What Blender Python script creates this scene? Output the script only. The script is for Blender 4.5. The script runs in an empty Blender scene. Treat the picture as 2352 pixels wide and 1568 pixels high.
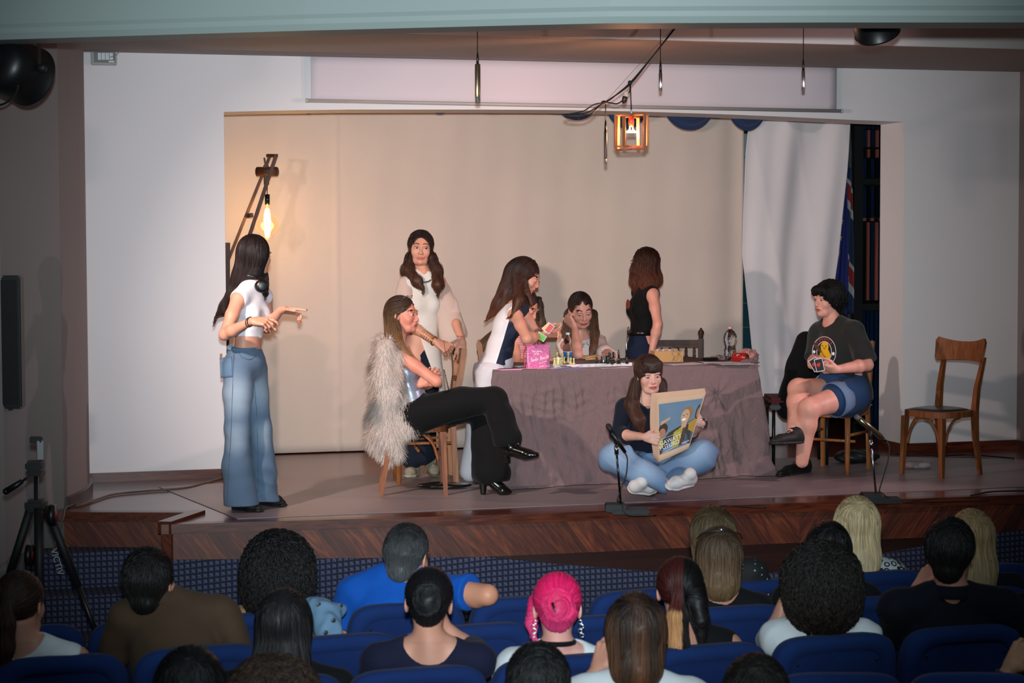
import bpy, math, random
import numpy as np
from mathutils import Vector, Matrix
random.seed(7); RNG = np.random.default_rng(11)
S = bpy.context.scene
COL = S.collection
A3 = lambda *a: np.array(a, dtype=np.float64)
# ---------------------------------------------------------------- camera
FPX = 4573.0
TH = math.atan(FPX/16124.0); PH = math.atan(239/FPX); RO = .0035
CAM = A3(0, 0, 1.63)
FW = A3(math.sin(TH)*math.cos(PH), math.cos(TH)*math.cos(PH), -math.sin(PH))
_r0 = A3(math.cos(TH), -math.sin(TH), 0); _u0 = np.cross(_r0, FW)
RT = _r0*math.cos(RO)-_u0*math.sin(RO); UP = np.cross(RT, FW)
HR = A3(math.cos(TH), -math.sin(TH), 0); HF = A3(math.sin(TH), math.cos(TH), 0); ZZ = A3(0, 0, 1)
def ray(x, y): return FW+(x-1176)/FPX*RT-(y-784)/FPX*UP
def PD(x, y, d): return CAM+ray(x, y)*d
def PZ(x, y, z=0.0):
    r = ray(x, y); return CAM+r*(z-CAM[2])/r[2]
def PY(x, y, Y):
    r = ray(x, y); return CAM+r*(Y-CAM[1])/r[1]
def dep(p): return float(np.dot(np.asarray(p)-CAM, FW))
cd = bpy.data.cameras.new('camera'); co = bpy.data.objects.new('camera', cd); COL.objects.link(co)
cd.sensor_width = 36; cd.lens = 36*FPX/2352; cd.clip_end = 60; cd.clip_start = .05
co.matrix_world = Matrix(((RT[0], UP[0], -FW[0], CAM[0]), (RT[1], UP[1], -FW[1], CAM[1]), (RT[2], UP[2], -FW[2], CAM[2]), (0, 0, 0, 1)))
cd.dof.use_dof = True; cd.dof.focus_distance = 12.6; cd.dof.aperture_fstop = 5.6
S.camera = co
S.view_settings.view_transform = 'Standard'; S.view_settings.look = 'None'
S.view_settings.exposure = 0.0; S.view_settings.gamma = 1.0; S.view_settings.use_curve_mapping = False
# ---------------------------------------------------------------- lights
w = bpy.data.worlds.new('world'); S.world = w; w.use_nodes = True
w.node_tree.nodes['Background'].inputs[0].default_value = (.55, .72, .80, 1)
w.node_tree.nodes['Background'].inputs[1].default_value = .05
def aim(o, tgt):
    o.rotation_euler = (Vector(tgt)-o.location).to_track_quat('-Z', 'Y').to_euler()
def light(name, kind, loc, tgt, power, col, size=.1, ang=60, blend=.5):
    l = bpy.data.lights.new(name, kind); o = bpy.data.objects.new(name, l); COL.objects.link(o)
    o.location = loc; l.energy = power; l.color = col
    if kind == 'SPOT': l.spot_size = math.radians(ang); l.spot_blend = blend; l.shadow_soft_size = size
    elif kind == 'AREA': l.size = size
    else: l.shadow_soft_size = size
    if tgt is not None: aim(o, tgt)
    return o
light('camera_flash', 'SPOT', tuple(CAM+A3(0, 0, .20)), tuple(PD(1120, 500, 12.6)), 4100, (.80, .94, 1.0), .05, 37, 1.0)
light('stage_spot_left', 'SPOT', (.25, 9.9, 2.3), (3.7, 13.2, .8), 540, (1, .79, .70), .06, 66, 1.0)
light('stage_spot_right', 'SPOT', (8.4, 9.6, 2.4), (4.2, 13.2, .8), 500, (1, .70, .74), .06, 60, 1.0)
light('hall_light', 'AREA', (2.0, 2.5, 4.2), (3.0, 7.5, 0), 40, (.72, .92, 1.0), 2.5)
# ---------------------------------------------------------------- materials
MATS = {}
def L(c):   # sRGB 0-255 -> linear
    return tuple(((v/255)/12.92 if v/255 <= .04045 else ((v/255+.055)/1.055)**2.4) for v in c)
class NB:
    def __init__(s, name):
        s.m = bpy.data.materials.new(name); s.m.use_nodes = True; s.t = s.m.node_tree
        s.b = s.t.nodes['Principled BSDF']
    def n(s, typ, **kw):
        x = s.t.nodes.new(typ)
        for k, v in kw.items():
            if k in ('operation', 'data_type', 'blend_type', 'noise_dimensions', 'attribute_name', 'feature', 'wave_type', 'bands_direction', 'interpolation_type'): setattr(x, k, v)
        return x
    def put(s, sock, v):
        if hasattr(v, 'is_linked') or isinstance(v, bpy.types.NodeSocket): s.t.links.new(v, sock)
        else: sock.default_value = v
    def math(s, op, a, b=0.0, c=0.0):
        x = s.n('ShaderNodeMath', operation=op); s.put(x.inputs[0], a); s.put(x.inputs[1], b)
        if op in ('MULTIPLY_ADD', 'SMOOTH_MIN', 'WRAP', 'COMPARE'): s.put(x.inputs[2], c)
        return x.outputs[0]
    def obj(s): return s.n('ShaderNodeTexCoord').outputs['Object']
    def sep(s, v):
        x = s.n('ShaderNodeSeparateXYZ'); s.put(x.inputs[0], v); return x.outputs
    def comb(s, a, b, c):
        x = s.n('ShaderNodeCombineXYZ'); s.put(x.inputs[0], a); s.put(x.inputs[1], b); s.put(x.inputs[2], c); return x.outputs[0]
    def scale(s, v, sc):
        x = s.n('ShaderNodeVectorMath', operation='MULTIPLY'); s.put(x.inputs[0], v); x.inputs[1].default_value = sc; return x.outputs[0]
    def noise(s, v, sc, det=3, dist=0.0):
        x = s.n('ShaderNodeTexNoise'); s.put(x.inputs['Vector'], v); x.inputs['Scale'].default_value = sc; x.inputs['Detail'].default_value = det
        x.inputs['Distortion'].default_value = dist; return x.outputs['Fac']
    def ramp(s, f, stops):
        x = s.n('ShaderNodeValToRGB'); s.put(x.inputs[0], f); r = x.color_ramp
        while len(r.elements) < len(stops): r.elements.new(.5)
        for e, (p, c) in zip(r.elements, stops): e.position = p; e.color = (*c, 1)
        return x.outputs[0]
    def mix(s, f, a, b, bt='MIX'):
        x = s.n('ShaderNodeMix', data_type='RGBA', blend_type=bt); s.put(x.inputs[0], f)
        s.put(x.inputs[6], (*a, 1) if isinstance(a, tuple) else a); s.put(x.inputs[7], (*b, 1) if isinstance(b, tuple) else b); return x.outputs[2]
    def bump(s, h, strength=.3, dist=.01):
        x = s.n('ShaderNodeBump'); x.inputs['Strength'].default_value = strength; x.inputs['Distance'].default_value = dist
        s.put(x.inputs['Height'], h); s.t.links.new(x.outputs[0], s.b.inputs['Normal'])
    def base(s, c, rough=.6, metal=0.0):
        s.put(s.b.inputs['Base Color'], (*c, 1) if isinstance(c, tuple) else c); s.put(s.b.inputs['Roughness'], rough); s.b.inputs['Metallic'].default_value = metal
def mat(name, c, rough=.6, metal=0.0, var=.12, vs=6.0, bump=0.0, bs=60.0, bd=.004, emit=0.0, trans=0.0, ior=1.45, sheen=0.0, coat=0.0, sss=0.0, stretch=(1, 1, 1), alpha=None):
    """general surface: sRGB colour with a little cloudy variation and fine relief"""
    if name in MATS: return MATS[name]
    q = NB(name); c = L(c)
    v = q.scale(q.obj(), stretch)
    if var:
        f = q.noise(v, vs, 4)
        q.base(q.mix(f, tuple(x*(1-var) for x in c), tuple(min(1, x*(1+var)) for x in c)), rough, metal)
    else: q.base(c, rough, metal)
    if bump: q.bump(q.noise(v, bs, 3), bump, bd)
    if emit:
        q.b.inputs['Emission Color'].default_value = (*c, 1); q.b.inputs['Emission Strength'].default_value = emit
    if trans: q.b.inputs['Transmission Weight'].default_value = trans; q.b.inputs['IOR'].default_value = ior
    if sheen: q.b.inputs['Sheen Weight'].default_value = sheen
    if coat: q.b.inputs['Coat Weight'].default_value = coat; q.b.inputs['Coat Roughness'].default_value = .12
    if sss: q.b.inputs['Subsurface Weight'].default_value = sss; q.b.inputs['Subsurface Radius'].default_value = (.012, .005, .003); q.b.inputs['Subsurface Scale'].default_value = 1.0
    if alpha is not None: q.b.inputs['Alpha'].default_value = alpha
    MATS[name] = q.m; return q.m
def wood(name, c1, c2, rough=.35, axis=0, sc=9.0, coat=.3):
    if name in MATS: return MATS[name]
    q = NB(name); st = [14, 14, 14]; st[axis] = 1.2
    v = q.scale(q.obj(), tuple(st)); f = q.noise(v, sc/4, 5, 1.2)
    q.base(q.ramp(f, [(.3, L(c1)), (.7, L(c2))]), rough); q.bump(f, .08, .002)
    q.b.inputs['Coat Weight'].default_value = coat; q.b.inputs['Coat Roughness'].default_value = .15
    MATS[name] = q.m; return q.m
def painted(name, rough=.55, sss=0.0, bump=0.0, bs=200.0, sheen=0.0, aniso=0.0, var=.0, spec=.5):
    """colour comes from the mesh's own per-vertex pigment (skin and lips, hair locks, printed cloth)"""
    if name in MATS: return MATS[name]
    q = NB(name); a = q.n('ShaderNodeAttribute'); a.attribute_name = 'pigment'
    c = a.outputs['Color']
    if var: c = q.mix(q.math('MULTIPLY', q.noise(q.obj(), 40, 3), var), c, (0.0, 0.0, 0.0))
    q.base(c, rough); q.b.inputs['Specular IOR Level'].default_value = spec
    if bump: q.bump(q.noise(q.obj(), bs, 2), bump, .002)
    if sss: q.b.inputs['Subsurface Weight'].default_value = sss; q.b.inputs['Subsurface Radius'].default_value = (.010, .004, .002); q.b.inputs['Subsurface Scale'].default_value = 1.0
    if sheen: q.b.inputs['Sheen Weight'].default_value = sheen
    MATS[name] = q.m; return q.m
# ---------------------------------------------------------------- object helpers
def mesh(name, V, Fq, m=None, smooth=True, pig=None, pig_face=None):
    """V (n,3), Fq: list of faces or int array (n,3|4)"""
    me = bpy.data.meshes.new(name); V = np.asarray(V, dtype=np.float32)
    me.vertices.add(len(V)); me.vertices.foreach_set('co', V.ravel())
    if isinstance(Fq, np.ndarray): k = Fq.shape[1]; idx = Fq.ravel().astype(np.int32); st = np.arange(0, len(idx), k, dtype=np.int32)
    else:
        idx = np.array([i for f in Fq for i in f], dtype=np.int32); ln = np.array([len(f) for f in Fq]); st = np.concatenate([[0], np.cumsum(ln)[:-1]]).astype(np.int32)
    me.loops.add(len(idx)); me.loops.foreach_set('vertex_index', idx)
    me.polygons.add(len(st)); me.polygons.foreach_set('loop_start', st)
    me.update(calc_edges=True); me.validate()
    me.polygons.foreach_set('use_smooth', np.full(len(me.polygons), bool(smooth)))
    if pig is not None:
        at = me.color_attributes.new('pigment', 'FLOAT_COLOR', 'POINT')
        c = np.ones((len(V), 4), dtype=np.float32); c[:, :3] = pig; at.data.foreach_set('color', c.ravel())
    if m is not None: me.materials.append(m)
    return me
def tag(o, label=None, cat=None, group=None, kind=None):
    for k, v in (('label', label), ('category', cat), ('group', group), ('kind', kind)):
        if v: o[k] = v
    return o
def thing(name, label, cat, loc=(0, 0, 0), rz=0.0, group=None):
    o = bpy.data.objects.new(name, None); COL.objects.link(o); o.location = tuple(loc); o.rotation_euler = (0, 0, rz); o.empty_display_size = .1
    return tag(o, label, cat, group)
def put(name, me, parent=None, label=None, world=True):
    """link a mesh; with a parent its vertices (world coordinates) are made relative to the parent"""
    o = bpy.data.objects.new(name, me); COL.objects.link(o)
    if parent is not None:
        o.parent = parent
        if world:
            n = len(me.vertices); a = np.zeros(n*3, dtype=np.float32); me.vertices.foreach_get('co', a)
            p = parent; off = np.zeros(3)
            while p is not None: off += np.array(p.location); p = p.parent
            a = a.reshape(-1, 3)-off.astype(np.float32); me.vertices.foreach_set('co', a.ravel()); me.update()
    if label: o['label'] = label
    return o
def base_at(o, at):
    """move a single-mesh thing's origin to a point without moving its shape"""
    me = o.data; n = len(me.vertices); a = np.zeros(n*3, dtype=np.float32); me.vertices.foreach_get('co', a)
    a = a.reshape(-1, 3)-np.array(at, dtype=np.float32); me.vertices.foreach_set('co', a.ravel()); o.location = tuple(at); return o
def dup(root, loc, rz, label=None, group=None):
    def cp(o, par):
        c = o.copy(); COL.objects.link(c); c.parent = par
        for ch in o.children: cp(ch, c)
        return c
    r = cp(root, None); r.location = tuple(loc); r.rotation_euler = (0, 0, rz)
    if label: r['label'] = label
    if group: r['group'] = group
    return r
def nrm(v): v = np.asarray(v, float); return v/max(1e-9, np.linalg.norm(v))
class MB:
    def __init__(s): s.V = []; s.F = []
    def add(s, V, F):
        o = len(s.V); s.V.extend([tuple(v) for v in V]); s.F.extend([tuple(i+o for i in f) for f in F]); return s
    def box(s, c, d, R=None, bev=0.0):
        c = np.asarray(c, float); hx, hy, hz = np.asarray(d, float)/2
        if bev <= 0:
            P = np.array([(x, y, z) for x in (-hx, hx) for y in (-hy, hy) for z in (-hz, hz)])
            F = [(0, 1, 3, 2), (4, 6, 7, 5), (0, 4, 5, 1), (2, 3, 7, 6), (0, 2, 6, 4), (1, 5, 7, 3)]
        else:
            b = min(bev, hx*.95, hy*.95, hz*.95); bm = __import__('bmesh').new(); __import__('bmesh').ops.create_cube(bm, size=1)
            for v in bm.verts: v.co = Vector((v.co.x*2*hx, v.co.y*2*hy, v.co.z*2*hz))
            __import__('bmesh').ops.bevel(bm, geom=list(bm.edges), offset=b, segments=2, affect='EDGES')
            bm.verts.index_update(); P = np.array([v.co[:] for v in bm.verts]); F = [tuple(v.index for v in f.verts) for f in bm.faces]; bm.free()
        if R is not None: P = P@np.asarray(R).T
        return s.add(P+c, F)
    def bar(s, a, b, w, h, up=(0, 0, 1), bev=0.0):
        a = np.asarray(a, float); b = np.asarray(b, float); x = nrm(b-a); u = np.asarray(up, float)
        if abs(np.dot(u, x)) > .95: u = A3(0, 1, 0) if abs(x[1]) < .9 else A3(1, 0, 0)
        y = nrm(np.cross(u, x)); z = np.cross(x, y)
        return s.box((a+b)/2, (np.linalg.norm(b-a), w, h), np.stack([x, y, z], 1), bev)
    def tube(s, pts, r, n=10, cap=True):
        pts = np.array(pts, float); r = np.full(len(pts), r) if np.isscalar(r) else np.array(r, float)
        T = np.gradient(pts, axis=0); T /= np.maximum(1e-9, np.linalg.norm(T, axis=1))[:, None]
        u = np.cross(T[0], (0, 0, 1)); u = np.cross(T[0], (1, 0, 0)) if np.linalg.norm(u) < .1 else u; u = nrm(u); V = []
        for i in range(len(pts)):
            u = nrm(u-np.dot(u, T[i])*T[i]); w_ = np.cross(T[i], u)
            for k in range(n):
                a = 2*math.pi*k/n; V.append(pts[i]+r[i]*(math.cos(a)*u+math.sin(a)*w_))
        F = [(i*n+k, i*n+(k+1) % n, (i+1)*n+(k+1) % n, (i+1)*n+k) for i in range(len(pts)-1) for k in range(n)]
        if cap: F += [tuple(range(n))[::-1], tuple((len(pts)-1)*n+k for k in range(n))]
        return s.add(V, F)
    def cyl(s, a, b, r0, r1=None, n=16): return s.tube([a, b], [r0, r0 if r1 is None else r1], n)
    def lathe(s, prof, c, n=20, axis=(0, 0, 1)):
        z = nrm(axis); x = nrm(np.cross(z, (0, 1, 0))) if abs(z[1]) < .9 else A3(1, 0, 0); y = np.cross(z, x); c = np.asarray(c, float)
        V = [c+z*h+r*(math.cos(2*math.pi*k/n)*x+math.sin(2*math.pi*k/n)*y) for r, h in prof for k in range(n)]
        m_ = len(prof); F = [(i*n+k, i*n+(k+1) % n, (i+1)*n+(k+1) % n, (i+1)*n+k) for i in range(m_-1) for k in range(n)]
        F += [tuple(range(n))[::-1], tuple((m_-1)*n+k for k in range(n))]
        return s.add(V, F)
    def ball(s, c, r, n=12, sc=(1, 1, 1)):
        m_ = n//2; prof = [(max(1e-4, math.sin(math.pi*i/m_)), -math.cos(math.pi*i/m_)) for i in range(m_+1)]
        t = MB().lathe(prof, (0, 0, 0), n); return s.add(np.array(t.V)*np.array(sc)*r+np.asarray(c), t.F)
    def prism(s, poly, off):
        """poly: list of 3D points, extruded by vector off"""
        n = len(poly); P = [np.asarray(p, float) for p in poly]; Q = [p+np.asarray(off, float) for p in P]
        return s.add(P+Q, [tuple(range(n))[::-1], tuple(range(n, 2*n))]+[(i, (i+1) % n, n+(i+1) % n, n+i) for i in range(n)])
    def grid(s, fn, nu, nv, thick=0.0):
        """fn(u,v)->point, u,v in 0..1; optional thickness along normal"""
        P = np.array([[fn(i/(nu-1), j/(nv-1)) for j in range(nv)] for i in range(nu)], float)
        F = [(i*nv+j, (i+1)*nv+j, (i+1)*nv+j+1, i*nv+j+1) for i in range(nu-1) for j in range(nv-1)]
        if not thick: return s.add(P.reshape(-1, 3), F)
        N = np.cross(np.gradient(P, axis=0), np.gradient(P, axis=1)); N /= np.maximum(1e-9, np.linalg.norm(N, axis=2))[..., None]
        Q = P-N*thick; n = nu*nv
        F2 = [tuple(x+n for x in f[::-1]) for f in F]; R = [i*nv for i in range(nu)]+[(nu-1)*nv+j for j in range(1, nv)]+[i*nv+nv-1 for i in range(nu-2, -1, -1)]+[j for j in range(nv-2, 0, -1)]
        F3 = [(R[k], R[(k+1) % len(R)], R[(k+1) % len(R)]+n, R[k]+n) for k in range(len(R))]
        return s.add(np.concatenate([P.reshape(-1, 3), Q.reshape(-1, 3)]), F+F2+[f[::-1] for f in F3])
    def me(s, name, m, smooth=False): return mesh(name, np.array(s.V), s.F, m, smooth)
    def build(s, name, m, parent=None, smooth=False, label=None, world=True):
        return put(name, s.me(name, m, smooth), parent, label, world)
def soft(o, ang=40):
    """smooth shading with sharp creases kept"""
    me = o.data; me.polygons.foreach_set('use_smooth', np.ones(len(me.polygons), dtype=bool))
    try: me.set_sharp_from_angle(angle=math.radians(ang))
    except Exception: pass
    return o
def catmull(P, n=8):
    P = [np.asarray(p, float) for p in P]; P = [2*P[0]-P[1]]+P+[2*P[-1]-P[-2]]; out = []
    for i in range(1, len(P)-2):
        for t in np.linspace(0, 1, n, endpoint=False):
            a, b, c, d = P[i-1:i+3]; out.append(.5*((2*b)+(c-a)*t+(2*a-5*b+4*c-d)*t*t+(3*b-a-3*c+d)*t**3))
    return out+[P[-2]]
def text(s, name, loc, xdir, nvec, size, m, parent, align='CENTER', ext=.0006, shear=0.0, label=None):
    cu = bpy.data.curves.new(name, 'FONT'); cu.body = s; cu.size = size; cu.align_x = align; cu.align_y = 'CENTER'; cu.extrude = ext; cu.shear = shear
    tmp = bpy.data.objects.new(name, cu); COL.objects.link(tmp); bpy.context.view_layer.update()
    me = bpy.data.meshes.new_from_object(tmp.evaluated_get(bpy.context.evaluated_depsgraph_get())); bpy.data.objects.remove(tmp); bpy.data.curves.remove(cu)
    me.name = name; me.materials.clear(); me.materials.append(m); o = bpy.data.objects.new(name, me); COL.objects.link(o)
    x = nrm(xdir); z = nrm(nvec); y = np.cross(z, x); off = np.zeros(3); p = parent; par = p
    while p is not None: off += np.array(p.location); p = p.parent
    l = np.asarray(loc)-off
    o.matrix_local = Matrix(((x[0], y[0], z[0], l[0]), (x[1], y[1], z[1], l[1]), (x[2], y[2], z[2], l[2]), (0, 0, 0, 1)))
    o.parent = par
    if label: o['label'] = label
    return o
def waves(amp, freq, seed, stretch=(1, 1, 1), n=6):
    g = np.random.default_rng(seed); K = g.normal(size=(n, 3)); K = K/np.linalg.norm(K, axis=1)[:, None]*freq*(g.uniform(.6, 1.6, (n, 1)))*np.array(stretch); ph = g.uniform(0, 6.28, n)
    return lambda X: amp*sum(np.sin(X@K[i]+ph[i]+1.5*np.sin(X@K[(i+1) % n]*.6+ph[i])) for i in range(n))/n**.5
def folds(amp, freq, seed, stretch=(1, 1, 1), n=3, soft_=14):
    g = np.random.default_rng(seed); K = g.normal(size=(n, 3))*np.array(stretch); K = K/np.linalg.norm(K, axis=1)[:, None]*freq*g.uniform(.7, 1.4, (n, 1)); ph = g.uniform(0, 6.28, n); wv = waves(1.2, freq*.35, seed+1); mk = waves(.8, freq*.3, seed+2)
    def f(X):
        w_ = wv(X); m = np.clip(.5+mk(X), .1, 1.4); return amp*sum(.5-np.sqrt(np.sin(X@K[i]+ph[i]+w_*(1+.4*i))**2+.02) for i in range(n))*m
    return f
# ================================================================ SETTING
YW = 13.57
def struct(name, mb, m, smooth=False):
    o = mb.build(name, m, None, smooth); o['kind'] = 'structure'; return o
def wall_mat(name, c, rough=.75):
    q = NB(name); v = q.obj(); c = L(c)
    f = q.noise(v, 1.3, 5); q.base(q.mix(f, tuple(x*.94 for x in c), c), rough); q.bump(q.noise(v, 90, 3), .05, .003); return q.m
M_WALL = wall_mat('white_painted_wall', (226, 222, 224)); M_GREY = wall_mat('grey_painted_wall', (138, 130, 128)); M_CEIL = wall_mat('ceiling_paint', (212, 204, 200)); M_BEAM = wall_mat('beam_paint', (142, 153, 150), .6)
M_SOFF = wall_mat('shaded_soffit_paint', (150, 140, 136))  # soffit underside gets little light; that shade is put into this darker colour
XL, XR, OL, OR_ = .885, 7.865, 1.825, 6.90; ZT, ZO, JD = 2.87, 2.483, .39
b = MB(); y0, y1 = YW, YW+JD
lint = [PY(x, y, YW) for x, y in ((519, 257), (660, 253.5), (800, 251.5), (1100, 251.5), (1300, 252.5), (1500, 257), (1680, 263), (1800, 268), (1950, 275), (2075, 280))]
lint[0][0] = OL; lint[-1][0] = OR_; b.prism([A3(OL, YW, ZT+.5)]+[A3(p[0], YW, p[2]) for p in lint]+[A3(OR_, YW, ZT+.5)], (0, JD, 0))
for x0, x1, z0, z1 in ((XL, OL, 0, ZT+.5), (OR_, XR, 0, ZT+.5)): b.box(((x0+x1)/2, (y0+y1)/2, (z0+z1)/2), (x1-x0, JD, z1-z0))
struct('wall_front', b, M_WALL)
# left curved grey wall and right side wall
wl = [(XL+.01, YW+.05)]+[tuple(PZ(x, y)[:2]) for x, y in ((206, 1120), (205, 1132), (190, 1147), (168, 1158), (147, 1167))]
wl = [wl[0]]+[tuple(p[:2]) for p in catmull([A3(*p, 0) for p in wl[1:]], 5)]+[(.30, 11.85), (-.9, 11.15), (-2.2, 10.4), (-3.0, 6.0)]
b = MB(); hz = [-.9, 3.6]
for i in range(len(wl)-1):
    (xa, ya), (xb, yb) = wl[i], wl[i+1]; b.add([(xa, ya, hz[0]), (xb, yb, hz[0]), (xb, yb, hz[1]), (xa, ya, hz[1])], [(0, 1, 2, 3)])
    pass
o = struct('wall_left', b, M_GREY, True); o.data.polygons.foreach_set('use_smooth', np.ones(len(o.data.polygons), dtype=bool))
b = MB().box((XR+.08, 12.0, 1.3), (.16, 3.4, 4.4)).box((XR+.9, 10.2, 1.3), (1.8, .16, 4.4)); struct('wall_right', b, M_GREY)
# ceiling, soffit and front beam
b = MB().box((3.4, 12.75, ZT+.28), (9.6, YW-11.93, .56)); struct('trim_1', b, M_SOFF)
b = MB().box((3.4, 11.92, ZT+.28), (9.6, .02, .558)); struct('trim_6', b, M_CEIL)
b = MB().box((3.4, 10.5, 3.49), (13, 3.4, .12)); struct('ceiling', b, M_CEIL)
bp = [PZ(x, y, 2.63) for x, y in ((-600, 120), (0, 90), (330, 80), (700, 69), (1176, 57), (1400, 52), (1900, 50), (2352, 50), (3000, 48))]
bm_ = MB(); n = len(bp); D = A3(0, .30, 0)
V = []; F = []
prof = [(0, 1.2), (0, .075), (.012, .055), (.012, .03), (.03, 0), (.30, 0), (.30, 1.2)]
for p in bp: V += [A3(p[0], p[1]+a, 2.63+h) for a, h in prof]
k = len(prof)
for i in range(n-1): F += [(i*k+j, i*k+j+1, (i+1)*k+j+1, (i+1)*k+j) for j in range(k-1)]
bm_.add(V, F); struct('trim_2', bm_, M_BEAM)
# wood for the stage
def plank_mat(name, diag):
    q = NB(name); X, Y, Z = q.sep(q.obj())
    if diag:
        sg = q.math('SUBTRACT', q.math('MULTIPLY', q.math('GREATER_THAN', X, 5.0), 2.0), 1.0)
        u = q.math('ADD', X, q.math('MULTIPLY', q.math('MULTIPLY', Z, sg), -.75)); wdt = .105
    else: u = Y; wdt = .085
    pid = q.math('FLOOR', q.math('DIVIDE', u, wdt)); wn = q.n('ShaderNodeTexWhiteNoise'); wn.noise_dimensions = '1D'; q.put(wn.inputs['W'], pid)
    fr = q.math('FRACT', q.math('DIVIDE', u, wdt))
    if diag: gv = q.comb(q.math('MULTIPLY', u, 14.0), q.math('MULTIPLY', Z, 3.0), q.math('MULTIPLY', pid, 3.7))
    else: gv = q.comb(q.math('MULTIPLY', X, 1.2), q.math('MULTIPLY', Y, 22.0), q.math('MULTIPLY', pid, 2.0))
    g = q.noise(gv, 1.6, 5, 1.5)
    c1 = q.ramp(g, [(.28, L((66, 24, 14))), (.5, L((104, 44, 24))), (.74, L((146, 74, 34)))] if diag else [(.3, L((70, 26, 18))), (.7, L((112, 50, 36)))])
    c = q.mix(q.math('MULTIPLY', wn.outputs[0], .7), c1, L((54, 20, 14)) if diag else L((84, 34, 24)))
    gap = q.math('LESS_THAN', fr, .02 if diag else .012); c = q.mix(gap, c, L((24, 8, 6)))
    q.base(c, .5 if diag else .3); q.b.inputs['Coat Weight'].default_value = .1 if diag else .35; q.b.inputs['Coat Roughness'].default_value = .25 if diag else .08
    q.bump(q.math('ADD', g, q.math('MULTIPLY', gap, -2.0)), .06, .002); return q.m
M_FLOORW = plank_mat('stage_floor_boards', False); M_FASC = plank_mat('diagonal_plank_panelling', True)
M_MAH = wood('mahogany_moulding', (58, 18, 10), (108, 48, 22), .35, 0, 12, .2)
fe = catmull([PZ(370, 1205), PZ(700, 1195), PZ(1176, 1181), PZ(1750, 1158), PZ(2352, 1136), PZ(2700, 1124)], 6)
inn = PZ(450, 1178); lft = PZ(147, 1177)
top = [lft, inn]+fe
b = MB(); poly = [A3(p[0], p[1], -.05) for p in top]+[A3(8.3, 16.2, -.05), A3(.3, 16.2, -.05), A3(.3, lft[1]+.05, -.05)]
b.prism(poly[::-1], (0, 0, .05)); struct('floor', b, M_FLOORW)
def strip(pts, z0, z1, off, name, m):
    """vertical band under the stage edge, off = distance in front (towards the hall)"""
    b = MB(); N = []
    for i, p in enumerate(pts):
        t = nrm(np.asarray(pts[min(i+1, len(pts)-1)])-np.asarray(pts[max(i-1, 0)])); N.append(A3(t[1], -t[0], 0))
    for i in range(len(pts)-1):
        a, c = np.asarray(pts[i]), np.asarray(pts[i+1]); P = []
        for q_, nn in ((a, N[i]), (c, N[i+1])):
            for o_ in (off, -.06): P += [A3(q_[0], q_[1], z0)+nn*o_, A3(q_[0], q_[1], z1)+nn*o_]
        b.add(P, [(0, 4, 5, 1), (2, 3, 7, 6), (1, 5, 7, 3), (0, 2, 6, 4), (0, 1, 3, 2), (4, 6, 7, 5)])
    return struct(name, b, m)
edge1 = [inn]+fe; edge1b = [lft, inn]
strip(fe, -.052, .004, .02, 'trim_3', M_MAH); strip(edge1b, -.05, .006, .02, 'trim_4', M_MAH); strip([inn, fe[0]], -.05, .02, .02, 'trim_5', M_MAH)
strip(fe, -.245, -.05, 0, 'wall_stage_front', M_FASC); strip(edge1b, -.205, -.05, 0, 'wall_stage_left', M_FASC); strip([inn, fe[0]], -.245, -.05, 0, 'wall_stage_notch', M_FASC)
M_PLN = mat('dark_plinth_wood', (52, 24, 18), .4, var=.3, vs=3, stretch=(1, 1, 8))
strip(fe, -.95, -.245, -.035, 'wall_stage_plinth', M_PLN)
# carpet
def carpet_mat():
    q = NB('navy_patterned_carpet'); X, Y, Z = q.sep(q.obj()); s_ = .0335
    fu = q.math('FRACT', q.math('DIVIDE', X, s_)); fv = q.math('FRACT', q.math('DIVIDE', q.math('ADD', Z, q.math('MULTIPLY', Y, 1.0)), s_))
    inx = q.math('MULTIPLY', q.math('GREATER_THAN', fu, .3), q.math('LESS_THAN', fu, .95)); iny = q.math('MULTIPLY', q.math('GREATER_THAN', fv, .3), q.math('LESS_THAN', fv, .95))
    sq = q.math('MULTIPLY', inx, iny); hat = q.math('ABSOLUTE', q.math('SUBTRACT', q.math('FRACT', q.math('MULTIPLY', q.math('ADD', fu, fv), 1.5)), .5))
    hh = q.math('ADD', q.math('MULTIPLY', hat, 1.2), q.math('MULTIPLY', q.noise(q.obj(), 300, 2), .6))
    c = q.mix(q.math('MULTIPLY', sq, hh), L((30, 36, 58)), L((100, 99, 126))); q.base(c, .95); q.bump(q.noise(q.obj(), 500, 2), .3, .003); return q.m
M_CARP = carpet_mat()
def fy(x):   # stage front Y at X
    xs = [p[0] for p in fe]; return float(np.interp(x, xs, [p[1] for p in fe]))
prof = []
for px, py in ((372, 1286), (700, 1283), (1120, 1279), (1300, 1297), (1500, 1313), (1640, 1322), (1760, 1319), (1900, 1298), (2045, 1269), (2200, 1240), (2340, 1217), (2600, 1180)):
    d_ = dep((0, 0, 0)); y_ = 11.15
    for _ in range(3): p = PY(px, py, y_); y_ = fy(p[0])-.012
    prof.append(PY(px, py, y_))
b = MB()
for i in range(len(prof)-1):
    a, c = prof[i], prof[i+1]; b.add([A3(a[0], a[1], -.95), A3(c[0], c[1], -.95), c, a, A3(a[0], a[1]+.03, -.95), A3(c[0], c[1]+.03, -.95), c+A3(0, .03, 0), a+A3(0, .03, 0)], [(0, 1, 2, 3), (3, 2, 6, 7), (4, 7, 6, 5)])
struct('wall_stage_carpet', b, M_CARP)
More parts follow.
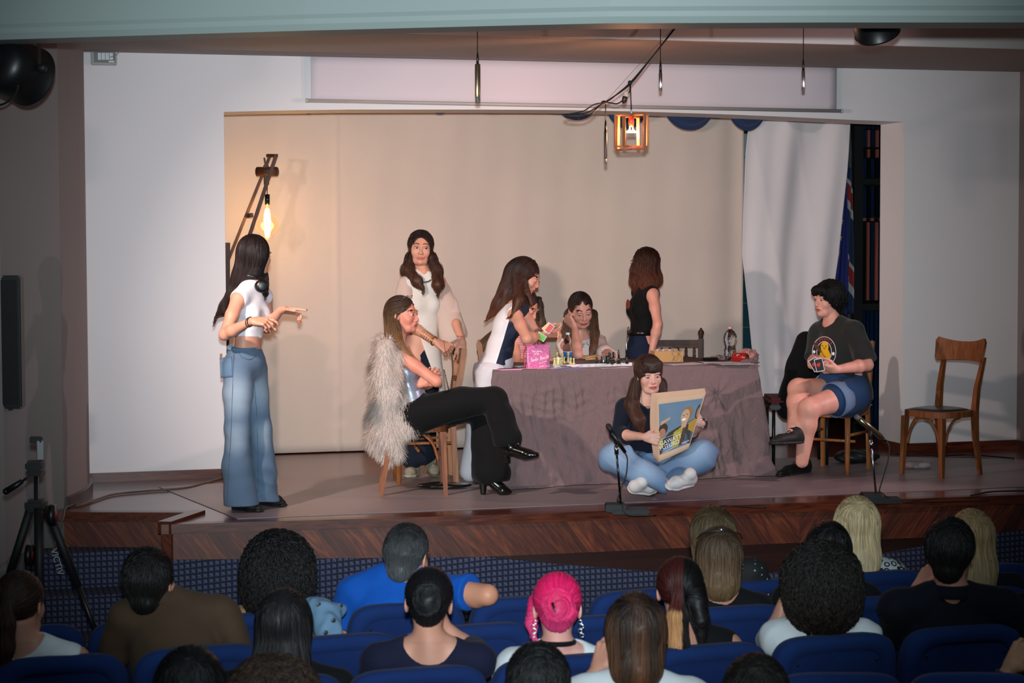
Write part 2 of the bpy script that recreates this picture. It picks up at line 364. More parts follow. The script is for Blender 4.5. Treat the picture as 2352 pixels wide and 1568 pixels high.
# two carpeted steps at the left
y_b = lft[1]-.02; x0 = .42; x1 = fe[0][0]+.02
b = MB()
for k_, (z_, dy) in enumerate(((-.205, .25), (-.41, .52), (-.615, .79))):
    b.box(((x0+x1)/2, y_b-dy/2, (z_-.95)/2), (x1-x0, dy, .95+z_))
struct('stairs', b, M_CARP)
b = MB().box((3.5, 7.6, -.80), (14, 8.6, .12)); o = struct('floor_hall', b, M_CARP)
# baseboards
b = MB().box(((XL+OL)/2, YW-.012, .03), (OL-XL, .024, .06)); struct('baseboard_left', b, M_MAH)
b = MB().box(((XR+OR_)/2, YW-.012, .035), (XR-OR_, .024, .07)).box((OR_+.0, YW+JD/2, .035), (.024, JD, .07)).box((XR-.012, 12.5, .035), (.024, 2.1, .07)); struct('baseboard_right', b, M_MAH)
b = MB()
for i in range(1, 20):
    if i+1 < len(wl)-4:
        (xa, ya), (xb, yb) = wl[i], wl[i+1]; n = nrm((yb-ya, -(xb-xa), 0))*.02
        if n[0] < 0: n = -n
        b.add([(xa+n[0], ya+n[1], 0), (xb+n[0], yb+n[1], 0), (xb+n[0], yb+n[1], .06), (xa+n[0], ya+n[1], .06), (xa, ya, .065), (xb, yb, .065)], [(0, 1, 2, 3), (3, 2, 5, 4)])
struct('baseboard_curved', b, mat('dark_plum_skirting', (70, 52, 52), .4))
# recess behind the opening
M_BACK = NB('pale_green_tiles'); q = M_BACK; X, Y, Z = q.sep(q.obj()); ln = q.math('LESS_THAN', q.math('FRACT', q.math('DIVIDE', Z, .21)), .04); lo = q.math('LESS_THAN', Z, 1.35)
q.base(q.mix(ln, q.mix(lo, L((150, 162, 162)), L((24, 66, 76))), L((90, 96, 96))), .35); M_BACK = q.m
b = MB().box((4.4, 16.1, 1.5), (8.4, .1, 3.2)); struct('wall_back', b, M_BACK)
b = MB().box((.5, 15.0, 1.5), (.1, 2.3, 3.2)).box((8.35, 15.0, 1.5), (.1, 2.3, 3.2)); struct('wall_wing', b, M_GREY)
b = MB().box((4.4, 15.0, 3.1), (8.4, 2.3, .1)); struct('ceiling_recess', b, M_CEIL)
b = MB().box((4.3, 16.03, .05), (8.2, .03, .1)); struct('baseboard_back', b, M_MAH)
# projection screen
M_SCR = mat('screen_fabric', (214, 202, 208), .8, var=.03, vs=2, bump=.1, bs=6, bd=.01)
sc = thing('projection_screen', 'partly lowered white projection screen with a grey bottom bar above the stage opening', 'screen', (4.39, YW-.05, 2.56))
zl = PY(706, 231, YW-.04)[2]; zr = PY(1930, 255, YW-.04)[2]; xa = PY(714, 200, YW-.04)[0]; xb = PY(1922, 200, YW-.04)[0]
MB().grid(lambda u, v: (xa+(xb-xa)*u, YW-.04+.004*math.sin(u*40)*(1-v), (zl+(zr-zl)*u)*(1-v)+v*(ZT-.002)), 60, 6, .002).build('screen_fabric', M_SCR, sc, True)
xa2 = PY(706, 230, YW-.04)[0]; xb2 = PY(1931, 255, YW-.04)[0]
MB().cyl((xa2, YW-.045, zl), (xb2, YW-.045, zr), .013).build('bottom_bar', mat('grey_screen_bar', (176, 166, 164), .4), sc, True)
MB().cyl((xa2-.012, YW-.045, zl), (xa2, YW-.045, zl), .016).build('end_cap', mat('cap_plastic', (190, 186, 184), .3), sc, True)
MB().cyl((xb2, YW-.045, zr), (xb2+.012, YW-.045, zr), .016).build('end_cap', MATS['cap_plastic'], sc, True)
# backdrop cloth
YB = 14.87
def cloth_mat(name, c, weave=900, rough=.9, cs=1.4):
    q = NB(name); v = q.obj(); c = L(c)
    q.base(q.mix(q.noise(v, cs, 5), tuple(x*.86 for x in c), tuple(min(1, x*1.05) for x in c)), rough); q.b.inputs['Sheen Weight'].default_value = .15
    q.bump(q.math('ADD', q.noise(v, 7, 5), q.math('MULTIPLY', q.noise(v, weave, 1), .12)), .35, .012); return q.m
M_DROP = cloth_mat('cream_canvas', (216, 196, 184)); M_SHEET = cloth_mat('white_sheet', (228, 218, 220)); M_BLUEV = cloth_mat('navy_velvet', (24, 48, 92))
xL = 1.2; xR = PY(1709, 600, YB)[0]
def bd(u, v):
    x = xL+(xR-xL)*u; z = 2.72*(1-v)+.01*v
    y = YB+.010*math.sin(x*3.1+.6*math.sin(z*2))+.004*math.sin(x*9.3+z*.8)+.0015*math.sin(x*23+2*math.sin(z*1.3))+.02*math.exp(-((x-3.02)/.02)**2)*0
    y += .025*math.exp(-((u-.985)/.02)**2)-.012*math.exp(-((x-2.84)/.015)**2)
    return (x, y, z)
o = MB().grid(bd, 260, 40, .003).build('backdrop_cloth', M_DROP, None, True); tag(base_at(o, ((xL+xR)/2, YB, 0)), 'large cream canvas cloth hung as a backdrop across the stage recess', 'backdrop')
YS = 14.6
def sh(u, v):
    pl, pr = np.interp(v, [0, .15, .45, .8, 1], [1724, 1714, 1708, 1735, 1765]), np.interp(v, [0, .2, .45, .8, 1], [1953, 1945, 1928, 1890, 1870])
    z = 2.68*(1-v)+.04*v; a = PY(pl, 600, YS)[0]; c = PY(pr, 600, YS)[0]; x = a+(c-a)*u
    fold = .016*math.sin(u*11+1.5*math.sin(v*3))*(.5+.5*math.cos(v*1.2))+.006*math.sin(u*27+3*v)
    y = YS+fold+.05*math.exp(-((u-.6)/.12)**2-((v-.25)/.2)**2)+.012*abs(math.sin(u*7-v*5))
    return (x, y, z)
o = MB().grid(sh, 130, 70, .002).build('white_curtain', M_SHEET, None, True); tag(base_at(o, (PY(1830, 600, YS)[0], YS, 0)), 'creased white sheet hanging beside the dark glazed door panel', 'curtain')
# blue swags along the lintel
sw = [(708, 262, 28, 6), (1010, 262, 40, 6), (1325, 276, 55, 17), (1440, 296, 52, 38), (1582, 299, 62, 42), (1716, 300, 48, 38)]
for i, (px, py, hw, dr) in enumerate(sw):
    Y_ = YW+JD+.10; c = PY(px, py, Y_); l_ = PY(px-hw, py, Y_)[0]; r_ = PY(px+hw, py, Y_)[0]; zb = c[2]; zt = ZO+.22
    def fn(u, v, l_=l_, r_=r_, zb=zb, zt=zt):
        x = l_+(r_-l_)*u; sag = (1-(2*u-1)**2)**.6 if 0 < u < 1 else 0
        z = zt-(zt-zb)*v*(.25+.75*sag); return (x, Y_+.05*math.sin(v*22)*sag*.5-.03*sag*math.sin(math.pi*v), z)
    o = MB().grid(fn, 26, 30, .003).build('curtain_swag', M_BLUEV, None, True)
    lab = ['sliver of navy swag at the far left of the lintel above the wooden floor lamp', 'sliver of navy swag under the lintel below the leftmost hanging microphone', 'navy curtain swag left of the caged lantern behind the looped cables', 'navy curtain swag right behind the caged hanging lantern', 'navy curtain swag between the caged lantern and the white sheet, fullest of the row', 'navy curtain swag over the top left corner of the white sheet'][i]
    tag(base_at(o, (c[0], Y_, zb)), lab, 'curtain swag', 'navy swags under the lintel')
# glazed door panel at the right of the recess
YD = 14.95
gd = thing('door_panel', 'black framed door with dark blue and terracotta glass strips at the right of the recess', 'door', (PY(2000, 1000, YD)[0], YD, 0))
M_BLKF = mat('black_frame', (20, 20, 21), .4); M_BLG = mat('dark_blue_glass', (6, 26, 52), .25, var=.7, vs=3); M_TER = mat('terracotta_strip', (124, 62, 50), .6); M_VOID = mat('black_glass', (8, 9, 10), .15)
def dx(px, z=600): return PY(px, z, YD)[0]
def dz(py): return PY(1995, py, YD)[2]
MB().box(((dx(1953)+dx(2075))/2, YD+.05, 1.3), (dx(2075)-dx(1953), .03, 2.6)).build('backing', M_VOID, gd)
MB().box(((dx(1956)+dx(1976))/2, YD, 1.3), (dx(1976)-dx(1956), .09, 2.6)).box(((dx(1976)+dx(2075))/2, YD, (dz(411)+dz(424))/2), (dx(2075)-dx(1976), .08, dz(411)-dz(424))).box(((dx(1976)+dx(2075))/2, YD, (dz(697)+dz(712))/2), (dx(2075)-dx(1976), .08, dz(697)-dz(712))).build('frame', M_BLKF, gd)
cols = [(1978, 1990), (1992, 1998), (2000, 2008), (2011, 2018), (2020, 2028), (2030, 2045), (2047, 2075)]
for ci, (c0, c1) in enumerate(cols):
    for (t0, t1) in ((286, 296), (298, 338), (342, 362), (364, 408), (426, 500), (500, 508), (510, 690), (714, 1030)):
        terra = (ci in (1, 3) and ((298 <= t0 < 364) or t0 == 510)) or (ci in (0, 2, 4) and t0 == 500)
        black = (ci in (1, 3) and t0 in (364, 426, 500)) or (ci in (0, 2, 4) and t0 == 342) or (ci == 0 and t0 == 510)
        m_ = M_TER if terra else (M_VOID if black else M_BLG)
        MB().box(((dx(c0)+dx(c1))/2, YD+.015, (dz(t0)+dz(t1))/2), (dx(c1)-dx(c0)-.002, .02, abs(dz(t0)-dz(t1))-.004)).build('glass_strip', m_, gd)
# flags
YF = 14.80
def flag(name, label, pts, m):
    (xa, ya, xb, yb), (xc, yc, xd, yd) = pts
    a, b_, c, d = PY(xa, ya, YF), PY(xb, yb, YF), PY(xc, yc, YF), PY(xd, yd, YF)
    def fn(u, v):
        p = (a*(1-u)+b_*u)*(1-v)+(c*(1-u)+d*u)*v; return p+A3(0, .02*math.sin(u*9+v*3), 0)
    return fn, (a+b_)/2
q = NB('union_flag_cloth'); X, Y, Z = q.sep(q.obj()); dd = q.math('ADD', Z, q.math('MULTIPLY', X, 2.2)); st = q.math('FRACT', q.math('DIVIDE', dd, .62))
hz_ = q.math('ABSOLUTE', q.math('SUBTRACT', Z, 1.165)); cc = q.ramp(st, [(.0, L((16, 34, 70))), (.40, L((16, 34, 70))), (.405, L((150, 150, 150))), (.52, L((150, 150, 150))), (.525, L((124, 30, 30))), (.74, L((124, 30, 30))), (.745, L((150, 150, 150))), (.80, L((150, 150, 150))), (.805, L((16, 34, 70)))])
for e in q.t.nodes:
    if e.bl_idname == 'ShaderNodeValToRGB': e.color_ramp.interpolation = 'CONSTANT'
cc = q.mix(q.math('LESS_THAN', hz_, .07), cc, L((150, 150, 150))); cc = q.mix(q.math('LESS_THAN', hz_, .035), cc, L((130, 32, 32))); q.base(cc, .8)
fn, c_ = flag('', '', ((1946, 385, 1958, 385), (1938, 720, 1960, 720)), None)
o = MB().grid(fn, 14, 40, .003).build('flag', q.m, None, True); tag(base_at(o, c_), 'red white and blue crossed flag hanging behind the starry blue flag', 'flag')
YF = 14.74; fn, c_ = flag('', '', ((1938, 365, 1945, 365), (1905, 740, 1946, 720)), None)
fl = thing('flag', 'royal blue flag with yellow stars hanging at the edge of the white sheet', 'flag', c_)
MB().grid(fn, 14, 40, .003).build('cloth', mat('royal_blue_cloth', (12, 24, 92), .8, bump=.2, bs=9, bd=.01), fl, True)
for px, py in ((1933, 508), (1930, 546), (1925, 582)):
    c = PY(px, py, YF-.035); P = [c+A3(math.sin(k*math.pi/5)*(.03 if k % 2 == 0 else .012)*.6, 0, math.cos(k*math.pi/5)*(.03 if k % 2 == 0 else .012)) for k in range(10)]
    MB().prism(P, (0, .004, 0)).build('star', mat('yellow_star', (190, 176, 30), .7), fl)
# electric box on the left wall
eb = thing('socket_box', 'grey plastic wall box with four white switch modules and a thin cable', 'switch box', PY(238, 150, YW))
def wb(x0, y0_, x1, y1_, d0, d1):
    p, q_ = PY(x0, y0_, YW), PY(x1, y1_, YW); return ((p[0]+q_[0])/2, YW-(d0+d1)/2, (p[2]+q_[2])/2), (abs(q_[0]-p[0]), abs(d1-d0), abs(p[2]-q_[2]))
MB().box(*wb(208, 113, 268, 151, 0, .05), bev=.006).build('housing', mat('grey_plastic', (150, 150, 142), .45), eb)
MB().box(*wb(214, 117, 264, 146, .05, .055), bev=.002).build('cover', mat('smoked_cover', (108, 112, 112), .2), eb)
for k_ in range(4): MB().box(*wb(223+k_*9, 123, 231+k_*9, 139, .055, .058)).build('switch_module', mat('module_white', (196, 200, 206), .4), eb)
MB().box(*wb(248, 141, 261, 145, .055, .057)).build('label_plate', MATS['module_white'], eb)
MB().tube(catmull([PY(253, 131, YW-.06), PY(266, 127, YW-.09), PY(275, 116, YW-.09), PY(273, 95, YW-.07), PY(270, 60, YW-.05)], 6), .0025, 6).build('cable', mat('cream_cable', (150, 146, 130), .5), eb, True)
# stage mat
mt = [PZ(545, 1192), PZ(365, 1119), PZ(520, 1110), PZ(640, 1101), PZ(1290, 1066), PZ(2000, 1048), PZ(2352, 1056), PZ(2600, 1110), PZ(2352, 1118), PZ(1500, 1153)]
M_MAT = NB('grey_vinyl_mat'); q = M_MAT; v = q.scale(q.obj(), (1, 1, 1)); X, Y, Z = q.sep(v)
sv = q.comb(q.math('MULTIPLY', X, 1.0), q.math('MULTIPLY', Y, 25.0), 0.0)
q.base(q.mix(q.noise(sv, 3, 4), L((130, 116, 119)), L((154, 139, 142))), .42); q.bump(q.noise(v, 2.2, 3), .15, .01); q.b.inputs['Specular IOR Level'].default_value = .6
b = MB().prism([A3(p[0], p[1], .001) for p in mt][::-1], (0, 0, .003)); o = b.build('floor_mat', q.m, None); tag(base_at(o, (4.2, 12.4, 0)), 'grey vinyl sheet covering the middle of the wooden stage floor', 'floor mat')
# ================================================================ PROPS
M_BEECH = wood('beech_wood', (150, 86, 44), (190, 120, 68), .5, 2, 8, 0); M_OLDW = wood('old_varnished_wood', (104, 54, 24), (152, 88, 44), .6, 2, 10, 0)
M_DKW = wood('dark_antique_wood', (44, 22, 14), (82, 44, 28), .6, 2, 10, 0); M_BLK = mat('black_plastic', (18, 18, 19), .4, var=.05); M_BLKR = mat('black_rubber', (22, 22, 23), .6, var=.05)
M_CHR = mat('chrome', (200, 202, 206), .18, 1.0, var=0); M_GRN = mat('dark_green_vinyl', (30, 42, 38), .35, coat=.2)
def bent_chair(name, label, group=None):
    """bentwood chair, local coordinates, faces +y"""
    t = thing(name, label, 'chair', group=group)
    # seat frame: rounded trapezoid
    def outline(g, n=40):
        P = []
        for i in range(n):
            a = 2*math.pi*i/n; c, s_ = math.cos(a), math.sin(a); e = .62
            w_ = .205-.018*(1 if s_ < 0 else 0)*abs(s_); P.append((math.copysign(abs(c)**e, c)*(w_-g), math.copysign(abs(s_)**e, s_)*(.2-g)))
        return P
    O = outline(0); I = outline(.03); n = len(O); b = MB(); V = []
    for P, z in ((O, .405), (O, .445), (I, .45), (I, .405)): V += [(x, y, z) for x, y in P]
    b.add(V, [(k*n+i, k*n+(i+1) % n, ((k+1) % 4)*n+(i+1) % n, ((k+1) % 4)*n+i) for k in range(4) for i in range(n)]); soft(b.build('seat_frame', M_OLDW, t))
    I = outline(.026); b = MB(); V = [(x, y, .43) for x, y in I]+[(x, y, .452) for x, y in I]+[(x*.75, y*.75, .462) for x, y in I]+[(0, 0, .465)]
    b.add(V, [(i, (i+1) % n, n+(i+1) % n, n+i) for i in range(n)]+[(n+i, n+(i+1) % n, 2*n+(i+1) % n, 2*n+i) for i in range(n)]+[(2*n+i, 2*n+(i+1) % n, 3*n) for i in range(n)]); b.build('seat_pad', M_GRN, t, True)
    def taper(pts, ws): 
        b = MB(); V = []
        for (x, y, z), w_ in zip(pts, ws): V += [(x-w_, y-w_, z), (x+w_, y-w_, z), (x+w_, y+w_, z), (x-w_, y+w_, z)]
        m_ = len(pts); b.add(V, [(i*4+k, i*4+(k+1) % 4, (i+1)*4+(k+1) % 4, (i+1)*4+k) for i in range(m_-1) for k in range(4)]+[(3, 2, 1, 0), (4*m_-4, 4*m_-3, 4*m_-2, 4*m_-1)]); return b
    for sx in (-1, 1):
        taper([(sx*.175, .175, 0), (sx*.16, .16, .405)], [.013, .02]).build('leg', M_OLDW, t)
        taper([(sx*.165, -.235, 0), (sx*.16, -.19, .25), (sx*.158, -.18, .43), (sx*.162, -.20, .60), (sx*.172, -.255, .80)], [.013, .017, .02, .017, .013]).build('leg', M_OLDW, t)
    for sx in (-1, 1):
        pa = [(sx*.166, .15, .20), (sx*.15, .13, .30), (sx*.11, .09, .37), (sx*.04, .05, .40)]
        MB().tube(catmull([A3(sx*.163, .13, .22), A3(sx*.163, .10, .32), A3(sx*.163, .04, .385), A3(sx*.163, -.02, .40)], 6), .009, 8).build('arc_brace', M_OLDW, t, True)
        MB().tube(catmull([A3(sx*.14, .16, .22), A3(sx*.11, .16, .32), A3(sx*.06, .16, .385), A3(0, .16, .40)], 6), .009, 8).build('arc_brace', M_OLDW, t, True)
    MB().bar((-.163, .16, .2), (-.163, -.19, .2), .012, .02).bar((.163, .16, .2), (.163, -.19, .2), .012, .02)
    def rail(u, v):
        a = (u-.5)*2; x = a*.215; top = .90+.035*abs(a)**2.2; bot = .775-.012*a*a; z = bot+(top-bot)*v
        ed = .012*(1-max(0, (abs(a)-.9)/.1)); return (x, -.262+.05*a*a*.9-.03*(v-.5), z if 0 < abs(a) < .93 else bot+(top-bot)*(.5+(v-.5)*(1-.35*(abs(a)-.93)/.07)))
    soft(MB().grid(rail, 30, 8, .018).build('back_rail', M_OLDW, t))
    return t
def ladder_chair(name, label, pad=True, group=None, wood_=None):
    m_ = wood_ or M_BEECH; t = thing(name, label, 'chair', group=group)
    for sx in (-1, 1):
        MB().tube([(sx*.18, .18, 0), (sx*.18, .18, .44)], [.017, .02], 16).build('leg', m_, t, True)
        soft(MB().bar((sx*.175, -.20, 0), (sx*.17, -.18, .45), .026, .036, bev=.005).bar((sx*.17, -.18, .44), (sx*.17, -.262, .90), .026, .036, bev=.006).build('leg', m_, t))
        MB().tube([(sx*.175, .18, .27), (sx*.17, -.18, .27)], .010, 10).build('stretcher', m_, t, True)
        MB().box((sx*.175, 0, .415), (.02, .36, .05), bev=.003).build('apron', m_, t)
    MB().tube([(-.18, .05, .22), (.18, .05, .22)], .010, 10).build('stretcher', m_, t, True); MB().box((0, .18, .415), (.35, .02, .05), bev=.003).build('apron', m_, t)
    for z0, h in ((.83, .11), (.68, .035), (.56, .035)):
        soft(MB().grid(lambda u, v: ((u-.5)*.33, -.18-.082*((z0-.44)/.46)-.02*(1-(2*u-1)**2), z0-h/2+h*v), 12, 3, .014).build('back_slat', m_, t))
    if pad: soft(MB().box((0, .0, .457), (.40, .41, .035), bev=.014).build('seat_cushion', mat('cream_vinyl', (206, 182, 164), .5, bump=.1), t), 60)
    else: soft(MB().box((0, 0, .45), (.40, .41, .025), bev=.01).build('seat', m_, t), 60)
    return t
c2 = bent_chair('bentwood_chair', 'empty bentwood chair with green pad and arched braces standing alone at the far right', 'bentwood cafe chairs')
pl = [PZ(2075, 1090), PZ(2167, 1098), PZ(2235, 1090), PZ(2147, 1082)]
cc_ = sum(pl)/4; dirv = (pl[0]+pl[1])/2-(pl[2]+pl[3])/2; RZ_L = math.atan2(-dirv[0], dirv[1])
c2.location = tuple(cc_); c2.rotation_euler = (0, 0, RZ_L); c2.scale = (1, 1, 1)
pa = [PZ(1044, 1140), PZ(1037, 1126), PZ(894, 1128), PZ(901, 1142)]
cA = PZ(968, 1136)+A3(0, .12, 0); RZ_A = math.atan2(-(pa[0]-pa[3])[0], (pa[0]-pa[3])[1])
chA = dup(c2, cA, RZ_A, 'bentwood chair under the woman with crossed legs, pale fur coat over its back')
chB = ladder_chair('ladder_back_chair', 'beech chair whose top rail is gripped by the standing woman in the sheer poncho', False, 'beech ladder back chairs')
CBP = (PZ(936, 1113)+PZ(1083, 1100)+PZ(951, 1103)+PZ(1060, 1101))/4; CBP = CBP-HR*.10+HF*.02; chB.location = tuple(CBP); RZ_B = math.pi/2-TH+.12; chB.rotation_euler = (0, 0, RZ_B)
ch9 = ladder_chair('ladder_back_chair', 'beech chair with cream cushion holding the seated person in the printed black t-shirt', True, 'beech ladder back chairs')
f9 = -(HR*.55+HF*.83); s9 = HR*-.83+HF*.55; C9P = PZ(1946, 1091)-f9*.18+s9*.18; ch9.location = (C9P[0], C9P[1], 0); RZ_9 = math.atan2(-f9[0], f9[1]); ch9.rotation_euler = (0, 0, RZ_9)
# antique dark chair behind the table
ax = PD(1548, 800, 14.75); t = thing('antique_chair', 'dark carved wooden chair with turned finial behind the table beside the cardboard box', 'chair')
for sx in (-1, 1):
    MB().box((sx*.2, 0, .44), (.04, .04, .88), bev=.004).build('back_post', M_DKW, t)
    MB().lathe([(.006, 0), (.02, .004), (.012, .02), (.024, .035), (.02, .055), (.008, .065), (.010, .072), (.001, .078)], (sx*.2, 0, .88), 14).build('finial', M_DKW, t, True)
    MB().box((sx*.2, -.40, .22), (.04, .04, .44), bev=.004).build('leg', M_DKW, t)
MB().box((0, 0, .85), (.38, .028, .035), bev=.006).box((0, .004, .825), (.38, .018, .012)).build('top_rail', M_DKW, t); MB().box((0, 0, .72), (.38, .028, .03)).build('middle_rail', M_DKW, t)
for k_ in range(6): MB().lathe([(.008, 0), (.014, .015), (.007, .03), (.012, .045), (.008, .075)], (-.15+k_*.06, 0, .735), 10).build('spindle', M_DKW, t, True)
MB().box((0, -.2, .43), (.44, .44, .05), bev=.01).build('seat', M_DKW, t)
t.location = (ax[0], ax[1], 0); t.rotation_euler = (0, 0, -TH)
# ---- table
TZ = .755; tA = PZ(1131, 857, TZ); tB = PZ(1738, 838, TZ); tC = PZ(1762, 822, TZ); tD = tA+(tC-tB)
TX = nrm(tB-tA); TY = nrm(np.cross(ZZ, TX))
tl = float(np.linalg.norm(tB-tA)); tw = 1.05
tO = (tA+tB)/2+TY*tw/2; tO[2] = 0
hx_, hy_ = tl/2, tw/2; tb = thing('table', 'long table completely covered by a crinkled mauve linen cloth', 'table', tO)
TM = np.stack([TX, TY, ZZ], 1)
def tP(x, y, z): return tO+TX*x+TY*y+ZZ*z
MB().prism([tP(-hx_+.02, -hy_+.02, TZ-.035), tP(hx_-.02, -hy_+.02, TZ-.035), tP(hx_-.02, hy_-.02, TZ-.035), tP(-hx_+.45, hy_-.02, TZ-.035)], (0, 0, .03)).build('table_top', M_DKW, tb)
for sx in (-1, 1):
    for sy in (-1, 1): MB().box(tP(sx*(tl/2-.08)+(.45 if sx < 0 < sy else 0), sy*(tw/2-.08), (TZ-.035)/2), (.05, .05, TZ-.035), TM).build('leg', M_DKW, tb)
M_LIN = NB('mauve_linen'); q = M_LIN; v = q.obj(); X, Y, Z = q.sep(v)
wv = q.math('ADD', q.noise(q.scale(v, (30, 30, 260)), 4, 2), q.noise(q.scale(v, (260, 260, 30)), 4, 2))
q.base(q.mix(q.math('MULTIPLY', wv, .5), L((78, 62, 64)), L((168, 136, 136))), .9); q.bump(q.math('ADD', q.noise(q.scale(v, (1, 1, .45)), 16, 6, 1.4), q.math('MULTIPLY', wv, .10)), .9, .03); q.b.inputs['Sheen Weight'].default_value = .2; M_LIN = q.m
per = []   # perimeter with rounded corners
hx, hy = tl/2+.004, tw/2+.004
def edgepts(a, c, n): return [(a[0]+(c[0]-a[0])*i/n, a[1]+(c[1]-a[1])*i/n) for i in range(n)]
NL, NS = 420, 120
rl = ray(1133, 857); rl = rl/np.dot(rl, TY)*tw; sk = float(np.dot(rl, TX))+.02
loop = edgepts((-hx, -hy), (hx, -hy), NL)+edgepts((hx, -hy), (hx, hy), NS)+edgepts((hx, hy), (-hx+sk, hy), 80)+edgepts((-hx+sk, hy), (-hx, -hy), NS)
LP = np.array(loop); nxt = np.roll(LP, -1, 0)-LP; sn_ = np.stack([nxt[:, 1], -nxt[:, 0]], 1); wseg = np.linalg.norm(sn_, axis=1); mid = LP+nxt/2
LN = []
for p_ in LP: wt_ = np.clip(1-np.linalg.norm(mid-p_, axis=1)/.12, 0, 1); LN.append((sn_*wt_[:, None]).sum(0)/max(1e-9, (wseg*wt_).sum()))
arc = np.concatenate([[0], np.cumsum([math.dist(loop[i], loop[(i+1) % len(loop)]) for i in range(len(loop))])])[:-1]
NVV = 84; V = []; NN_ = []; kn = 2.3*.62
for i, (x, y) in enumerate(loop):
    n = nrm((LN[i][0], LN[i][1], 0)); cor_ = min(1, (1-float(np.linalg.norm(LN[i])))/.29); s_ = arc[i]; left_ = i >= NL+NS+80
    pass
    for j in range(NVV):
        v_ = j/(NVV-1); z = TZ+.003-(TZ-.001)*v_; cor = cor_
        big = math.sin(s_*7+1.2*math.sin(v_*2.5+s_))+.6*math.sin(s_*15.3+2*v_)+.35*math.sin(s_*31+4*v_+1)
        loc = .35+.65*math.exp(-((s_-.55)/.35)**2)+.5*math.exp(-((s_-tl+.05)/.25)**2)
        off = (.25 if left_ or x < -hx+.02 else 1)*v_**.9*(.045*v_**.5+.017*big*loc-.008*abs(math.sin(s_*13+3*v_))*loc)+.09*cor*v_*(1 if x > 0 else .1)+.004*math.sin(s_*60+9*v_)*v_
        # gathered knot near the right of the front
        dxk, dzk = s_-tl*.84, z-.56; rk = math.hypot(dxk, dzk)
        if s_ < tl: off += .012*math.exp(-rk/.1)*math.sin(9*math.atan2(dzk, dxk))-.02*math.exp(-(rk/.03)**2)
        hem = .012*math.sin(s_*9)+.008*math.sin(s_*23)
        if j == NVV-1: z = max(.006, z+.004); off += .03+hem
        if j == NVV-2: off += .012+hem*.5; z = .02
        V.append(tP(x, y, 0)+TM@n*off+ZZ*(z)); NN_.append((TM@n)*min(1, v_*5)*(.3 if j == NVV-1 else 1))
nL = len(loop); b = MB(); F = [(i*NVV+j, i*NVV+j+1, ((i+1) % nL)*NVV+j+1, ((i+1) % nL)*NVV+j) for i in range(nL) for j in range(NVV-1)]
F.append(tuple(i*NVV for i in range(nL))); V = np.array(V); NN_ = np.array(NN_)
V = V+NN_*(folds(.011, 22, 77, (1.2, 1.2, .35))(V)+folds(.006, 48, 78, (1.0, 1.0, .5))(V)+.008)[:, None]; b.add(V, F)
tc = b.build('tablecloth', M_LIN, None, True); tag(base_at(tc, tO), 'crinkled mauve-grey linen cloth draped over the table down to the stage floor', 'tablecloth')
# ---- things on the table
def on(px, py): return PZ(px, py, TZ+.004)
M_PAP = mat('white_paper', (214, 204, 212), .7, var=.03); M_PAPB = mat('blue_paper', (150, 156, 214), .7); M_PAPP = mat('pale_pink_paper', (222, 182, 186), .7)
def sheet(name, px, py, w_, h_, ang, m_, label, grp, k_=0, curl=.004, z=0.0):
    c = on(px, py)+ZZ*(.001+.0015*k_+z); x = TX*math.cos(ang)+TY*math.sin(ang); y = np.cross(ZZ, x)
    o = MB().grid(lambda u, v: c+x*(u-.5)*w_+y*(v-.5)*h_+ZZ*curl*(math.sin(u*5+v*3)*.5+.5)*abs(2*u-1), 10, 8, .0006).build(name, m_, None, True); return tag(base_at(o, c), label, 'paper', grp)
sheet('paper_sheet', 1300, 847, .24, .09, .05, M_PAPB, 'blue-edged paper lying at the front edge right of the pink pouch', 'loose papers on the table', 0)
sheet('paper_sheet', 1240, 847, .28, .08, -.02, M_PAPP, 'pale pink paper lying under the pink glitter pouch', 'loose papers on the table', 1)
sheet('paper_sheet', 1308, 845, .13, .07, .5, M_PAPP, 'pink paper corner poking up in front of the pale chess pieces', 'loose papers on the table', 3, .02)
sheet('paper_sheet', 1410, 845, .22, .07, .1, M_PAP, 'cream paper peeking out from under the front of the chess board', 'loose papers on the table', 0)
sheet('paper_sheet', 1570, 836, .30, .16, .2, M_PAP, 'white sheet on the table in front of the cardboard box', 'loose papers on the table', 0)
sheet('paper_sheet', 1660, 833, .30, .20, -.25, M_PAP, 'white sheet under the large clear bottle', 'loose papers on the table', 1)
sheet('paper_sheet', 1690, 838, .26, .12, -.05, M_PAP, 'white sheet nearest the right front corner of the table, handwriting on it', 'loose papers on the table', 3)
sheet('paper_sheet', 1205, 842, .2, .12, .3, M_PAP, 'white paper half hidden behind the pink glitter pouch', 'loose papers on the table', 2)
c = on(1170, 850); t = thing('phone', 'pink cased mobile phone lying at the left end of the table', 'phone', c)
MB().box(c+ZZ*.006, (.15, .075, .009), TM, .003).build('case', mat('pink_case', (226, 160, 190), .4), t); MB().box(c+ZZ*.0112+TX*-.0, (.142, .067, .001), TM).build('screen', M_BLK, t)
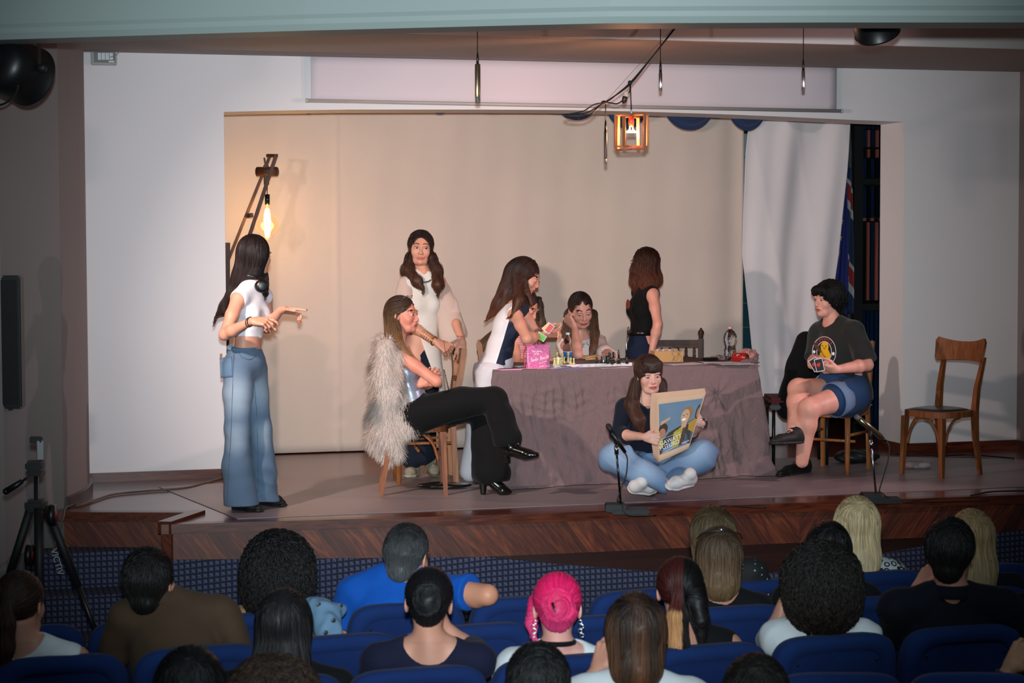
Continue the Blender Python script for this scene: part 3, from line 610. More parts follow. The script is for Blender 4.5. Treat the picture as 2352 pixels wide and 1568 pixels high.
# pink glitter pouch
def glitter():
    q = NB('pink_glitter'); v = q.obj(); vo = q.n('ShaderNodeTexVoronoi'); q.put(vo.inputs['Vector'], v); vo.inputs['Scale'].default_value = 420
    cr = q.n('ShaderNodeSeparateColor'); q.put(cr.inputs[0], vo.outputs['Color']); sp = q.math('GREATER_THAN', cr.outputs[0], .87)
    q.base(q.mix(sp, q.mix(q.noise(v, 60, 3), L((196, 78, 142)), L((222, 104, 166))), L((255, 206, 230))), .4); q.bump(cr.outputs[0], .3, .001); return q.m
M_GLT = glitter(); pc = on(1238, 847)+TY*.02; pg = thing('pouch', 'pink glitter zip pouch with white script lettering standing on the table', 'pouch', pc)
PX_ = nrm(TX+TY*.06); PN = nrm(np.cross(PX_, ZZ))
def pouch(sgn):
    def fn(u, v):
        w_ = .088-.006*v; bul = .022*(1-(2*u-1)**2)**.5*(1-v)**.6+.002; return pc+PX_*((u-.5)*2*w_+.004*v)+PN*bul*sgn+ZZ*(.155*v+.004*math.sin(math.pi*u)*v+.006*(u-.5)*v)
    return fn
b = MB().grid(pouch(1), 24, 16); b2 = MB().grid(pouch(-1), 24, 16); b.add(b2.V, [f[::-1] for f in b2.F]); b.build('pouch_body', M_GLT, pg, True)
MB().bar(pc+PX_*-.085+ZZ*.157, pc+PX_*.088+ZZ*.16, .007, .006, bev=.002).build('zip', mat('pink_zip', (206, 80, 140), .4), pg)
MB().tube(catmull([pc-PX_*.085+ZZ*.15, pc-PX_*.11+ZZ*.10+PN*.01, pc-PX_*.105+ZZ*.03+PN*.02, pc-PX_*.118+ZZ*.005+PN*.03], 6), .004, 8).build('wrist_strap', mat('magenta_strap', (190, 40, 96), .4), pg, True)
M_WT = mat('white_print', (244, 240, 244), .6, var=0)
tx = nrm(PX_+ZZ*.16)
for s_, dx_, dz_, sz, sh_ in (('The place', -.02, .117, .019, 0), ('to be', -.02, .102, .019, 0), ('Saint Barth', .0, .068, .031, .35), ('-Summer Tools-', .035, .018, .012, .2)):
    text(s_, 'lettering', pc+PX_*dx_+ZZ*dz_+PN*.0235, tx if sz > .03 else PX_, PN, sz, M_WT, pg, shear=sh_, ext=.0004)
MB().tube(catmull([pc+PX_*.0+ZZ*.036+PN*.0245, pc+PX_*.03+ZZ*.044+PN*.0245, pc+PX_*.06+ZZ*.052+PN*.022], 5), [.0008]+[.0017]*9+[.0008], 6).build('lettering_flourish', M_WT, pg, True)
# chess board and pieces
bc0 = on(1267, 843); bc1 = on(1462, 843); bw = float(np.linalg.norm(bc1-bc0)); bl = .40; bo = (bc0+bc1)/2+TY*bl/2
cb = thing('chess_board', 'thin white-edged chess board with dark top in front of the open book', 'chess board', bo)
MB().box(bo+ZZ*.012, (bw, bl, .022), TM, .002).build('board_body', mat('board_white', (216, 212, 218), .4), cb)
q = NB('chess_squares'); X, Y, Z = q.sep(q.obj()); ck = q.n('ShaderNodeTexChecker'); q.put(ck.inputs['Vector'], q.obj()); ck.inputs['Scale'].default_value = 16; ck.inputs[1].default_value = (*L((26, 30, 44)), 1); ck.inputs[2].default_value = (*L((60, 64, 78)), 1); q.base(ck.outputs[0], .4)
MB().box(bo+ZZ*.0235, (bw-.03, bl-.03, .002), TM).build('playing_surface', q.m, cb)
M_CW = mat('ivory_plastic', (206, 196, 134), .35, coat=.3); M_CB = mat('black_chess_plastic', (14, 20, 20), .2, coat=.4)
PR = {'pawn': ([(.012, 0), (.0125, .004), (.009, .008), (.005, .018), (.0045, .026), (.007, .028), (.0045, .030), (.0065, .035), (.007, .038), (.0055, .043), (.001, .045)], None),
      'rook': ([(.014, 0), (.0145, .005), (.010, .009), (.0075, .03), (.007, .036), (.010, .038), (.010, .047), (.0085, .047), (.0085, .044), (.001, .044)], None),
      'bishop': ([(.013, 0), (.014, .005), (.010, .009), (.006, .025), (.005, .038), (.008, .04), (.005, .042), (.0075, .05), (.0065, .058), (.002, .064), (.003, .067), (.001, .069)], None),
      'knight': ([(.013, 0), (.014, .005), (.010, .009), (.008, .02)], 'k'),
      'queen': ([(.015, 0), (.0155, .006), (.011, .01), (.0065, .03), (.0055, .052), (.009, .054), (.0055, .057), (.0095, .07), (.0075, .072), (.004, .075), (.001, .078)], None),
      'king': ([(.015, 0), (.0155, .006), (.011, .01), (.007, .03), (.006, .055), (.010, .057), (.006, .06), (.010, .074), (.008, .077), (.001, .079)], 'c')}
def piece(kind, m_):
    prof, ex = PR[kind]; b = MB().lathe(prof, (0, 0, 0), 18)
    if ex == 'c': b.box((0, 0, .087), (.0035, .0035, .018)).box((0, 0, .088), (.011, .0035, .0035))
    if ex == 'k':
        P = [(-.008, .018), (.009, .018), (.008, .032), (.011, .044), (.004, .054), (-.002, .056), (-.013, .045), (-.012, .040), (-.004, .041), (-.007, .030)]
        b.prism([A3(x, -.005, z) for x, z in P], (0, .010, 0))
    return b.me(kind, m_, ex != 'k')
def pieces(lst, m_, colour, grp):
    cache = {}
    for kind, px, py, lab in lst:
        if kind not in cache: cache[kind] = piece(kind, m_)
        o = bpy.data.objects.new('chess_'+kind, cache[kind]); COL.objects.link(o); p = PZ(px, py, TZ+.004+.0245); o.location = tuple(p); o.rotation_euler = (0, 0, -TH)
        tag(o, lab, 'chess piece', grp)
pieces([('king', 1279, 835, 'ivory chess king, tallest pale piece at the left of the board'), ('rook', 1274, 838, 'ivory chess rook in front of the king at the board corner'), ('rook', 1288, 837, 'ivory chess rook right of the ivory king, second from the board corner'), ('bishop', 1292, 832, 'ivory chess bishop half hidden behind the ivory rooks'), ('knight', 1282, 838, 'ivory chess knight between the two ivory rooks'),
        ('queen', 1305, 833, 'ivory chess queen in front of the small water bottle'), ('pawn', 1296, 834, 'ivory chess pawn just left of the ivory queen'), ('pawn', 1311, 836, 'ivory chess pawn just right of the ivory queen'), ('pawn', 1318, 837, 'ivory chess pawn farthest right of the pale pieces')], M_CW, 'ivory', 'ivory chess pieces')
pieces([('pawn', 1370, 834, 'black chess pawn standing alone at the left of the black pieces'), ('pawn', 1382, 833, 'black chess pawn second from the left of the black pieces'), ('knight', 1387, 834, 'black chess knight between the leading black pawns'), ('rook', 1394, 832, 'black chess rook in the left half of the black group'), ('pawn', 1396, 835, 'black chess pawn in front of the black rook'),
        ('bishop', 1402, 833, 'black chess bishop in the middle of the black group'), ('queen', 1409, 834, 'black chess queen just left of the black king'), ('pawn', 1406, 836, 'black chess pawn in front of the black queen'), ('king', 1421, 835, 'black chess king, tallest black piece with a cross'), ('bishop', 1399, 829, 'black chess bishop at the back of the black group'), ('pawn', 1440, 835, 'black chess pawn right of the green disc')], M_CB, 'black', 'black chess pieces')
p = PZ(1433, 834, TZ+.0285); o = MB().cyl(p+A3(0, 0, .010), p+A3(0, .004, .010), .010, n=20).build('green_disc', mat('green_felt', (10, 100, 78), .6), None); tag(base_at(o, p), 'small green disc on edge beside the rightmost black pawn', 'disc')
# open book
bk = PZ(1362, 829, TZ+.004); t = thing('book', 'thick open book with yellowed pages in front of the reading woman', 'book', bk)
M_PG = mat('yellowed_pages', (206, 162, 104), .8, var=.15, vs=40, stretch=(1, 1, 30)); rb = nrm(TX*.97+TY*.2); ry = np.cross(ZZ, rb)
for sg in (-1, 1):
    MB().grid(lambda u, v: bk+rb*sg*(u*.135)+ry*((v-.5)*.19)+ZZ*(.008+.030*math.sin(min(1, u*1.25)*math.pi*.8)**.8*(1-.35*u)+.006), 18, 6, .004).build('page', mat('page_surface', (214, 180, 132), .8), t, True)
    MB().grid(lambda u, v: bk+rb*sg*(u*.135)+ry*(-.096+.001*v)+ZZ*(.004+v*(.028*math.sin(min(1, u*1.25)*math.pi*.8)**.8*(1-.35*u)+.008)), 18, 4, .001).build('page_block', M_PG, t, True)
MB().grid(lambda u, v: bk+rb*(u-.5)*.285+ry*((v-.5)*.2)+ZZ*(.002+.002*abs(2*u-1)), 6, 4, .003).build('cover', mat('teal_cover', (66, 96, 104), .5), t)
# bottles
M_PET = mat('clear_pet', (232, 240, 246), .04, var=0, trans=1.0, ior=1.12); M_PETC = NB('crumpled_pet'); q = M_PETC; q.base(L((236, 236, 240)), .06); q.b.inputs['Transmission Weight'].default_value = 1; q.b.inputs['IOR'].default_value = 1.18
vo = q.n('ShaderNodeTexVoronoi'); q.put(vo.inputs['Vector'], q.obj()); vo.inputs['Scale'].default_value = 55; q.bump(vo.outputs['Distance'], .35, .008); M_PETC = q.m
def shell(prof, t=.0012):
    return prof+[(max(.0008, r-t), h) for r, h in prof[::-1]]
bp0 = PZ(1304, 831, TZ+.004)+ZZ*.001; t = thing('water_bottle', 'small clear water bottle with white cap and blue label behind the pale chess pieces', 'bottle', bp0)
MB().lathe([(.026, 0), (.031, .006), (.031, .03), (.030, .075), (.032, .09), (.032, .105), (.026, .118), (.024, .124), (.031, .14), (.031, .15), (.022, .175), (.0125, .185), (.0125, .192)], bp0, 26).build('bottle', M_PET, t, True)
q = NB('blue_label'); X, Y, Z = q.sep(q.obj()); q.base(q.mix(q.noise(q.scale(q.obj(), (1, 1, 2)), 14, 3), L((10, 46, 130)), L((60, 140, 214))), .35)
MB().lathe([(.0315, .028), (.0318, .029), (.0318, .074), (.0315, .075)], bp0, 26).build('label', q.m, t, True)
MB().lathe([(.0325, .071), (.0325, .074)], bp0, 26).build('label_band', M_WT, t, True)
MB().lathe([(.0135, .188), (.0145, .189), (.0145, .203), (.0135, .205)], bp0, 20).build('cap', mat('white_cap', (222, 226, 232), .4), t, True)
bp1 = PZ(1677, 826, TZ+.004)+ZZ*.001; t = thing('water_bottle', 'large empty crinkled clear bottle with pale pink cap near the red can', 'bottle', bp1)
MB().lathe([(.036, 0), (.043, .006), (.041, .02), (.044, .03), (.040, .05), (.044, .062), (.040, .075), (.036, .088), (.034, .10), (.036, .11), (.042, .13), (.047, .15), (.047, .165), (.043, .18), (.030, .2), (.015, .212), (.013, .222)], bp1, 30).build('bottle', M_PETC, t, True)
MB().lathe([(.014, .217), (.0155, .218), (.0155, .231), (.0145, .233)], bp1, 20).build('cap', mat('pale_pink_cap', (226, 164, 178), .4), t, True)
# cardboard box with wires
p = on(1540, 831)+TY*.06; t = thing('cardboard_box', 'open kraft cardboard box with glass jars and tangled wire, right of the standing woman', 'box', p)
M_KR = mat('kraft_card', (184, 142, 92), .8, var=.06); bxx = nrm(TX+TY*-.25); bxy = np.cross(ZZ, bxx); BM = np.stack([bxx, bxy, ZZ], 1)
for cx_, cy_, dx_, dy_ in ((0, -.075, .2, .003), (0, .075, .2, .003), (-.1, 0, .003, .15), (.1, 0, .003, .15)): MB().box(p+bxx*cx_+bxy*cy_+ZZ*.038, (dx_, dy_, .075), BM).build('side', M_KR, t)
MB().box(p+ZZ*.003, (.2, .15, .003), BM).build('bottom', M_KR, t)
for k_ in range(4):
    j = p+bxx*(-.065+.044*k_)+bxy*(.01*(k_ % 2))+ZZ*.005; o = thing('glass_jar', 'little lidded glass jar in the cardboard box, %s' % ['leftmost in the row', 'second from the left', 'third from the left', 'rightmost in the row'][k_], 'jar', j, 0, 'jars in the cardboard box')
    MB().lathe([(.016, 0), (.018, .004), (.018, .055), (.014, .066)], j, 16).build('jar', M_PET, o, True); MB().lathe([(.015, .066), (.016, .067), (.016, .08), (.014, .082)], j, 16).build('lid', mat('pale_lid', (190, 160, 150), .4), o, True)
wp = [p+bxx*RNG.uniform(-.0, .09)+bxy*RNG.uniform(-.085, .0)+ZZ*RNG.uniform(.03, .10) for _ in range(14)]; wp = [x-bxy*max(0, np.dot(x-p, bxy)+.0)*1.0 if x[2] < TZ+.07 else x for x in wp]
wp = [p+bxx*a_-bxy*.082+ZZ*h_ for a_, h_ in ((.02, .005), (.035, .04), (.02, .06), (.05, .09), (.075, .10), (.06, .05), (.03, .02), (.055, .015), (.07, .05), (.085, .09), (.06, .105), (.045, .085), (.09, .03), (.08, .006))]
o = MB().tube(catmull(wp, 5), .0009, 5).build('wire', mat('dark_wire', (60, 50, 46), .4), None, True); tag(base_at(o, p), 'thin tangled wire hanging over the front of the cardboard box', 'wire')
p = on(1632, 827); t = thing('remote_control', 'flat black handset lying behind the white papers', 'handset', p); MB().box(p+ZZ*.01, (.11, .05, .018), TM, .006).build('body', M_BLK, t); MB().box(p+ZZ*.02, (.08, .03, .002), TM).build('button_area', mat('grey_rubber', (60, 60, 64), .6), t)
p = on(1700, 832)+ZZ*.034; axn = nrm(HR*.75-HF*.62); t = thing('drink_can', 'red drink can lying on its side with its silver end facing the hall', 'can', p)
MB().lathe([(.024, -.058), (.033, -.05), (.033, .046), (.028, .055)], p, 24, axn).build('can_body', mat('red_can', (168, 34, 30), .3, .3, var=.1), t, True)
MB().lathe([(.026, .052), (.028, .056), (.0255, .057), (.0245, .053), (.001, .053)], p, 24, axn).build('can_end', mat('aluminium', (190, 190, 194), .3, 1.0, var=0), t, True)
MB().ball(p+axn*.056, .008, 10, (1, 1, .5)).build('pull_tab', M_CHR, t, True)
text('Cola', 'lettering', p-axn*.01+nrm(np.cross(axn, ZZ))*.0+ZZ*.012-HF*.0335, axn, nrm(-HF), .026, M_WT, t, shear=.3)
def lump(px, py, rx, ry, rz, m_, name, label, cat, seed, lift=0.0):
    c = on(px, py)+ZZ*(rz*.5+lift); g = np.random.default_rng(seed); ph = g.uniform(0, 6, 12)
    def fn(u, v):
        a, e = u*2*math.pi, (v-.5)*math.pi; d = A3(math.cos(a)*math.cos(e), math.sin(a)*math.cos(e), math.sin(e))
        r = 1+.16*math.sin(5*a+ph[0]+3*e)+.12*math.sin(9*a+ph[1]-4*e)+.08*math.sin(15*a+7*e+ph[2]); return c+(TX*d[0]*rx+TY*d[1]*ry)*r*min(1, 1.0)+ZZ*max(-rz*.48, d[2]*rz*r)
    o = MB().grid(fn, 60, 26).build(name, m_, None, True); return tag(base_at(o, c-ZZ*rz*.5), label, cat)
lump(1716, 828, .075, .05, .05, cloth_mat('dusty_pink_cloth', (190, 128, 122)), 'cloth_bundle', 'crumpled dusty pink cloth behind the red drink can', 'cloth', 3)
lump(1722, 834, .06, .03, .018, M_LIN, 'napkin', 'crumpled mauve scrap of linen at the right end of the table top', 'cloth', 5)
lump(1655, 826, .07, .04, .02, M_LIN, 'napkin', 'rumpled mauve fold of linen left of the large clear bottle', 'cloth', 6)
# ---- hanging microphones
M_CAB = mat('black_cable', (20, 20, 21), .5, var=0); M_GOLD = mat('champagne_metal', (140, 128, 104), .3, .9, var=.02); M_MESH = mat('mic_grille', (130, 132, 134), .35, .8, bump=.9, bs=700, bd=.003)
def hang(px, ytop, yb0, yb1, r, Y, m_, lab, silver=False):
    a, b_, c, d = PY(px, ytop, Y), PY(px, yb0-26, Y), PY(px, yb0, Y), PY(px, yb1, Y); a[0] = b_[0] = d[0] = c[0]
    t = thing('hanging_microphone', lab, 'microphone', c, 0, 'microphones hanging over the stage'); H = c[2]-d[2]
    MB().tube([A3(c[0], Y, 3.42) if ytop < 100 else PY(px, ytop, Y), b_], .003, 8).build('cable', M_CAB, t, True)
    MB().tube([b_, b_+(c-b_)*.5, c], [.004, .008, .0085], 12).build('plug', M_BLK, t, True)
    MB().lathe([(r*.85, 0), (r, -.004), (r, -H*.80), (r*.97, -H*.81), (r*.97, -H*.83), (r, -H*.84)], c, 18).build('body', m_, t, True)
    MB().lathe([(r*.93, -H*.84), (r*.95, -H*.97), (r*.8, -H)], c, 18).build('grille', M_MESH, t, True)
    MB().lathe([(r*1.02, -H*.79), (r*1.02, -H*.80)], c, 18).build('ring', mat('red_ring', (120, 40, 30), .4) if not silver else M_BLK, t, True)
hang(1097, 50, 147, 237, .0165, 11.6, M_GOLD, 'large champagne microphone hanging at the left over the projection screen')
hang(1517, 50, 167, 210, .0105, 11.6, M_CHR, 'slim silver microphone hanging right of the caged lantern', True)
hang(1845, 50, 163, 208, .0105, 11.6, M_CHR, 'slim silver microphone hanging at the right end of the projection screen', True)
hang(1391, 235, 303, 376, .0095, 11.80, mat('dark_metal', (44, 40, 38), .35, .5), 'slim dark microphone hanging just left of the caged lantern', True)
# cable bundle
YC = 11.8
def cp(*pts, Y=YC): return catmull([PY(x, y, Y) for x, y in pts], 8)
t = thing('cable_bundle', 'bundle of black cables slung diagonally from the ceiling to the lintel', 'cables', PY(1390, 235, YC))
for k_, pts in enumerate([((1700, -135), (1640, -45), (1575, 35), (1535, 85), (1490, 140), (1447, 190), (1415, 218), (1393, 234), (1365, 240), (1340, 255), (1308, 262), (1296, 264), (1303, 270), (1330, 272)), ((1695, -135), (1636, -45), (1572, 35), (1500, 128), (1449, 192), (1400, 228), (1380, 240), (1350, 258), (1320, 262), (1300, 262)),
                          ((1447, 192), (1446, 210), (1432, 228), (1418, 238), (1400, 236), (1388, 236), (1370, 250), (1355, 264), (1335, 271), (1310, 270))]):
    MB().tube(cp(*pts, Y=YC+.008*k_), .0042, 8).build('cable', M_CAB, t, True)
MB().tube(cp((1560, 50), (1480, 135), (1392, 232), Y=YC-.01), .0012, 5).build('thin_cord', mat('brown_cord', (120, 64, 44), .6), t, True)
MB().ball(PY(1447, 190, YC), .015, 10).ball(PY(1388, 235, YC), .012, 10, (1.8, 1, 1)).build('knot', M_BLKR, t, True)
p = PY(1436, 222, YC-.02); MB().lathe([(.006, -.045), (.015, -.035), (.017, -.01), (.016, 0)], p, 14, nrm((.25, 0, 1))).build('plug', mat('black_plug', (40, 26, 20), .4), t, True); MB().lathe([(.016, 0), (.015, .03), (.006, .042)], p, 14, nrm((.25, 0, 1))).build('socket', mat('white_socket', (214, 190, 176), .4), t, True)
# lantern
lp = PY(1450, 302, YC); t = thing('hanging_lantern', 'hanging lantern of nested wooden square frames with a glowing ring bulb', 'lantern', lp)
M_LW = wood('lantern_wood', (112, 60, 26), (158, 96, 50), .5, 2, 8, 0)
def sq_frame(ang, w_, h_, th, dz_=0.0, tilt=0.0):
    x = nrm(HR*math.cos(ang)+HF*math.sin(ang)); z = nrm(ZZ+x*tilt); b = MB(); c = lp+ZZ*dz_; up_ = np.cross(x, z)
    for a_, b_ in ((-1, 0), (1, 0)): b.bar(c+x*a_*w_/2-z*h_/2, c+x*a_*w_/2+z*h_/2, .022, th, up=x)
    for a_ in (-1, 1): b.bar(c-x*(w_/2-.004)+z*a_*(h_/2-.004), c+x*(w_/2-.004)+z*a_*(h_/2-.004), .022, th)
    b.build('frame', M_LW, t)
sq_frame(.15, .205, .205, .011, .006); sq_frame(-.75, .215, .225, .011, -.002, .02); sq_frame(.9, .155, .19, .010, 0, -.02)
MB().tube([PY(1448, 195, YC), lp+ZZ*.13], .0035, 8).build('cord', M_CAB, t, True); MB().lathe([(.006, .10), (.006, .135)], lp, 10).build('cord_grip', mat('pale_grip', (190, 190, 196), .4), t, True)
MB().lathe([(.004, .10), (.013, .095), (.017, .082), (.018, .05), (.016, .045), (.015, .03)], lp, 18).build('socket', mat('amber_socket', (150, 62, 30), .3), t, True)
M_HOT = mat('warm_lamp_glass', (255, 190, 110), .3, var=0, emit=26)
bl_ = MB()
for a_ in (-1, 1): bl_.tube([lp+ZZ*.03+HR*a_*.008, lp+ZZ*.012+HR*a_*.010, lp+ZZ*.003+HR*a_*.018], .0045, 8)
bl_.tube([lp+ZZ*-.002+HR*.026*math.cos(a_)+HF*.026*math.sin(a_) for a_ in np.linspace(0, 2*math.pi, 28)], .006, 8, False); bl_.build('bulb', M_HOT, t, True)
light('lantern_light', 'POINT', tuple(lp+ZZ*.0), None, 46, (1, .44, .22), .03)
# wooden crane floor lamp
YLm = 14.25
def lq(x, y, dy=0.0): return PY(x, y, YLm+dy)
lb = PY(560, 700, YLm); t = thing('floor_lamp', 'tall wooden crane-shaped floor lamp with a large glowing amber bulb', 'lamp', (lb[0], YLm, 0))
M_LMP = wood('walnut_lamp_wood', (48, 24, 12), (84, 46, 22), .6, 2, 9, 0)
MB().bar(lq(516, 618, .08), lq(620, 358, .08), .022, .02).build('arm_rail', M_LMP, t); MB().bar(lq(540, 640, -.08), lq(633, 360, -.08), .024, .024).build('arm_rail', M_LMP, t)
MB().bar(lq(616, 357, .09), lq(634, 357, -.09), .03, .022).build('end_block', M_LMP, t); MB().bar(lq(571, 496, .09), lq(578, 494, -.09), .024, .03).build('cross_block', M_LMP, t)
MB().cyl(lq(591, 394, .04), lq(636, 394, -.05), .034, n=24).build('roller', M_LMP, t, True)
MB().bar(lq(611, 378), lq(612, 425), .035, .038, bev=.004).bar(lq(607, 362), lq(610, 380), .012, .01).build('pivot_block', M_LMP, t)
MB().bar(A3(lq(516, 618)[0]-.02, YLm, .0), A3(lq(530, 618)[0]-.03, YLm, 1.6), .05, .05).build('post', M_LMP, t); MB().bar(A3(lq(576, 900)[0], YLm+.02, .03), A3(lq(530, 640)[0], YLm+.02, 1.3), .03, .03).build('strut', M_LMP, t)
MB().box((lq(540, 900)[0], YLm, .02), (.5, .4, .04), bev=.006).build('base', M_LMP, t)
bc = lq(614, 512); MB().tube([lq(614, 424), lq(614, 446)], .003, 8).build('cord', M_CAB, t, True); MB().cyl(lq(614, 446), lq(614, 470), .018, n=20).build('socket', mat('dark_green_socket', (22, 34, 28), .2, .5), t, True)
q = NB('amber_glass'); q.base(L((60, 36, 12)), .03); q.b.inputs['Transmission Weight'].default_value = .0; q.b.inputs['Alpha'].default_value = .30
q.b.inputs['Emission Color'].default_value = (1, .66, .30, 1); q.b.inputs['Emission Strength'].default_value = .75
MB().lathe([(.018, .13), (.02, .10), (.03, .08), (.06, .045), (.083, .01), (.086, -.015), (.078, -.045), (.055, -.075), (.028, -.10), (.012, -.122), (.001, -.126)], bc, 32).build('glass_globe', q.m, t, True)
M_FIL = mat('glowing_filament', (255, 206, 120), .3, var=0, emit=60)
fb = MB()
for k_ in range(4):
    fb.tube([bc+ZZ*(.10-.2*s_)+A3(math.cos(s_*16+k_*1.6), math.sin(s_*16+k_*1.6), 0)*(.012+.012*math.sin(s_*math.pi)) for s_ in np.linspace(0, 1, 30)], .0035, 6)
fb.build('filament', M_FIL, t, True); light('floor_lamp_light', 'POINT', tuple(bc+A3(0, -.0, 0)), None, 15, (1, .60, .22), .06)
# ---- stage lights hung from the beam
def par(px, py, d, r, tilt, lab, yaw=0.0, up_=.3):
    c = PD(px, py, d); t = thing('stage_light', lab, 'stage light', c, 0, 'stage lights behind the ceiling beam'); ax_ = nrm(HF*math.cos(tilt)*math.cos(yaw)+HR*math.sin(yaw)-ZZ*math.sin(tilt))
    MB().lathe([(r*.2, -r*1.0), (r*.75, -r*.95), (r*.95, -r*.6), (r, -r*.1), (r, r*.7), (r*1.03, r*.72), (r*1.03, r*.8), (r*.9, r*.8), (r*.85, r*.6), (.001, r*.5)], c, 32, ax_).build('housing', M_BLK, t, True)
    s_ = nrm(np.cross(ax_, ZZ)); zc = 3.42-c[2]
    for a_ in (-1, 1): MB().bar(c+s_*a_*r*1.06, c+s_*a_*r*1.0+ZZ*min(zc, .55), .022, .006, up=s_).build('yoke_arm', M_BLKR, t)
    MB().lathe([(.02, 0), (.024, .01), (.02, .035), (.008, .045)], c+s_*r*1.06, 12, s_).build('knob', M_BLKR, t, True); MB().lathe([(.02, 0), (.024, .01), (.02, .035), (.008, .045)], c-s_*r*1.06, 12, -s_).build('knob', M_BLKR, t, True)
    return t, c, ax_, s_
t, c, ax_, s_ = par(36, 160, 10.35, .155, .25, 'round black stage light with a small blue display hanging at the top left', .5)
MB().box(c-ax_*.160+ZZ*.01, (.045, .006, .045), np.stack([s_, ax_, np.cross(s_, ax_)], 1)).build('display', mat('blue_display', (40, 120, 230), .3, var=0, emit=.6), t)
MB().tube(catmull([PD(-30, 245, 10.3), PD(10, 238, 10.25), PD(35, 215, 10.22), PD(42, 195, 10.2)], 8), .006, 8).build('safety_cable', M_CAB, t, True)
par(2008, 42, 10.6, .12, 1.0, 'black stage light whose lower half shows under the beam at the upper right', .3)
p = PD(2173, 52, 11.6); o = MB().lathe([(.03, 0), (.045, .015), (.045, .06)], p, 18, (.3, 0, 1)).build('small_spotlight', mat('dark_plum_metal', (54, 34, 40), .3), None, True); tag(base_at(o, p), 'small dark ceiling spotlight just peeping under the beam at the right', 'stage light')
# wall speaker and tripod
p = PD(0, 785, 11.55); sp = thing('wall_speaker', 'tall flat black loudspeaker panel fixed on the left wall', 'speaker', p); sn = nrm(A3(.66, -.75, 0)); sx_ = nrm(np.cross(ZZ, sn)); SM = np.stack([sx_, sn, ZZ], 1)
tp_ = PD(10, 632, 11.55)[2]; bt_ = PD(10, 938, 11.55)[2]; r_ = PD(44, 785, 11.55)
hw = .22; cs = A3(r_[0], r_[1], 0)-HR*hw*.9; MS = np.stack([HR, HF, ZZ], 1)
MB().box(cs+ZZ*(tp_+bt_)/2, (hw*2, .10, tp_-bt_), MS, .012).build('cabinet', M_BLK, sp); MB().box(cs+ZZ*(tp_+bt_)/2-HF*.052, (hw*2-.04, .006, tp_-bt_-.05), MS, .002).build('grille', mat('speaker_grille', (12, 12, 13), .7, bump=.4, bs=600), sp)
MB().cyl(cs+ZZ*(bt_-.012)+HR*.14, cs+ZZ*(bt_+.01)+HR*.14, .012).build('knob', M_BLKR, sp)
MB().bar(cs+ZZ*(tp_+bt_)/2+HF*.05, cs+ZZ*(tp_+bt_)/2+HF*.35, .06, .06).build('wall_bracket', M_BLKR, sp)
dT = 9.7
def tq(x, y, dd=0.0): return PD(x, y, dT+dd)
tb_ = tq(88, 1130); t = thing('camera_tripod', 'black camera tripod with pan handle standing in front of the left wall', 'tripod', (tb_[0], tb_[1], -.74))
MB().cyl(tq(83, 1092), tq(85, 1400), .011).build('centre_column', mat('satin_steel', (60, 62, 66), .3, .8), t, True)
MB().box(tq(80, 1070), (.085, .07, .045), MS, .01).box(tq(80, 1085), (.075, .06, .03), MS, .008).build('pan_head', M_BLK, t); MB().box(tq(80, 1060), (.06, .05, .012), MS).build('mount_plate', M_BLKR, t)
MB().bar(tq(93, 1055), tq(92, 1012), .03, .018).bar(tq(98, 1010), tq(68, 1010), .02, .035, bev=.005).build('phone_clamp', M_BLK, t)
MB().tube([tq(78, 1084), tq(60, 1098), tq(50, 1106)], .006, 8).tube([tq(52, 1104), tq(35, 1115), tq(14, 1128)], [.012, .015, .016], 12).ball(tq(14, 1128), .017, 12).build('pan_handle', M_BLK, t, True)
MB().box(tq(83, 1160), (.10, .09, .06), MS, .015).build('leg_collar', M_BLK, t)
cen = tb_; zt_ = tq(85, 1165)[2]
for a_, tag_ in ((2.9, 0), (4.95, 1), (.35, 2)):
    dr = HR*math.cos(a_)+HF*math.sin(a_)*1.0; top_ = A3(cen[0], cen[1], zt_)+dr*.04; ft = A3(cen[0], cen[1], -.73)+dr*.42
    g = thing  # legs
    MB().tube([top_, top_+(ft-top_)*.38], [.022, .02], 12).build('leg', M_BLKR, t, True); MB().tube([top_+(ft-top_)*.38, top_+(ft-top_)*.7], .014, 10).build('leg', M_BLK, t, True)
    MB().tube([top_+(ft-top_)*.7, ft], .010, 10).ball(ft, .016, 10).build('leg', M_BLK, t, True)
    MB().box(top_+(ft-top_)*.7, (.045, .045, .04), MS, .008).build('leg_clamp', M_BLKR, t)
for px, py in ((121, 1183), (68, 1275)):
    c = tq(px, py, -.05); MB().cyl(c-HR*.014, c+HR*.014, .052, n=30).build('crank_wheel', M_BLK, t, True); MB().cyl(c-HR*.016, c+HR*.016, .020, n=20).build('wheel_hub', mat('red_hub', (150, 24, 30), .4), t, True)
a_ = tq(122, 1268, -.35); text('VICTIV', 'lettering', tq(131, 1290, -.45), nrm(tq(141, 1330)-tq(121, 1260)), nrm(-FW), .042, mat('grey_print', (150, 154, 158), .5), t)
# ---- microphone stands on the stage front
def micstand(base, lab, bw_, pts, m_, clipm, cable):
    t = thing('microphone_stand', lab, 'microphone stand', base); d0 = dep(base)
    MB().box(base+ZZ*.014+HR*bw_*.25, (bw_, .16, .028), MS, .006).box(base+ZZ*.035-HR*bw_*.15, (.12, .13, .045), MS, .006).build('weighted_base', M_BLKR, t)
    (x0, y0_), (x1, y1_), (x2, y2_), (x3, y3_) = pts
    a, b_ = base+ZZ*.05, PD(x1, y1_, d0); MB().tube([a, b_], .0065, 12).build('pole', M_CHR if m_ is M_GOLD else mat('dark_pole', (60, 62, 66), .2, .9), t, True)
    MB().tube([a+(b_-a)*.78, a+(b_-a)*.92], .013, 14).build('height_clutch', M_CHR, t, True)
    MB().tube([b_-ZZ*.02, b_+ZZ*.03], .012, 12).build('clip', M_BLKR, t, True)
    return t, d0
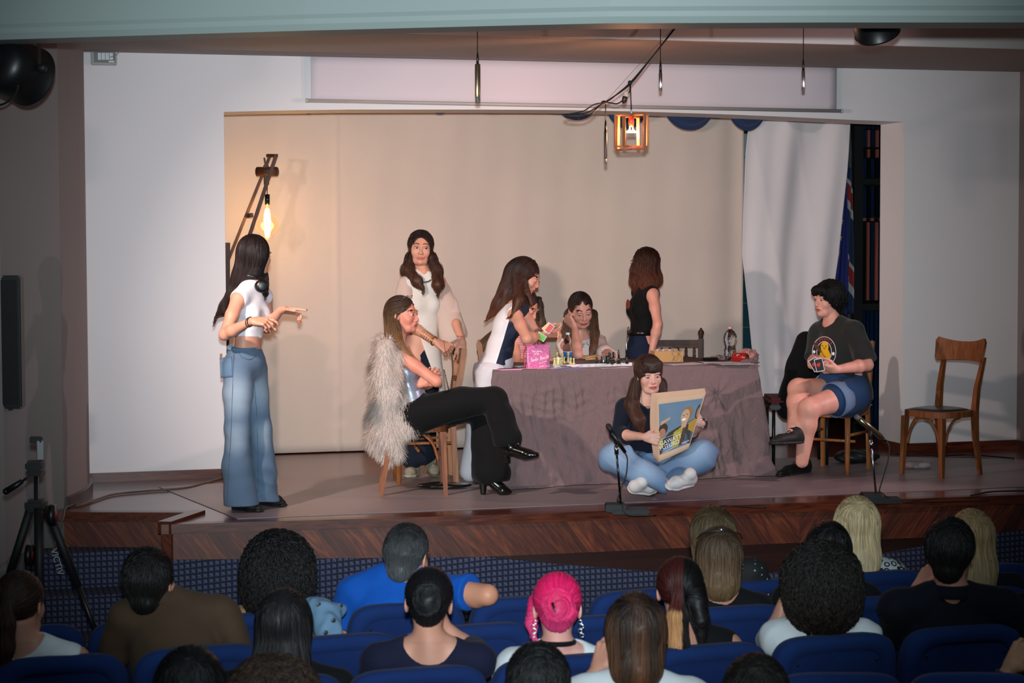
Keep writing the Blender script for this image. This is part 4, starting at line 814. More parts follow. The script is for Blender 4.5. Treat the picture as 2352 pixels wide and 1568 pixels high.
p = PZ(1426, 1178); t, d0 = micstand(p, 'low black microphone stand at the stage edge in front of the newspaper reader', .22, ((1416, 1170), (1414, 1010), (0, 0), (0, 0)), M_BLK, M_BLK, None)
m = thing('microphone', 'black stick microphone clipped on the stand in front of the newspaper reader', 'microphone', PD(1414, 1010, d0))
MB().tube([PD(1397, 977, d0-.04), PD(1405, 992, d0-.03)], [.016, .016], 14).ball(PD(1397, 978, d0-.04), .016, 12).build('grille', M_BLKR, m, True); MB().tube([PD(1405, 992, d0-.03), PD(1422, 1018, d0), PD(1436, 1038, d0+.02)], [.015, .013, .010], 14).build('body', M_BLK, m, True)
o = MB().tube(catmull([PD(1436, 1040, d0+.02), PD(1441, 1055, d0), PD(1438, 1090, d0), PD(1427, 1120, d0), PD(1418, 1150, d0-.02), p+ZZ*.08-HF*.09, p+ZZ*.008-HF*.12+HR*.03, p+ZZ*.006-HF*.13+HR*.2], 8), .004, 8).build('microphone_cable', M_CAB, None, True); tag(base_at(o, p), 'black cable looping down from the microphone in front of the newspaper reader', 'cable')
p = PZ(2012, 1153); t, d0 = micstand(p, 'chrome microphone stand at the stage edge left of the empty chair', .2, ((2010, 1140), (1999, 1000), (0, 0), (0, 0)), M_GOLD, M_BLK, None)
m = thing('microphone', 'champagne coloured microphone clipped on the chrome stand left of the empty chair', 'microphone', PD(2000, 985, d0))
MB().tube([PD(1966, 956, d0-.06), PD(1974, 962, d0-.05)], [.016, .018], 14).build('grille', M_MESH, m, True); MB().tube([PD(1974, 962, d0-.05), PD(1998, 982, d0), PD(2022, 1002, d0+.04), PD(2026, 1005, d0+.05)], [.018, .018, .018, .013], 16).build('body', M_GOLD, m, True)
MB().tube([PD(2026, 1005, d0+.05), PD(2036, 1013, d0+.05)], [.011, .006], 10).build('plug', M_BLK, m, True)
o = MB().tube(catmull([PD(2036, 1013, d0+.05), PD(2042, 1025, d0+.04), PD(2040, 1055, d0), PD(2030, 1090, d0), PD(2020, 1125, d0), p+ZZ*.06+HR*.03, p+ZZ*.012+HR*.12-HF*.06, p+ZZ*.006+HR*.35-HF*.04, p+ZZ*.006+HR*.7+HF*.02], 8), .004, 8).build('microphone_cable', M_CAB, None, True); tag(base_at(o, p), 'black cable running from the champagne microphone along the stage edge', 'cable')
# floor cables
def fc(name, pts, r, m_, lab, z=.006): 
    o = MB().tube(catmull([PZ(x, y, 0)+ZZ*(r+z) for x, y in pts], 8), r, 8).build(name, m_, None, True); return tag(base_at(o, PZ(*pts[0])), lab, 'cable')
fc('floor_cable', ((168, 1163), (185, 1163), (222, 1150), (262, 1138), (330, 1131), (420, 1124), (470, 1112), (518, 1097), (540, 1085)), .007, mat('brown_taped_cable', (98, 76, 64), .5), 'brown taped cable running over the stage floor from the left wall', .002)
o = MB().tube(catmull([PZ(168, 1163)+ZZ*.01, PZ(150, 1170)+ZZ*.01-A3(0, .02, 0), PY(145, 1190, 11.95), PY(130, 1235, 11.85), PY(118, 1275, 11.7)], 6), .006, 8).build('floor_cable', MATS['brown_taped_cable'], None, True); tag(base_at(o, PY(145, 1190, 11.95)), 'brown cable dropping over the left stage corner beside the tripod', 'cable')
fc('floor_cable', ((2045, 1046), (2100, 1046), (2160, 1050), (2230, 1048), (2330, 1056)), .006, M_CAB, 'black cable lying along the skirting behind the empty chair')
fc('floor_cable', ((2230, 1142), (2280, 1133), (2360, 1131), (2420, 1130)), .006, M_CAB, 'black cable at the far right of the stage edge')
fc('floor_cable', ((1640, 1166), (1680, 1165), (1720, 1168), (1760, 1169)), .004, M_CAB, 'short black cable at the stage edge above the heads of the audience')
# pillow and bags on the floor
def blob_bag(px, py, rx, ry, rz, m_, name, lab, cat, seed):
    c = PZ(px, py)+ZZ*rz*.5; g = np.random.default_rng(seed); ph = g.uniform(0, 6, 8)
    def fn(u, v):
        a, e = u*2*math.pi, (v-.5)*math.pi; d = A3(math.cos(a)*abs(math.cos(e))**.7, math.sin(a)*abs(math.cos(e))**.7, math.sin(e)); r = 1+.06*math.sin(3*a+ph[0])+.04*math.sin(7*a+5*e+ph[1])
        return c+(HR*d[0]*rx+HF*d[1]*ry)*r+ZZ*max(-rz*.49, d[2]*rz*.5*r)
    o = MB().grid(fn, 50, 24).build(name, m_, None, True); return tag(base_at(o, c-ZZ*rz*.5), lab, cat)
q = NB('pink_grey_print'); q.base(q.ramp(q.noise(q.obj(), 9, 2), [(.42, L((176, 140, 138))), (.5, L((132, 122, 126))), (.6, L((188, 164, 162)))]), .8)
blob_bag(2104, 1076, .105, .05, .055, q.m, 'cushion', 'small pale pink and grey cushion on the floor behind the empty chair', 'cushion', 1)
blob_bag(1965, 1064, .16, .08, .10, mat('black_bag_fabric', (20, 20, 22), .5, bump=.4, bs=30, bd=.01), 'bag', 'soft black bag on the floor under the beech chair with cream cushion', 'bag', 2)
pb = PZ(1020, 1122); t = thing('handbag', 'flat black handbag with chain strap lying on the floor under the chairs', 'handbag', pb)
def hb(u, v):
    a, e = u*2*math.pi, (v-.5)*math.pi; return pb+ZZ*.022+HR*math.cos(a)*abs(math.cos(e))**.5*.18*(1+.05*math.sin(3*a))+HF*math.sin(a)*abs(math.cos(e))**.5*.09+ZZ*math.sin(e)*.022*(1-.4*math.cos(a)**2)
MB().grid(hb, 48, 16).build('bag_body', mat('black_shiny_leather', (14, 14, 15), .2, coat=.4, bump=.3, bs=18, bd=.006), t, True)
ch_ = MB(); pts = catmull([PZ(1062, 1112)+ZZ*.04, PZ(1040, 1100)+ZZ*.02, PZ(1012, 1090)+ZZ*.02, PZ(1002, 1078)+ZZ*.06, PZ(1000, 1030)+ZZ*.0+ZZ*.1], 10)
for i in range(0, len(pts)-1, 1): ch_.ball(pts[i], .007, 6, (1, .7, .6))
ch_.build('chain_strap', M_GOLD, t, True)
# ================================================================ SIGNED-DISTANCE SCULPTING
class SDF:
    """list of blended rounded shapes, turned into one continuous surface"""
    def __init__(s): s.P = []
    def cone(s, a, b, ra, rb=None, k=.02, flat=None, sub=False):
        s.P.append(['c', np.array(a, float), np.array(b, float), ra, ra if rb is None else rb, k, flat, sub]); return s
    def chain(s, pts, rs, k=.02, flat=None, sub=False):
        for i in range(len(pts)-1): s.cone(pts[i], pts[i+1], rs[i], rs[i+1], k, flat, sub)
        return s
    def ell(s, c, r, R=None, k=.02, sub=False):
        r = np.array([r]*3 if np.isscalar(r) else r, float); s.P.append(['e', np.array(c, float), r, np.eye(3) if R is None else np.array(R, float), None, k, None, sub]); return s
    def half(s, p, n, k=.004, within=None):
        """cut away everything on the n side of a plane; within=(centre, radius) limits the cut to a ball"""
        s.P.append(['h', np.array(p, float), nrm(n), within, None, k, None, True]); return s
    def lid(s, c, r, p, n, k=.002):
        s.P.append(['l', np.array(c, float), r, np.array(p, float), nrm(n), k, None, False]); return s
    def copy(s, infl=0.0, n=None):
        t = SDF()
        for p in (s.P if n is None else s.P[:n]):
            q = list(p)
            if infl and not q[7]:
                if q[0] == 'c': q[3] += infl; q[4] += infl
                if q[0] == 'e': q[2] = q[2]+infl
            t.P.append(q)
        return t
    @staticmethod
    def dist(p, X):
        t = p[0]
        if t == 'c':
            a, b, ra, rb = p[1], p[2], p[3], p[4]; Q = X-a; ab = b-a
            if p[6] is not None:
                ax, ra_ = p[6]; ax = np.asarray(ax); g = 1/ra_-1
                Q = Q+(Q@ax)[..., None]*ax*g; ab = ab+np.dot(ab, ax)*ax*g
            h = np.clip((Q@ab)/max(1e-9, ab@ab), 0, 1); D = Q-h[..., None]*ab
            return np.sqrt(np.einsum('...i,...i', D, D))-(ra+(rb-ra)*h)
        if t == 'e':
            q = (X-p[1])@p[3]; r = p[2]; k0 = np.sqrt((((q/r)**2).sum(-1))); k1 = np.sqrt((((q/(r*r))**2).sum(-1)))+1e-9
            return k0*(k0-1)/k1
        if t == 'l':
            return np.maximum(np.linalg.norm(X-p[1], axis=-1)-p[2], -((X-p[3])@p[4]))
        if t == 'h':
            d = -((X-p[1])@p[2])
            if p[3] is not None: d = np.maximum(d, np.linalg.norm(X-p[3][0], axis=-1)-p[3][1])
            return d
    @staticmethod
    def comb(F, d, k, sub):
        if sub:
            d = -d; h = np.clip(.5+.5*(d-F)/k, 0, 1) if k > 0 else (d > F)*1.0; return F*(1-h)+d*h+k*h*(1-h)
        h = np.clip(.5+.5*(F-d)/k, 0, 1); return F*(1-h)+d*h-k*h*(1-h)
    def ev(s, X):
        F = np.full(X.shape[:-1], 1.0)
        for p in s.P:
            d = s.dist(p, X)
            if p[0] == 'h':   # 'h' distance: negative inside the removed side
                F = s.comb(F, d, p[5], True)
            else: F = s.comb(F, d, p[5], p[7])
        return F
    def bounds(s):
        lo = np.full(3, 1e9); hi = -lo
        for p in s.P:
            if p[7]: continue
            if p[0] == 'c': r = max(p[3], p[4]); pts = [p[1], p[2]]
            else: r = float(np.max(p[2])); pts = [p[1]]
            for q in pts: lo = np.minimum(lo, q-r); hi = np.maximum(hi, q+r)
        return lo, hi
    def grid(s, lo, hi, h, disp=None):
        lo = np.floor(lo/h)*h; n = np.ceil((hi-lo)/h).astype(int)+1; ax = [lo[i]+h*np.arange(n[i]) for i in range(3)]
        F = np.full(tuple(n), 1.0)
        for p in s.P:
            if p[0] == 'c': r = max(p[3], p[4]); a = np.minimum(p[1], p[2])-r; b = np.maximum(p[1], p[2])+r
            elif p[0] in 'el': r = float(np.max(p[2])); a = p[1]-r; b = p[1]+r
            elif p[0] == 'h' and p[3] is not None: a = p[3][0]-p[3][1]; b = p[3][0]+p[3][1]
            else: a = lo; b = hi
            m = p[5]+2.5*h; sl = [(max(0, int((a[i]-m-lo[i])/h)), min(n[i], int((b[i]+m-lo[i])/h)+2)) for i in range(3)]
            if any(y-x < 1 for x, y in sl): continue
            ix = tuple(slice(x, y) for x, y in sl); X = np.stack(np.meshgrid(*[ax[i][sl[i][0]:sl[i][1]] for i in range(3)], indexing='ij'), -1)
            F[ix] = s.comb(F[ix], s.dist(p, X), p[5], p[7])
        if disp is not None:
            I = np.nonzero(np.abs(F) < .05); X = np.stack([ax[i][I[i]] for i in range(3)], -1); F[I] += disp(X)
        return F, lo, h
def surfnet(F, lo, h):
    ins = F < 0; c = [ins[a:F.shape[0]-1+a, b:F.shape[1]-1+b, d:F.shape[2]-1+d] for a in (0, 1) for b in (0, 1) for d in (0, 1)]
    anyc = np.logical_or.reduce(c); allc = np.logical_and.reduce(c); act = anyc & ~allc; I = np.argwhere(act)
    if len(I) == 0: return np.zeros((0, 3)), np.zeros((0, 4), int)
    idx = -np.ones(act.shape, dtype=np.int64); idx[tuple(I.T)] = np.arange(len(I))
    corn = np.array([(a, b, d) for a in (0, 1) for b in (0, 1) for d in (0, 1)]); val = np.stack([F[tuple((I+o).T)] for o in corn], 1)
    acc = np.zeros((len(I), 3)); cnt = np.zeros(len(I))
    for i in range(8):
        for j in range(i+1, 8):
            if np.abs(corn[i]-corn[j]).sum() != 1: continue
            a, b = val[:, i], val[:, j]; m = (a < 0) != (b < 0); t = np.where(m, a/np.where(m, a-b, 1), 0)
            acc += (m[:, None])*(corn[i]+(corn[j]-corn[i])*t[:, None]); cnt += m
    V = lo+h*(I+acc/cnt[:, None]); Q = []
    for ax in range(3):
        u, v = (ax+1) % 3, (ax+2) % 3; s0 = [slice(None)]*3; s1 = [slice(None)]*3; s0[ax] = slice(0, -1); s1[ax] = slice(1, None)
        A_, B_ = ins[tuple(s0)], ins[tuple(s1)]; E = np.argwhere(A_ != B_)
        E = E[(E[:, u] > 0) & (E[:, v] > 0) & (E[:, u] < F.shape[u]-1) & (E[:, v] < F.shape[v]-1)]
        eu = np.zeros(3, int); eu[u] = 1; ev_ = np.zeros(3, int); ev_[v] = 1
        q = np.stack([idx[tuple((E-eu-ev_).T)], idx[tuple((E-ev_).T)], idx[tuple(E.T)], idx[tuple((E-eu).T)]], 1); fl = A_[tuple(E.T)]
        q[~fl] = q[~fl][:, ::-1]; Q.append(q)
    Q = np.concatenate(Q); Q = Q[(Q >= 0).all(1)]; return V, Q
def sculpt(sd, h, refine=(), disp=None, pad=.02):
    """coarse surface everywhere, finer voxels in the given boxes [(centre, half size, voxel)]"""
    lo, hi = sd.bounds(); V, Q = surfnet(*sd.grid(lo-pad, hi+pad, h, disp))
    for c, hs, hf in refine:
        c = np.array(c, float); hs = np.array([hs]*3 if np.isscalar(hs) else hs, float)
        inside = (np.abs(V-c) < hs).all(1); Q = Q[~inside[Q].all(1)]
        V2, Q2 = surfnet(*sd.grid(c-hs-1.2*h, c+hs+1.2*h, hf, disp))
        far = (np.abs(V2-c) > hs+1.0*h).any(1); Q2 = Q2[~far[Q2].any(1)]; Q = np.concatenate([Q, Q2+len(V)]); V = np.concatenate([V, V2])
    use = np.unique(Q); mp = -np.ones(len(V), int); mp[use] = np.arange(len(use)); return V[use], mp[Q]
def grad(sd, X, e=.002):
    G = np.zeros_like(X)
    for s_ in ((1, -1, -1), (-1, -1, 1), (-1, 1, -1), (1, 1, 1)):
        s_ = np.array(s_, float); G += sd.ev(X+s_*e)[:, None]*s_
    return G/np.maximum(1e-9, np.linalg.norm(G, axis=1))[:, None]
# ---------------------------------------------------------------- hair
def locks(sd, seeds, dirf, n, step, lift=.0015, r=.0022, seed=0, curl=0.0, cfreq=60, tip=.2, wob=.4, lenv=(.7, 1.0), fall=0.0):
    """strands traced over the hair volume; returns verts, quads, per-vertex shade factor"""
    g = np.random.default_rng(seed); X = np.array(seeds, float); S_ = len(X); P = [X.copy()]
    for _ in range(2):
        d = sd.ev(X); X = X-(d-lift)[:, None]*grad(sd, X)
    jit = g.normal(size=(S_, 3))*wob*.12; P = [X.copy()]; D0 = None
    for i in range(n):
        G = grad(sd, X); T = dirf(X)+jit; T = T-(T*G).sum(1)[:, None]*G; T /= np.maximum(1e-6, np.linalg.norm(T, axis=1))[:, None]
        if D0 is not None: T = T*.6+D0*.4; T /= np.maximum(1e-6, np.linalg.norm(T, axis=1))[:, None]
        D0 = T; X = X+T*step; d = sd.ev(X); X = X-(np.clip(d-lift, -.02, .004+fall))[:, None]*G; P.append(X.copy())
    P = np.stack(P, 1); N = n+1
    tt = np.linspace(0, 1, N)
    if curl:
        ph = g.uniform(0, 6.28, (S_, 1)); a1 = g.normal(size=(S_, 3)); a1 /= np.linalg.norm(a1, axis=1)[:, None]; a2 = g.normal(size=(S_, 3)); a2 /= np.linalg.norm(a2, axis=1)[:, None]
        w_ = (tt*n*step*cfreq)[None]+ph; P = P+curl*(np.sin(w_)[..., None]*a1[:, None]+np.cos(w_)[..., None]*a2[:, None])*np.minimum(1, tt*4)[None, :, None]
    ln = g.uniform(lenv[0], lenv[1], S_); P = np.stack([np.stack([np.interp(tt*ln[i], tt, P[i, :, k]) for k in range(3)], -1) for i in range(S_)])
    T = np.gradient(P, axis=1); T /= np.maximum(1e-9, np.linalg.norm(T, axis=2))[..., None]; up_ = g.normal(size=(S_, 1, 3)); U = np.cross(T, up_); U /= np.maximum(1e-9, np.linalg.norm(U, axis=2))[..., None]; W_ = np.cross(T, U)
    rad = r*(1-(1-tip)*tt**2)[None, :, None]*g.uniform(.7, 1.3, (S_, 1, 1)); R3 = []
    for k in range(3):
        a = 2*math.pi*k/3; R3.append(P+rad*(math.cos(a)*U+math.sin(a)*W_))
    V = np.stack(R3, 2).reshape(-1, 3); base_ = (np.arange(S_)[:, None, None]*N+np.arange(N-1)[None, :, None])*3; k = np.arange(3)[None, None]; k2 = (k+1) % 3
    Q = np.stack([base_+k, base_+k2, base_+3+k2, base_+3+k], -1).reshape(-1, 4); sh = np.repeat(g.uniform(.65, 1.35, S_), N*3); tpar = np.tile(np.repeat(tt, 3), S_)
    return V, Q, sh, tpar
M_HAIR = painted('hair_strands', .52, spec=.3, var=.0)
def hair(parent, name, sd, c0, seeds, dirf, n=26, step=.02, h=.007, tipc=None, pigf=None, bumpy=None, r=.0022, seed=0, label=None, **kw):
    """hair = sculpted volume plus traced locks, one mesh; c0/tipc sRGB root/tip colours"""
    c0 = np.array(L(c0)); tc_ = np.array(L(tipc)) if tipc is not None else c0
    dsp = waves(.0025, 90, seed, (1, 1, .25)) if bumpy is None else bumpy
    V1, Q1 = sculpt(sd, h, (), dsp); V2, Q2, sh, tp = locks(sd, seeds, dirf, n, step, seed=seed, r=r, **kw)
    g = np.random.default_rng(seed+77); sel = V1[g.integers(0, len(V1), int(len(seeds)*1.3))]; k2 = dict(kw); k2['fall'] = k2.get('fall', 0)+.004
    V3, Q3, sh3, _ = locks(sd, sel, dirf, max(5, n//3), step, seed=seed+9, r=r*.8, **k2); Q2 = np.concatenate([Q2, Q3+len(V2)]); V2 = np.concatenate([V2, V3]); sh = np.concatenate([sh, sh3*.95])
    zs = V2[:, 2].reshape(-1); z0, z1 = V1[:, 2].max(), V1[:, 2].min()
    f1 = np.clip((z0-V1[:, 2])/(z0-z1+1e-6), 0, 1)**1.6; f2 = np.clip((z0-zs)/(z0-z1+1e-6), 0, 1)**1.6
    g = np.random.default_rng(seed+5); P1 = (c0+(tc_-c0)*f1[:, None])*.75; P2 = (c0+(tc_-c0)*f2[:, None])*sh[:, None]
    if pigf is not None: P1 = pigf(V1, P1); P2 = pigf(V2, P2)
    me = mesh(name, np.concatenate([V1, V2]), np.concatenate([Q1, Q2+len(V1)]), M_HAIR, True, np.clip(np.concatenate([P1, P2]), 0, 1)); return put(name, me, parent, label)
def scalp(c, R, n, seed, rr=(.08, .1, .1), zmin=-.2, yrange=(-1, 1)):
    """random seeds over the skull; R columns = right, forward, up of the head"""
    g = np.random.default_rng(seed); d = g.normal(size=(n*3, 3)); d /= np.linalg.norm(d, axis=1)[:, None]; d = d[(d[:, 2] > zmin) & (d[:, 1] > yrange[0]) & (d[:, 1] < yrange[1])][:n]
    return np.array(c)+(d*np.array(rr))@np.array(R).T
# ---------------------------------------------------------------- anatomy
def frame(fwd, upv=ZZ):
    f = nrm(fwd); r = nrm(np.cross(f, upv)); return np.stack([r, f, np.cross(r, f)], 1)   # columns right, forward, up
def cdir(yaw, pitch=0.0):
    """direction from yaw (0 = to camera, 90 = image right, 180 = away) and downward pitch, degrees"""
    a, p = math.radians(yaw), math.radians(pitch); return (-HF*math.cos(a)+HR*math.sin(a))*math.cos(p)-ZZ*math.sin(p)
def headR(yaw, pitch=0.0, roll=0.0):
    R = frame(cdir(yaw, pitch)); a = math.radians(roll); c, s_ = math.cos(a), math.sin(a); return R@np.array([[c, 0, s_], [0, 1, 0], [-s_, 0, c]])
def head(sd, C, R, s=1.0, lids=.5, smile=0.0, male=False):
    """face and skull around C (between the ears, eye height)"""
    W = lambda x, y, z: C+R@(A3(x, y, z)*s); E = lambda c, r, k=.015, sub=False, ang=None: sd.ell(W(*c), np.array(r)*s, R if ang is None else R@ang, k*s, sub)
    E((0, -.018, .032), (.072, .090, .082), .02); E((0, .028, -.012), (.061, .062, .080), .03); E((0, .034, -.064), (.042 if not male else .052, .046, .040), .03)
    sd.cone(W(-.024, .054, -.090), W(.024, .054, -.090), .020*s, .020*s, .03*s); E((0, .074, -.096), (.017, .015, .015), .02)
    for q in (-1, 1):
        E((q*.038, .060, -.030), (.022, .022, .024), .022); E((q*.031, .106, .002), (.019, .017, .013), .014, True)
        E((q*.030, .083, .020), (.022, .011, .008), .014)
        sd.cone(W(q*.009, .098, -.038), W(q*.011, .092, -.038), .0065*s, .0075*s, .007*s)
        a = .35*q; Rz = np.array([[math.cos(a), -math.sin(a), 0], [math.sin(a), math.cos(a), 0], [0, 0, 1]])
        E((q*.074, -.006, -.012), (.007, .018, .030), .006, ang=Rz); E((q*.081, -.002, -.008), (.005, .010, .016), .004, True, Rz)
        e = W(q*.031, .0765, 0); up_ = R[:, 2]; fw = R[:, 1]
        sd.lid(e, .0142*s, e+R@(A3(0, 0, .0075-.013*lids)*s), up_*1.0+fw*-.25, .0025*s); sd.lid(e, .0136*s, e-R@(A3(0, 0, .0062)*s), -up_+fw*-.2, .0025*s)
    sd.cone(W(0, .086, .012), W(0, .104, -.030), .0068*s, .0078*s, .012*s); E((0, .1045, -.036), (.009, .008, .0072), .008)
    E((0, .086, -.062), (.026, .014, .016), .014)
    zc = smile*.007
    sd.chain([W(-.023, .083, -.0585+zc), W(-.010, .0955, -.0595), W(0, .0975, -.0610), W(.010, .0955, -.0595), W(.023, .083, -.0585+zc)], [v*s for v in (.0022, .0045, .0042, .0045, .0022)], .004*s)
    sd.chain([W(-.020, .084, -.0625+zc), W(0, .0945, -.0715), W(.020, .084, -.0625+zc)], [v*s for v in (.003, .0062, .003)], .004*s)
    sd.chain([W(-.024, .088, -.0608+zc), W(0, .103, -.0655), W(.024, .088, -.0608+zc)], [.0012*s]*3, .002*s, sub=True)
    return sd
def face_pig(V, P, C, R, s=1.0, lip=(176, 82, 76), blush=None, brow=(46, 30, 24), lash=True, shadow=None):
    q = ((V-C)@R)/s; ax = np.abs(q[:, 0]); fr = np.clip((q[:, 1]-.05)/.02, 0, 1)
    def mixc(m, c):
        nonlocal P; m = np.clip(m, 0, 1)[:, None]; P = P*(1-m)+np.array(L(c))*m
    if blush: mixc(.55*fr*np.exp(-((ax-.042)/.016)**2-((q[:, 2]+.030)/.016)**2), blush)
    mixc(.25*fr*np.exp(-(ax/.012)**2-((q[:, 2]+.036)/.01)**2), (205, 110, 95))
    zz = q[:, 2]+.0655; e = (ax/.0235)**2+((zz)/np.where(zz > 0, .0085, .0105))**2; mixc((1.15-e)*4*(q[:, 1] > .075), lip)
    if brow: bz = .0255+.006*np.clip((ax-.012)/.02, 0, 1)-.010*np.clip((ax-.034)/.02, 0, 1); mixc((1-np.abs(q[:, 2]-bz)/.0034)*1.9*(ax > .012)*(ax < .052)*(q[:, 1] > .04), brow)
    if shadow: mixc(.6*np.exp(-((ax-.031)/.016)**2-((q[:, 2]-.008)/.006)**2)*fr, shadow)
    return P
M_SKIN = painted('skin', .48, sss=.12, bump=.06, bs=500, spec=.4)
M_EYEW = mat('eye_white', (196, 184, 180), .15, var=0); M_IRIS = mat('brown_iris', (52, 30, 20), .1, var=0)
def eyes(par, C, R, s=1.0, look=(0, 0), iris=None, n=2):
    for q in (-1, 1):
        c = C+R@(A3(q*.031, .0765, 0)*s); e = MB().ball(c, .0128*s, 16).build('eye', M_EYEW, par, True)
        d = nrm(R@A3(look[0], 1, look[1])); MB().lathe([(.0066*s, .0104*s), (.0056*s, .0120*s), (.0022*s, .0132*s), (.0004, .0134*s)], c, 16, d).build('iris', iris or M_IRIS, e, True)
def lashes(par, C, R, s=1.0, low=.35, m=None):
    b = MB()
    for q in (-1, 1):
        e = A3(q*.031, .0765, 0); pts = []
        for t in np.linspace(-1, 1, 9):
            x = t*.0125; y = math.sqrt(max(1e-6, .0150**2-x*x)); pts.append(C+R@((e+A3(x+(.002*q if t*q > .6 else 0), y, .0062-.013*low-.004*t*t+(.0015 if t*q > .6 else 0)))*s))
        b.tube(pts, [.0006*s, .001*s]+[.0013*s]*5+[.0011*s, .0005*s], 6)
    return b.build('eyelashes', m or mat('lash_black', (20, 14, 14), .6, var=0), par, True)
def arm(sd, S_, E_, W_, s=1.0, k=.02):
    S_, E_, W_ = map(np.asarray, (S_, E_, W_)); m = S_+(E_-S_)*.45; f = E_+(W_-E_)*.3
    sd.chain([S_, m, E_, f, W_], [.046*s, .041*s, .034*s, .037*s, .0235*s], k); return sd
def hand(sd, W_, d, pn, side, curl=(.35, .35, .4, .45, .5), s=1.0, spread=.06, thumb=(.5, .3), point=None):
    """side +1 right hand, -1 left; d towards the fingers, pn the way the palm faces"""
    d = nrm(d); pn = nrm(pn-np.dot(pn, d)*d); t = nrm(np.cross(d, pn))*side; W_ = np.asarray(W_, float); tips = []
    for i, (o_, L_, bl_, r_) in enumerate(((.030, .074, .088, .0088), (.010, .082, .091, .0090), (-.011, .076, .088, .0086), (-.031, .060, .081, .0076))):
        K = W_+d*bl_*s+t*o_*s; sd.cone(W_+d*.015*s+t*o_*.45*s, K, .0165*s, .0108*s, .010*s)
        a = curl[i+1] if point is None or i not in point else point[i]; dd = nrm(d+t*spread*(1.5-i)); p = K
        for j, (f_, rr) in enumerate(((.46, 1.0), (.30, .92), (.24, .82))):
            ang = a*(1.0 if j == 0 else 1.15); dd = nrm(dd*math.cos(ang)+pn*math.sin(ang)) if j == 0 else nrm(dd*math.cos(ang)+nrm(pn-np.dot(pn, dd)*dd)*math.sin(ang))
            n_ = p+dd*L_*f_*s; sd.cone(p, n_, r_*rr*s, r_*(rr-.08)*s, .0035*s); p = n_
        tips.append((p, dd))
    b0 = W_+d*.028*s+t*.026*s+pn*.006*s; sd.cone(W_+d*.02*s, b0, .018*s, .015*s, .012*s); dd = nrm(d*.62+t*.72+pn*thumb[1]); p = b0+dd*.036*s; sd.cone(b0, p, .0135*s, .0105*s, .008*s)
    for f_ in (.030, .024):
        dd = nrm(dd+nrm(d-np.dot(d, dd)*dd)*thumb[0]+pn*.12); n_ = p+dd*f_*s; sd.cone(p, n_, .0098*s, .0086*s, .004*s); p = n_
    tips.append((p, dd)); return tips
def torso(sd, pel, wai, che, nb, sL, sR, hipw=.150, waistw=.112, chestw=.122, bust=.045, infl=0.0, k=.04, depth=.66):
    """sL, sR shoulder joints; front side found from them"""
    pel, wai, che, nb, sL, sR = map(lambda v: np.asarray(v, float), (pel, wai, che, nb, sL, sR)); side = nrm(sR-sL); up_ = nrm(che-pel); fr = nrm(np.cross(up_, side))
    i = infl
    sd.cone(pel, wai, hipw+i, waistw+i, k, (fr, depth+.08)); sd.cone(wai, che, waistw+i, chestw+i, k, (fr, depth)); sd.cone(che, nb-nrm(nb-che)*.06, chestw+i, .085+i, k, (fr, depth-.02))
    sd.cone(sL+(sR-sL)*.06, sR+(sL-sR)*.06, .042+i, .042+i, k)
    for S_ in (sL, sR): sd.cone(nb+up_*.02, S_+(nb-S_)*.12, .040+i*.6, .044+i, k)
    if bust:
        for q in (-1, 1): sd.ell(che+fr*(.050)+side*q*.056-up_*.025, (bust*1.05+i, bust*1.05+i, bust*1.1+i), None, .05)
    return side, up_, fr
def neck(sd, nb, C, R, r=.048, s=1.0):
    sd.cone(np.asarray(nb)-ZZ*.03, C+R@(A3(0, -.012, -.07)*s), r*1.12, r*.94, .022); return sd
def leg(sd, H, K, A_, rs=(.085, .058, .054, .036), k=.03):
    H, K, A_ = map(lambda v: np.asarray(v, float), (H, K, A_)); sd.cone(H, K, rs[0], rs[1], k); c = K+(A_-K)*.3; sd.chain([K, c, A_], [rs[1], rs[2], rs[3]], k); return sd
def skinmesh(par, sd, col, h=.006, refine=(), pigf=None, name='body', hid=True):
    V, Q = sculpt(sd, h, refine); P = np.tile(np.array(L(col)), (len(V), 1)); P *= (1+.06*waves(1, 60, 3)(V))[:, None]
    if pigf: P = pigf(V, P)
    return put(name, mesh(name, V, Q, M_SKIN, True, np.clip(P, 0, 1)), par)
def wear(par, name, sd, m, h=.007, disp=None, refine=(), pig=None, label=None):
    V, Q = sculpt(sd, h, refine, disp); P = None
    if pig is not None: P = pig(V)
    return put(name, mesh(name, V, Q, m, True, P), par, label)
def fabric(name, c, c2=None, rough=.85, bs=900, sheen=.03, b=.25, var=.12, vs=5):
    if name in MATS: return MATS[name]
    q = NB(name); v = q.obj(); c_ = L(c); d_ = L(c2) if c2 else tuple(x*(1-var) for x in c_)
    q.base(q.mix(q.ramp(q.noise(v, vs, 4), [(.35, (0, 0, 0)), (.65, (1, 1, 1))]), c_, d_), rough); q.bump(q.math('ADD', q.noise(v, 22, 3), q.math('MULTIPLY', q.noise(v, bs, 1), .15)), b, .006); q.b.inputs['Sheen Weight'].default_value = sheen; q.b.inputs['Specular IOR Level'].default_value = .18; MATS[name] = q.m; return q.m
M_DENIM = painted('washed_denim', .85, bump=.35, bs=500, sheen=.03, var=.12)
def denim_pig(light, dark, fades, seed=1, power=1.0):
    """wash: paler patches at the given centres"""
    def f(V):
        n = waves(.5, 30, seed)(V)*.25+.15; m = np.zeros(len(V))+.12+.22*n
        for c, r in fades: m = np.maximum(m, np.exp(-((V-np.asarray(c))**2).sum(1)/r**2)*(.9+.25*n))
        m = np.clip(m, 0, 1)[:, None]; return np.array(L(dark))*(1-m)+np.array(L(light))*m
    return f
